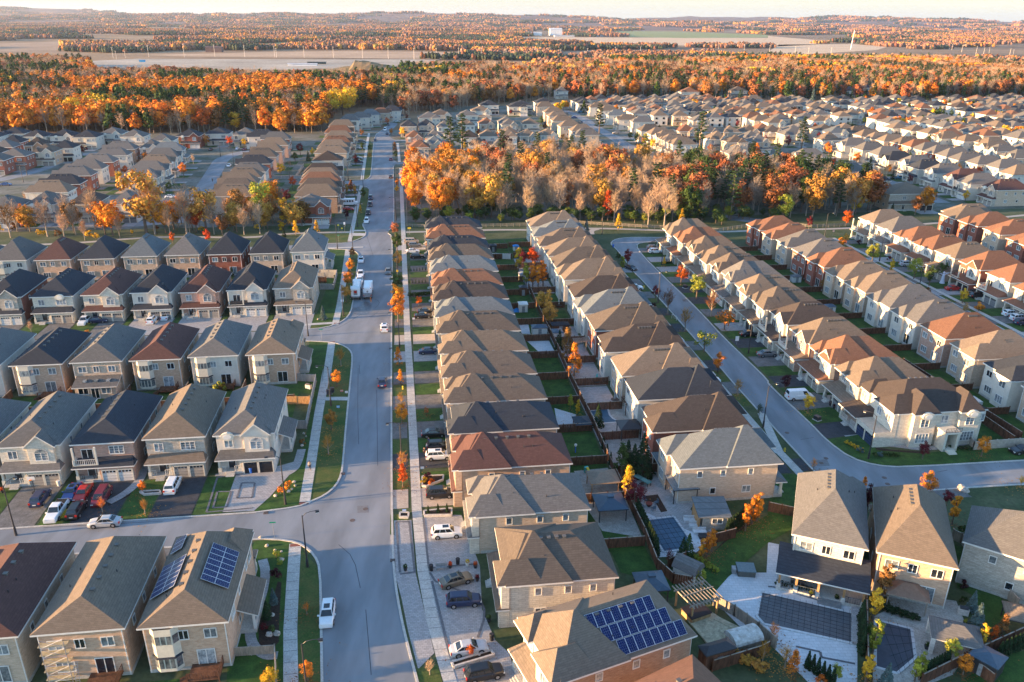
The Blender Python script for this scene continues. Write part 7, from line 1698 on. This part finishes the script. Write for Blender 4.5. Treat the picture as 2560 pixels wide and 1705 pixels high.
def chairs(r_,u,v,n,rad,col,lab,grp):
    x,y=at(r_,u,v)
    for k in range(n):
        a=2*PI*k/n+.4;o=thing('patio_chair',lab,'chair',(x+math.cos(a)*rad,y+math.sin(a)*rad,.05),a+PI/2,grp)
        cm=box_mesh('pseat'+col.name,lambda b:(b.box(-.27,-.27,.36,.27,.27,.43),b.box(-.27,-.27,0,-.22,-.22,.4),b.box(.22,-.27,0,.27,-.22,.4),b.box(-.27,.22,0,-.22,.27,.4),b.box(.22,.22,0,.27,.27,.4)),[col]);cm.name='seat';link('seat',cm,o)
        bm_=box_mesh('pback'+col.name,lambda b:(b.box(-.27,-.33,.43,.27,-.27,.95),),[col]);bm_.name='backrest';link('backrest',bm_,o)
chairs('g',1260,1270,4,1.3,mat('chair_blue',(.08,.12,.16),.7,.1,3),'blue grey chair around the small fire bowl','fire bowl chairs')
x,y=at('g',1260,1270);o=thing('fire_bowl','dark red fire bowl between blue grey chairs','fire pit',(x,y,.05));b=MB();b.tube([(0,0,0),(0,0,.3),(0,0,.5)],[.3,.5,.55],12);build(b,'bowl',[mat('bowl_red',(.16,.04,.03),.7,.1,3)],o)
x,y=at('g',1185,1050);o=thing('long_table','pair of turquoise covered long tables on grey terrace','table',(x,y,.05),R(130));b=MB();b.box(-2.0,-.5,.68,-.05,.5,.76,0);b.box(.05,-.5,.68,2.0,.5,.76,0)
build(b,'tabletop',[mat('cover_turquoise',(.10,.24,.24),.8,.08,2)],o)
for q in ((-1.8,-.4),(1.8,-.4),(-1.8,.4),(1.8,.4)): b=MB();b.box(q[0]-.04,q[1]-.04,0,q[0]+.04,q[1]+.04,.68);build(b,'leg',[DM],o)
chairs('g',1150,1050,4,1.3,DM,'dark chair beside the turquoise tables','turquoise table chairs')
x,y=at('g',1110,320);
def pergola(r_,u,v,w,d,m,lab,ang=GA):
    x,y=at(r_,u,v);o=thing('pergola',lab,'pergola',(x,y,.05),R(ang))
    for sx in (-1,1):
        for sy in (-1,1): b=MB();b.box(sx*w/2-.07,sy*d/2-.07,0,sx*w/2+.07,sy*d/2+.07,2.4);build(b,'post',[m],o)
    b=MB()
    for k in range(8): xx=-w/2+w*k/7;b.box(xx-.04,-d/2-.2,2.5,xx+.04,d/2+.2,2.6)
    for k in range(6): yy=-d/2+d*k/5;b.box(-w/2-.2,yy-.04,2.4,w/2+.2,yy+.04,2.5)
    build(b,'lattice',[m],o)
pergola('g',1100,400,3.4,3.2,WOOD,'reddish pergola against the brown roofed house');pergola('k',620,1160,2.6,2.4,WOODL,'left pale striped pergola by shared fence');pergola('k',715,1150,2.4,2.4,WOODL,'right pale striped pergola by shared fence')
x,y=at('d',170,560) ;x,y=at('c',2145,560);o=thing('spa_tub','square grey blue covered spa on terrace corner','hot tub',(x,y,.05),R(-5));b=MB();b.box(-1.2,-1.,0,1.2,1.,.85,0);b.box(-1.25,-1.05,.85,1.25,1.05,.97,1);build(b,'tub',[mat('spa_side',(.10,.10,.09),.7,.1,3),mat('spa_cover',(.12,.17,.19),.6,.08,3)],o)
b=MB();b.box(-1.9,-.5,0,-1.35,.4,.8,0);build(b,'steps',[GRYM],o)
for r_,u,v,lab in (('d',1790,940,'black barbecue on pale stone counter'),('f',485,190,'black covered barbecue on left corner terrace')):
    x,y=at(r_,u,v);o=thing('barbecue',lab,'barbecue',(x,y,.05),R(-21));b=MB();b.box(-.6,-.35,0,.6,.35,.9,1);build(b,'cabinet',[DM,mat('stone_pier',(.55,.52,.48))],o);b=MB();b.tube([(-.5,0,.95),(.5,0,.95)],[.3,.3],10);build(b,'lid',[DM],o)
for r_,u,v,w,lab in (('g',1440,1000,0,''),):pass
# planters, pots, bins near the paver drives
for r_,u,v,m_,fl,lab in (('b',1787,515,DM,'r','red flowers in black pot on paver edge'),('b',1945,495,TRIM,'y','yellow flowers in white urn'),('b',2018,515,DM,'r','red flowers by white columns'),('b',2035,635,DM,'m','magenta flowers by bronze sedan'),('b',2143,1010,DM,'g','green plant pot by garage corner'),('b',1375,540,DM,'g','small green planter on paver strip'),('h',605,375,DM,'k','dark red flower pot by columned porch'),('h',570,345,DM,'k','dark red flower pot by black garage doors'),('h',40,1110,DM,'k','dark pot by side path'),('d',1610,815,DM,'l','lime plant in black pot by sliding door'),('d',1810,1050,DM,'l','lime plant in black pot by blue juniper'),('d',1455,1260,DM,'g','green plant in pot by pavilion pier'),('e',25,1150,DM,'r','red and orange flower pots by left porch'),('i',100,900,DM,'r','red flower pot by brick porch'),('d',390,780,DM,'y','round golden plant at patio steps'),('d',628,820,DM,'g','round green plant at patio steps')):
    x,y=at(r_,u,v);o=thing('flower_pot',lab,'flower pot',(x,y,.05));b=MB();b.tube([(0,0,0),(0,0,.5)],[.2,.32],10);build(b,'pot',[m_],o);rq=random.Random(int(u));c=MB()
    for k in range(90): e=rdir(rq);leafquad(c,Vector((0,0,.75))+e*.36*rq.uniform(.5,1),e,.1,rq)
    build(c,'plant',[LEAF[fl]],o)
for r_,u,v,lab in (('b',1612,540,'black bin beside paver bench'),('b',1857,480,'dark cylinder bin by paver edge'),('b',2168,1180,'dark lantern pillar above garden bed'),('e',545,1085,'white bin at the garage corner'),('e',605,1015,'blue bin between left houses'),('e',2310,965,'blue bin before black garage doors'),('k',930,215,'blue and black bins on loop verge')):
    x,y=at(r_,u,v);o=thing('waste_bin',lab,'bin',(x,y,.05));cc=(.02,.12,.5) if 'blue' in lab else (.6,.6,.58) if 'white' in lab else (.02,.02,.025);b=MB();b.tube([(0,0,0),(0,0,.9)],[.25,.3],10);build(b,'bin_body',[mat('bin'+lab[:5],cc,.6,.05,2)],o);b=MB();b.tube([(0,0,.9),(0,0,.97)],[.33,.28],10);build(b,'lid',[mat('bin'+lab[:5],cc)],o)
x,y=at('b',1705,530);o=thing('garden_bench','grey bench on the paver edge','bench',(x,y,.05),R(GA));b=MB();b.box(-.8,-.25,.4,.8,.25,.46);build(b,'seat',[GRYM],o);b=MB();b.box(-.8,.22,.46,.8,.27,.9);build(b,'backrest',[GRYM],o)
for q in (-.7,.7): b=MB();b.box(q-.04,-.22,0,q+.04,.22,.4);build(b,'leg',[GRYM],o)
# raised beds with stone edges
for s_,lab in (('f 1545 1330 1550 1370 1800 1365 1800 1305','raised stone planter holding three clipped cedars'),('f 1325 1345 1405 1345 1400 1385 1322 1385','small white edged planter on boulevard'),('b 1820 1440 2190 1330 2160 1290 1800 1400','raised soil bed beside silver sedan'),('f 1530 1010 1725 1000 1720 1040 1570 1100 1530 1095','curved triangular garden bed with red shrubs'),('e 1290 1150 1470 1140 1480 1165 1330 1175','kidney flower bed by white minivan')):
    P=pts(s_);c=P[0];b=MB();Q=[(p[0]-c[0],p[1]-c[1]) for p in P];n=len(Q)
    for i in range(n): b.obox(Q[i],Q[(i+1)%n],.25,.4,.03,0)
    o=thing('planter_bed',lab,'garden bed',(c[0],c[1],0));build(b,'stone_edge',[mat('edge_stone',(.5,.46,.42),.9,.12,3)],o)
    b=MB();ar=sum(Q[i][0]*Q[(i+1)%n][1]-Q[(i+1)%n][0]*Q[i][1] for i in range(n));b.add([(x,y,.3) for x,y in Q],[tuple(range(n)) if ar>0 else tuple(range(n-1,-1,-1))]);build(b,'soil',[MULCH],o)
sheet('mulch_bed',[pts('c 1850 560 1730 490 1960 260 2120 130 2355 60 2355 130 2110 320 2010 420 1930 400 1780 530'),pts('h 640 650 760 655 880 700 960 750 1150 775 1420 790 1410 770 1150 755 980 730 900 690 780 640'),pts('h 720 690 760 690 890 775 860 790 740 740'),pts('h 975 800 1080 790 1190 800 1190 830 1000 830'),pts('g 1215 1180 1340 1165 1430 1320 1370 1330 1320 1240 1230 1230'),pts('e 990 1250 1230 1130 1235 1160 1000 1270'),pts('b 130 900 200 640 235 650 215 1000 210 1200 150 1260 30 1260 20 1000')],MULCH,.055)
sheet('flagstone_walk',[ribbon(smooth(pts('b 60 440 95 560 50 800 -40 990 -60 1200 80 1330 200 1320')),1.3),ribbon(smooth(pts('h 720 640 900 625 1000 700 1200 715 1380 745 1600 730 1800 690')),1.5),ribbon(smooth(pts('f 420 750 390 860 350 940 200 1010 0 1010')),1.5),ribbon(smooth(pts('e 1000 1240 1150 1160 1290 1040 1330 900')),1.5)],PAVE,.062)
# scaffold tower and ladder against the second bottom house
x,y=at('a',590,1575);o=thing('scaffold_tower','metal scaffold with plank stages against bottom left house','scaffolding',(x,y,.05),R(GA));b=MB();SC=mat('scaffold_tube',(.30,.32,.38),.4,.1,3,metal=.4)
for sx in (-1.3,1.3):
    for sy in (-.5,.5): b.tube([(sx,sy,0),(sx,sy,6.4)],[.035,.035],5)
for k in range(5):
    z=.4+k*1.3
    for sy in (-.5,.5): b.tube([(-1.3,sy,z),(1.3,sy,z+1.2)],[.02,.02],4);b.tube([(1.3,sy,z),(-1.3,sy,z+1.2)],[.02,.02],4);b.tube([(-1.3,sy,z),(1.3,sy,z)],[.025,.025],4)
build(b,'tube_frame',[SC],o)
for k in range(5): b=MB();b.box(-1.6,-.45,.9+k*1.2,1.5,.4,.97+k*1.2);build(b,'plank_stage',[WOODN],o)
x,y=at('a',745,1590);o=thing('ladder','aluminium ladder leaning on bottom left house','ladder',(x,y,.05),R(GA));b=MB()
for s in (-.22,.22): b.obox((s,-.6),(s,0),.05,.07,0,0,3.4)
for k in range(10): b.tube([(-.22,-.57+.057*k,.35+k*.34),(.22,-.57+.057*k,.35+k*.34)],[.02,.02],4)
build(b,'ladder_frame',[SC],o)
# ghost figure, play things
x,y=at('l',1600,545);o=thing('ghost_figure','tall white ghost decoration with outstretched arms on lawn','halloween decoration',(x,y,.03),R(GA));WH=mat('ghost_cloth',(.62,.62,.72),.9,.05,2);b=MB();b.tube([(0,0,0),(0,0,1.2),(0,0,2.6),(0,0,3.0)],[.75,.45,.35,.12],12);build(b,'robe',[WH],o)
b=MB();b.tube([(0,0,2.9),(0,0,3.15),(0,0,3.45),(0,0,3.6)],[.12,.28,.26,.08],10);build(b,'head',[WH],o)
for s in (-1,1): b=MB();b.tube([(s*.2,0,2.6),(s*.9,0,3.0),(s*1.6,0,3.1)],[.2,.14,.06],8);build(b,'arm',[WH],o)
x,y=at('g',583,780);o=thing('tether_post','blue post with white top on square lawn','play post',(x,y,.03));b=MB();b.tube([(0,0,0),(0,0,1.3)],[.09,.09],8);build(b,'post',[mat('toy_blue',(.02,.12,.6),.5,.05,2)],o);b=MB();b.tube([(0,0,1.3),(0,0,1.45),(0,0,1.7),(0,0,1.8)],[.15,.25,.25,.1],10);build(b,'cap',[TRIM],o)
x,y=at('g',710,985);o=thing('play_slide','yellow and turquoise toddler slide on terrace','slide',(x,y,.05),R(-60));b=MB();b.obox((-.7,0),(.7,0),.45,.06,1.1,0,.1);build(b,'slide_chute',[mat('toy_yellow',(.7,.5,.05),.5,.05,2)],o);b=MB();b.box(-1.1,-.35,0,-.7,.35,1.1);build(b,'ladder',[mat('toy_teal',(.05,.4,.4),.5,.05,2)],o)
x,y=at('k',80,800);o=thing('blue_tarp','crumpled blue tarp heaped beside white shed','tarp',at('k',25,800)+(0,));b=MB();rq=random.Random(4);vs=[];
for j in range(5):
    for i in range(6): vs.append((-1.6+i*.65,-1.2+j*.6,.05+(.9*rq.random() if 0<i<5 and 0<j<4 else 0)))
b.add(vs,[(j*6+i,j*6+i+1,(j+1)*6+i+1,(j+1)*6+i) for j in range(4) for i in range(5)]);build(b,'tarp_sheet',[mat('tarp_blue',(.02,.2,.5))],o)
x,y=at('k',1490,880);o=thing('hockey_net','white hockey net standing on second street drive','hockey net',(x,y,.05),R(-60));b=MB()
for s in (-.9,.9): b.tube([(s,0,0),(s,0,1.2)],[.04,.04],6);b.tube([(s,0,1.2),(s*.9,.8,0)],[.03,.03],5)
b.tube([(-.9,0,1.2),(.9,0,1.2)],[.04,.04],6);b.tube([(-.8,.8,.02),(.8,.8,.02)],[.03,.03],5);build(b,'net_frame',[TRIM],o)
x,y=at('e',325,1150);o=thing('basketball_hoop','portable basketball hoop before open garage','basketball hoop',(x,y,.05),R(GA));b=MB();b.tube([(0,0,0),(0,0,2.8)],[.06,.05],6);b.box(-.4,-.3,0,.4,.3,.2);build(b,'stand',[DM],o);b=MB();b.box(-.6,-.32,2.5,.6,-.28,3.2);build(b,'backboard',[TRIM],o);b=MB();b.tube([(0,-.5,2.65),(0,-.5,2.68)],[.22,.22],12);build(b,'hoop',[ORG],o)
x,y=at('c',822,190);o=thing('flag','red and white flag on the eave of solar neighbour','flag',(x,y,0),R(GA)) if 0 else None
# power poles and mast on the plain
for i,(r_,u,v,hh) in enumerate([('w',1370,525,13),('w',1697,525,15),('w',1978,520,14),('w',2253,525,14),('w',1042,535,12),('w',1073,545,9),('w',1155,535,8),('x',173,525,13),('x',190,528,11),('x',445,530,13),('x',714,533,13),('x',982,535,13),('x',1218,540,13),('x',1455,548,13),('x',1660,548,13),('x',1865,542,13),('x',2073,542,13),('x',2282,535,11),('x',2300,540,12),('y',220,535,12),('y',447,535,11),('y',693,525,11),('y',668,528,8),('y',948,500,10),('y',1180,495,10),('y',1900,450,9),('y',2135,460,9),('z',12,485,11),('z',248,495,11),('z',368,512,12),('z',580,490,9),('z',1690,460,10),('z',1780,480,11),('z',1912,500,12),('z',1982,500,10),('z',2030,500,10),('z',2220,520,11),('z',2250,520,10)]):
    x,y=at(r_,u,v);o=thing('utility_pole','pale utility pole in the line across the far fields','utility pole',(x,y,0),0,'utility poles across the fields');b=MB();b.tube([(0,0,0),(0,0,hh*1.6)],[.45,.3],6);build(b,'pole',[mat('pole_pale',(.55,.48,.42),.8,.1,1)],o)
    b=MB();b.box(-1.8,-.2,hh*1.5,1.8,.2,hh*1.53);build(b,'crossarm',[mat('pole_pale',(.55,.48,.42))],o)
x,y=at('z',760,455);o=thing('radio_mast','tall white lattice mast rising above right woods','mast',(x,y,0));b=MB();b.tube([(0,0,0),(3,0,50)],[1.3,.9],5);build(b,'mast',[mat('mast_white',(.7,.68,.66),.6,.1,.2)],o)
# earth mound and plain buildings far off
b=MB();rq=random.Random(8);n=26;x,y=at('x',900,650)
for j in range(9):
    for i in range(n): X_=(i/(n-1)-.5)*150;Y_=(j/8-.5)*60;hz_=max(0,1-(abs(Y_)/30)**2)*max(0,min(1,(75-abs(X_))/22))*(11+3*math.sin(X_*.06+1)-(6 if X_<0 else 0));b.v.append((X_,Y_,hz_*rq.uniform(.9,1.08)))
for j in range(8):
    for i in range(n-1): q=j*n+i;b.f.append((q,q+1,q+n+1,q+n));b.m.append(0)
o=build(b,'earth_mound',[mat('earth_heap',(.10,.09,.045),.95,.3,.05,col2=(.26,.17,.09))],None,(x,y,0));tag(o,'grassy brown earth mound at the building site','earth mound')
for i,(r_,u,v,w,d,h,c,lab) in enumerate((('y',200,325,75,30,16,(.75,.73,.72),'low white factory block left of white tower block'),('y',400,325,60,35,34,(.8,.78,.77),'tall white plant block on the plain'),('y',480,340,90,20,8,(.6,.58,.57),'long white shed beside plant block'),('w',1975,478,34,20,12,(.16,.10,.09),'old dark barn with maroon roof by tan field'),('z',120,230,90,40,80,(.7,.66,.64),'pale distant silo block at right'),('z',350,225,150,30,20,(.6,.52,.45),'long pale distant warehouse'),('y',1390,330,0,0,0,0,''),('x',2290,515,30,12,9,(.55,.5,.5),'white roadside house below pole line'),('y',820,338,90,20,8,(.45,.45,.47),'long grey shed in green field'),('z',1080,385,70,20,10,(.7,.5,.25),'yellow lit long building amid right woods'),('x',430,605,45,10,4,(.7,.7,.72),'row of white site trailers left of mound'),('x',560,590,30,8,4,(.06,.08,.08),'dark site containers left of mound'),('w',1310,570,9,4,3.4,(.03,.3,.6),'bright blue site container beyond the forest'),('w',2260,145,120,30,18,(.7,.65,.6),'white building on the distant left ridge'),('w',400,275,150,30,10,(.62,.58,.58),'far pale sheds amid left orchards'),('x',1360,190,220,30,18,(.75,.75,.78),'faint white greenhouses beneath the hills'),('w',880,250,60,20,14,(.25,.33,.42),'blue roofed barn in left woods'),('y',690,198,60,20,14,(.7,.6,.55),'tiny pale farm building on plain'))):
    if not w: continue
    x,y=at(r_,u,v);o=thing('distant_building',lab,'building',(x,y,0),R(GA));b=MB();b.box(-w/2,-d/2,0,w/2,d/2,h*.8,0);build(b,'wall',[mat('far_wall%d'%i,c,.9,.06,.05)],o);b=MB();b.add([(-w/2-1,-d/2-1,h*.8),(w/2+1,-d/2-1,h*.8),(w/2+1,d/2+1,h*.8),(-w/2-1,d/2+1,h*.8),(-w/2-1,0,h),(w/2+1,0,h)],[(0,1,5,4),(2,3,4,5),(1,2,5),(3,0,4)]);build(b,'roof',[mat('far_roof%d'%i,tuple(x*.75 for x in c),.8,.06,.05)],o)
# ---------------------------------------------------------------- the air
hm=bpy.data.materials.new('haze');hm.use_nodes=True;hn=hm.node_tree.nodes;hn.remove(hn['Principled BSDF'])
pv=hn.new('ShaderNodeVolumePrincipled');pv.inputs['Color'].default_value=(.66,.78,1.,1);pv.inputs['Density'].default_value=.000028;pv.inputs['Anisotropy'].default_value=.3
hm.node_tree.links.new(pv.outputs[0],hn['Material Output'].inputs['Volume'])
b=MB();b.box(-17000,-3500,-12,17000,17500,235);hz=build(b,'haze',[hm]);hz['kind']='stuff';hz['label']='thin pale evening haze over the whole valley'
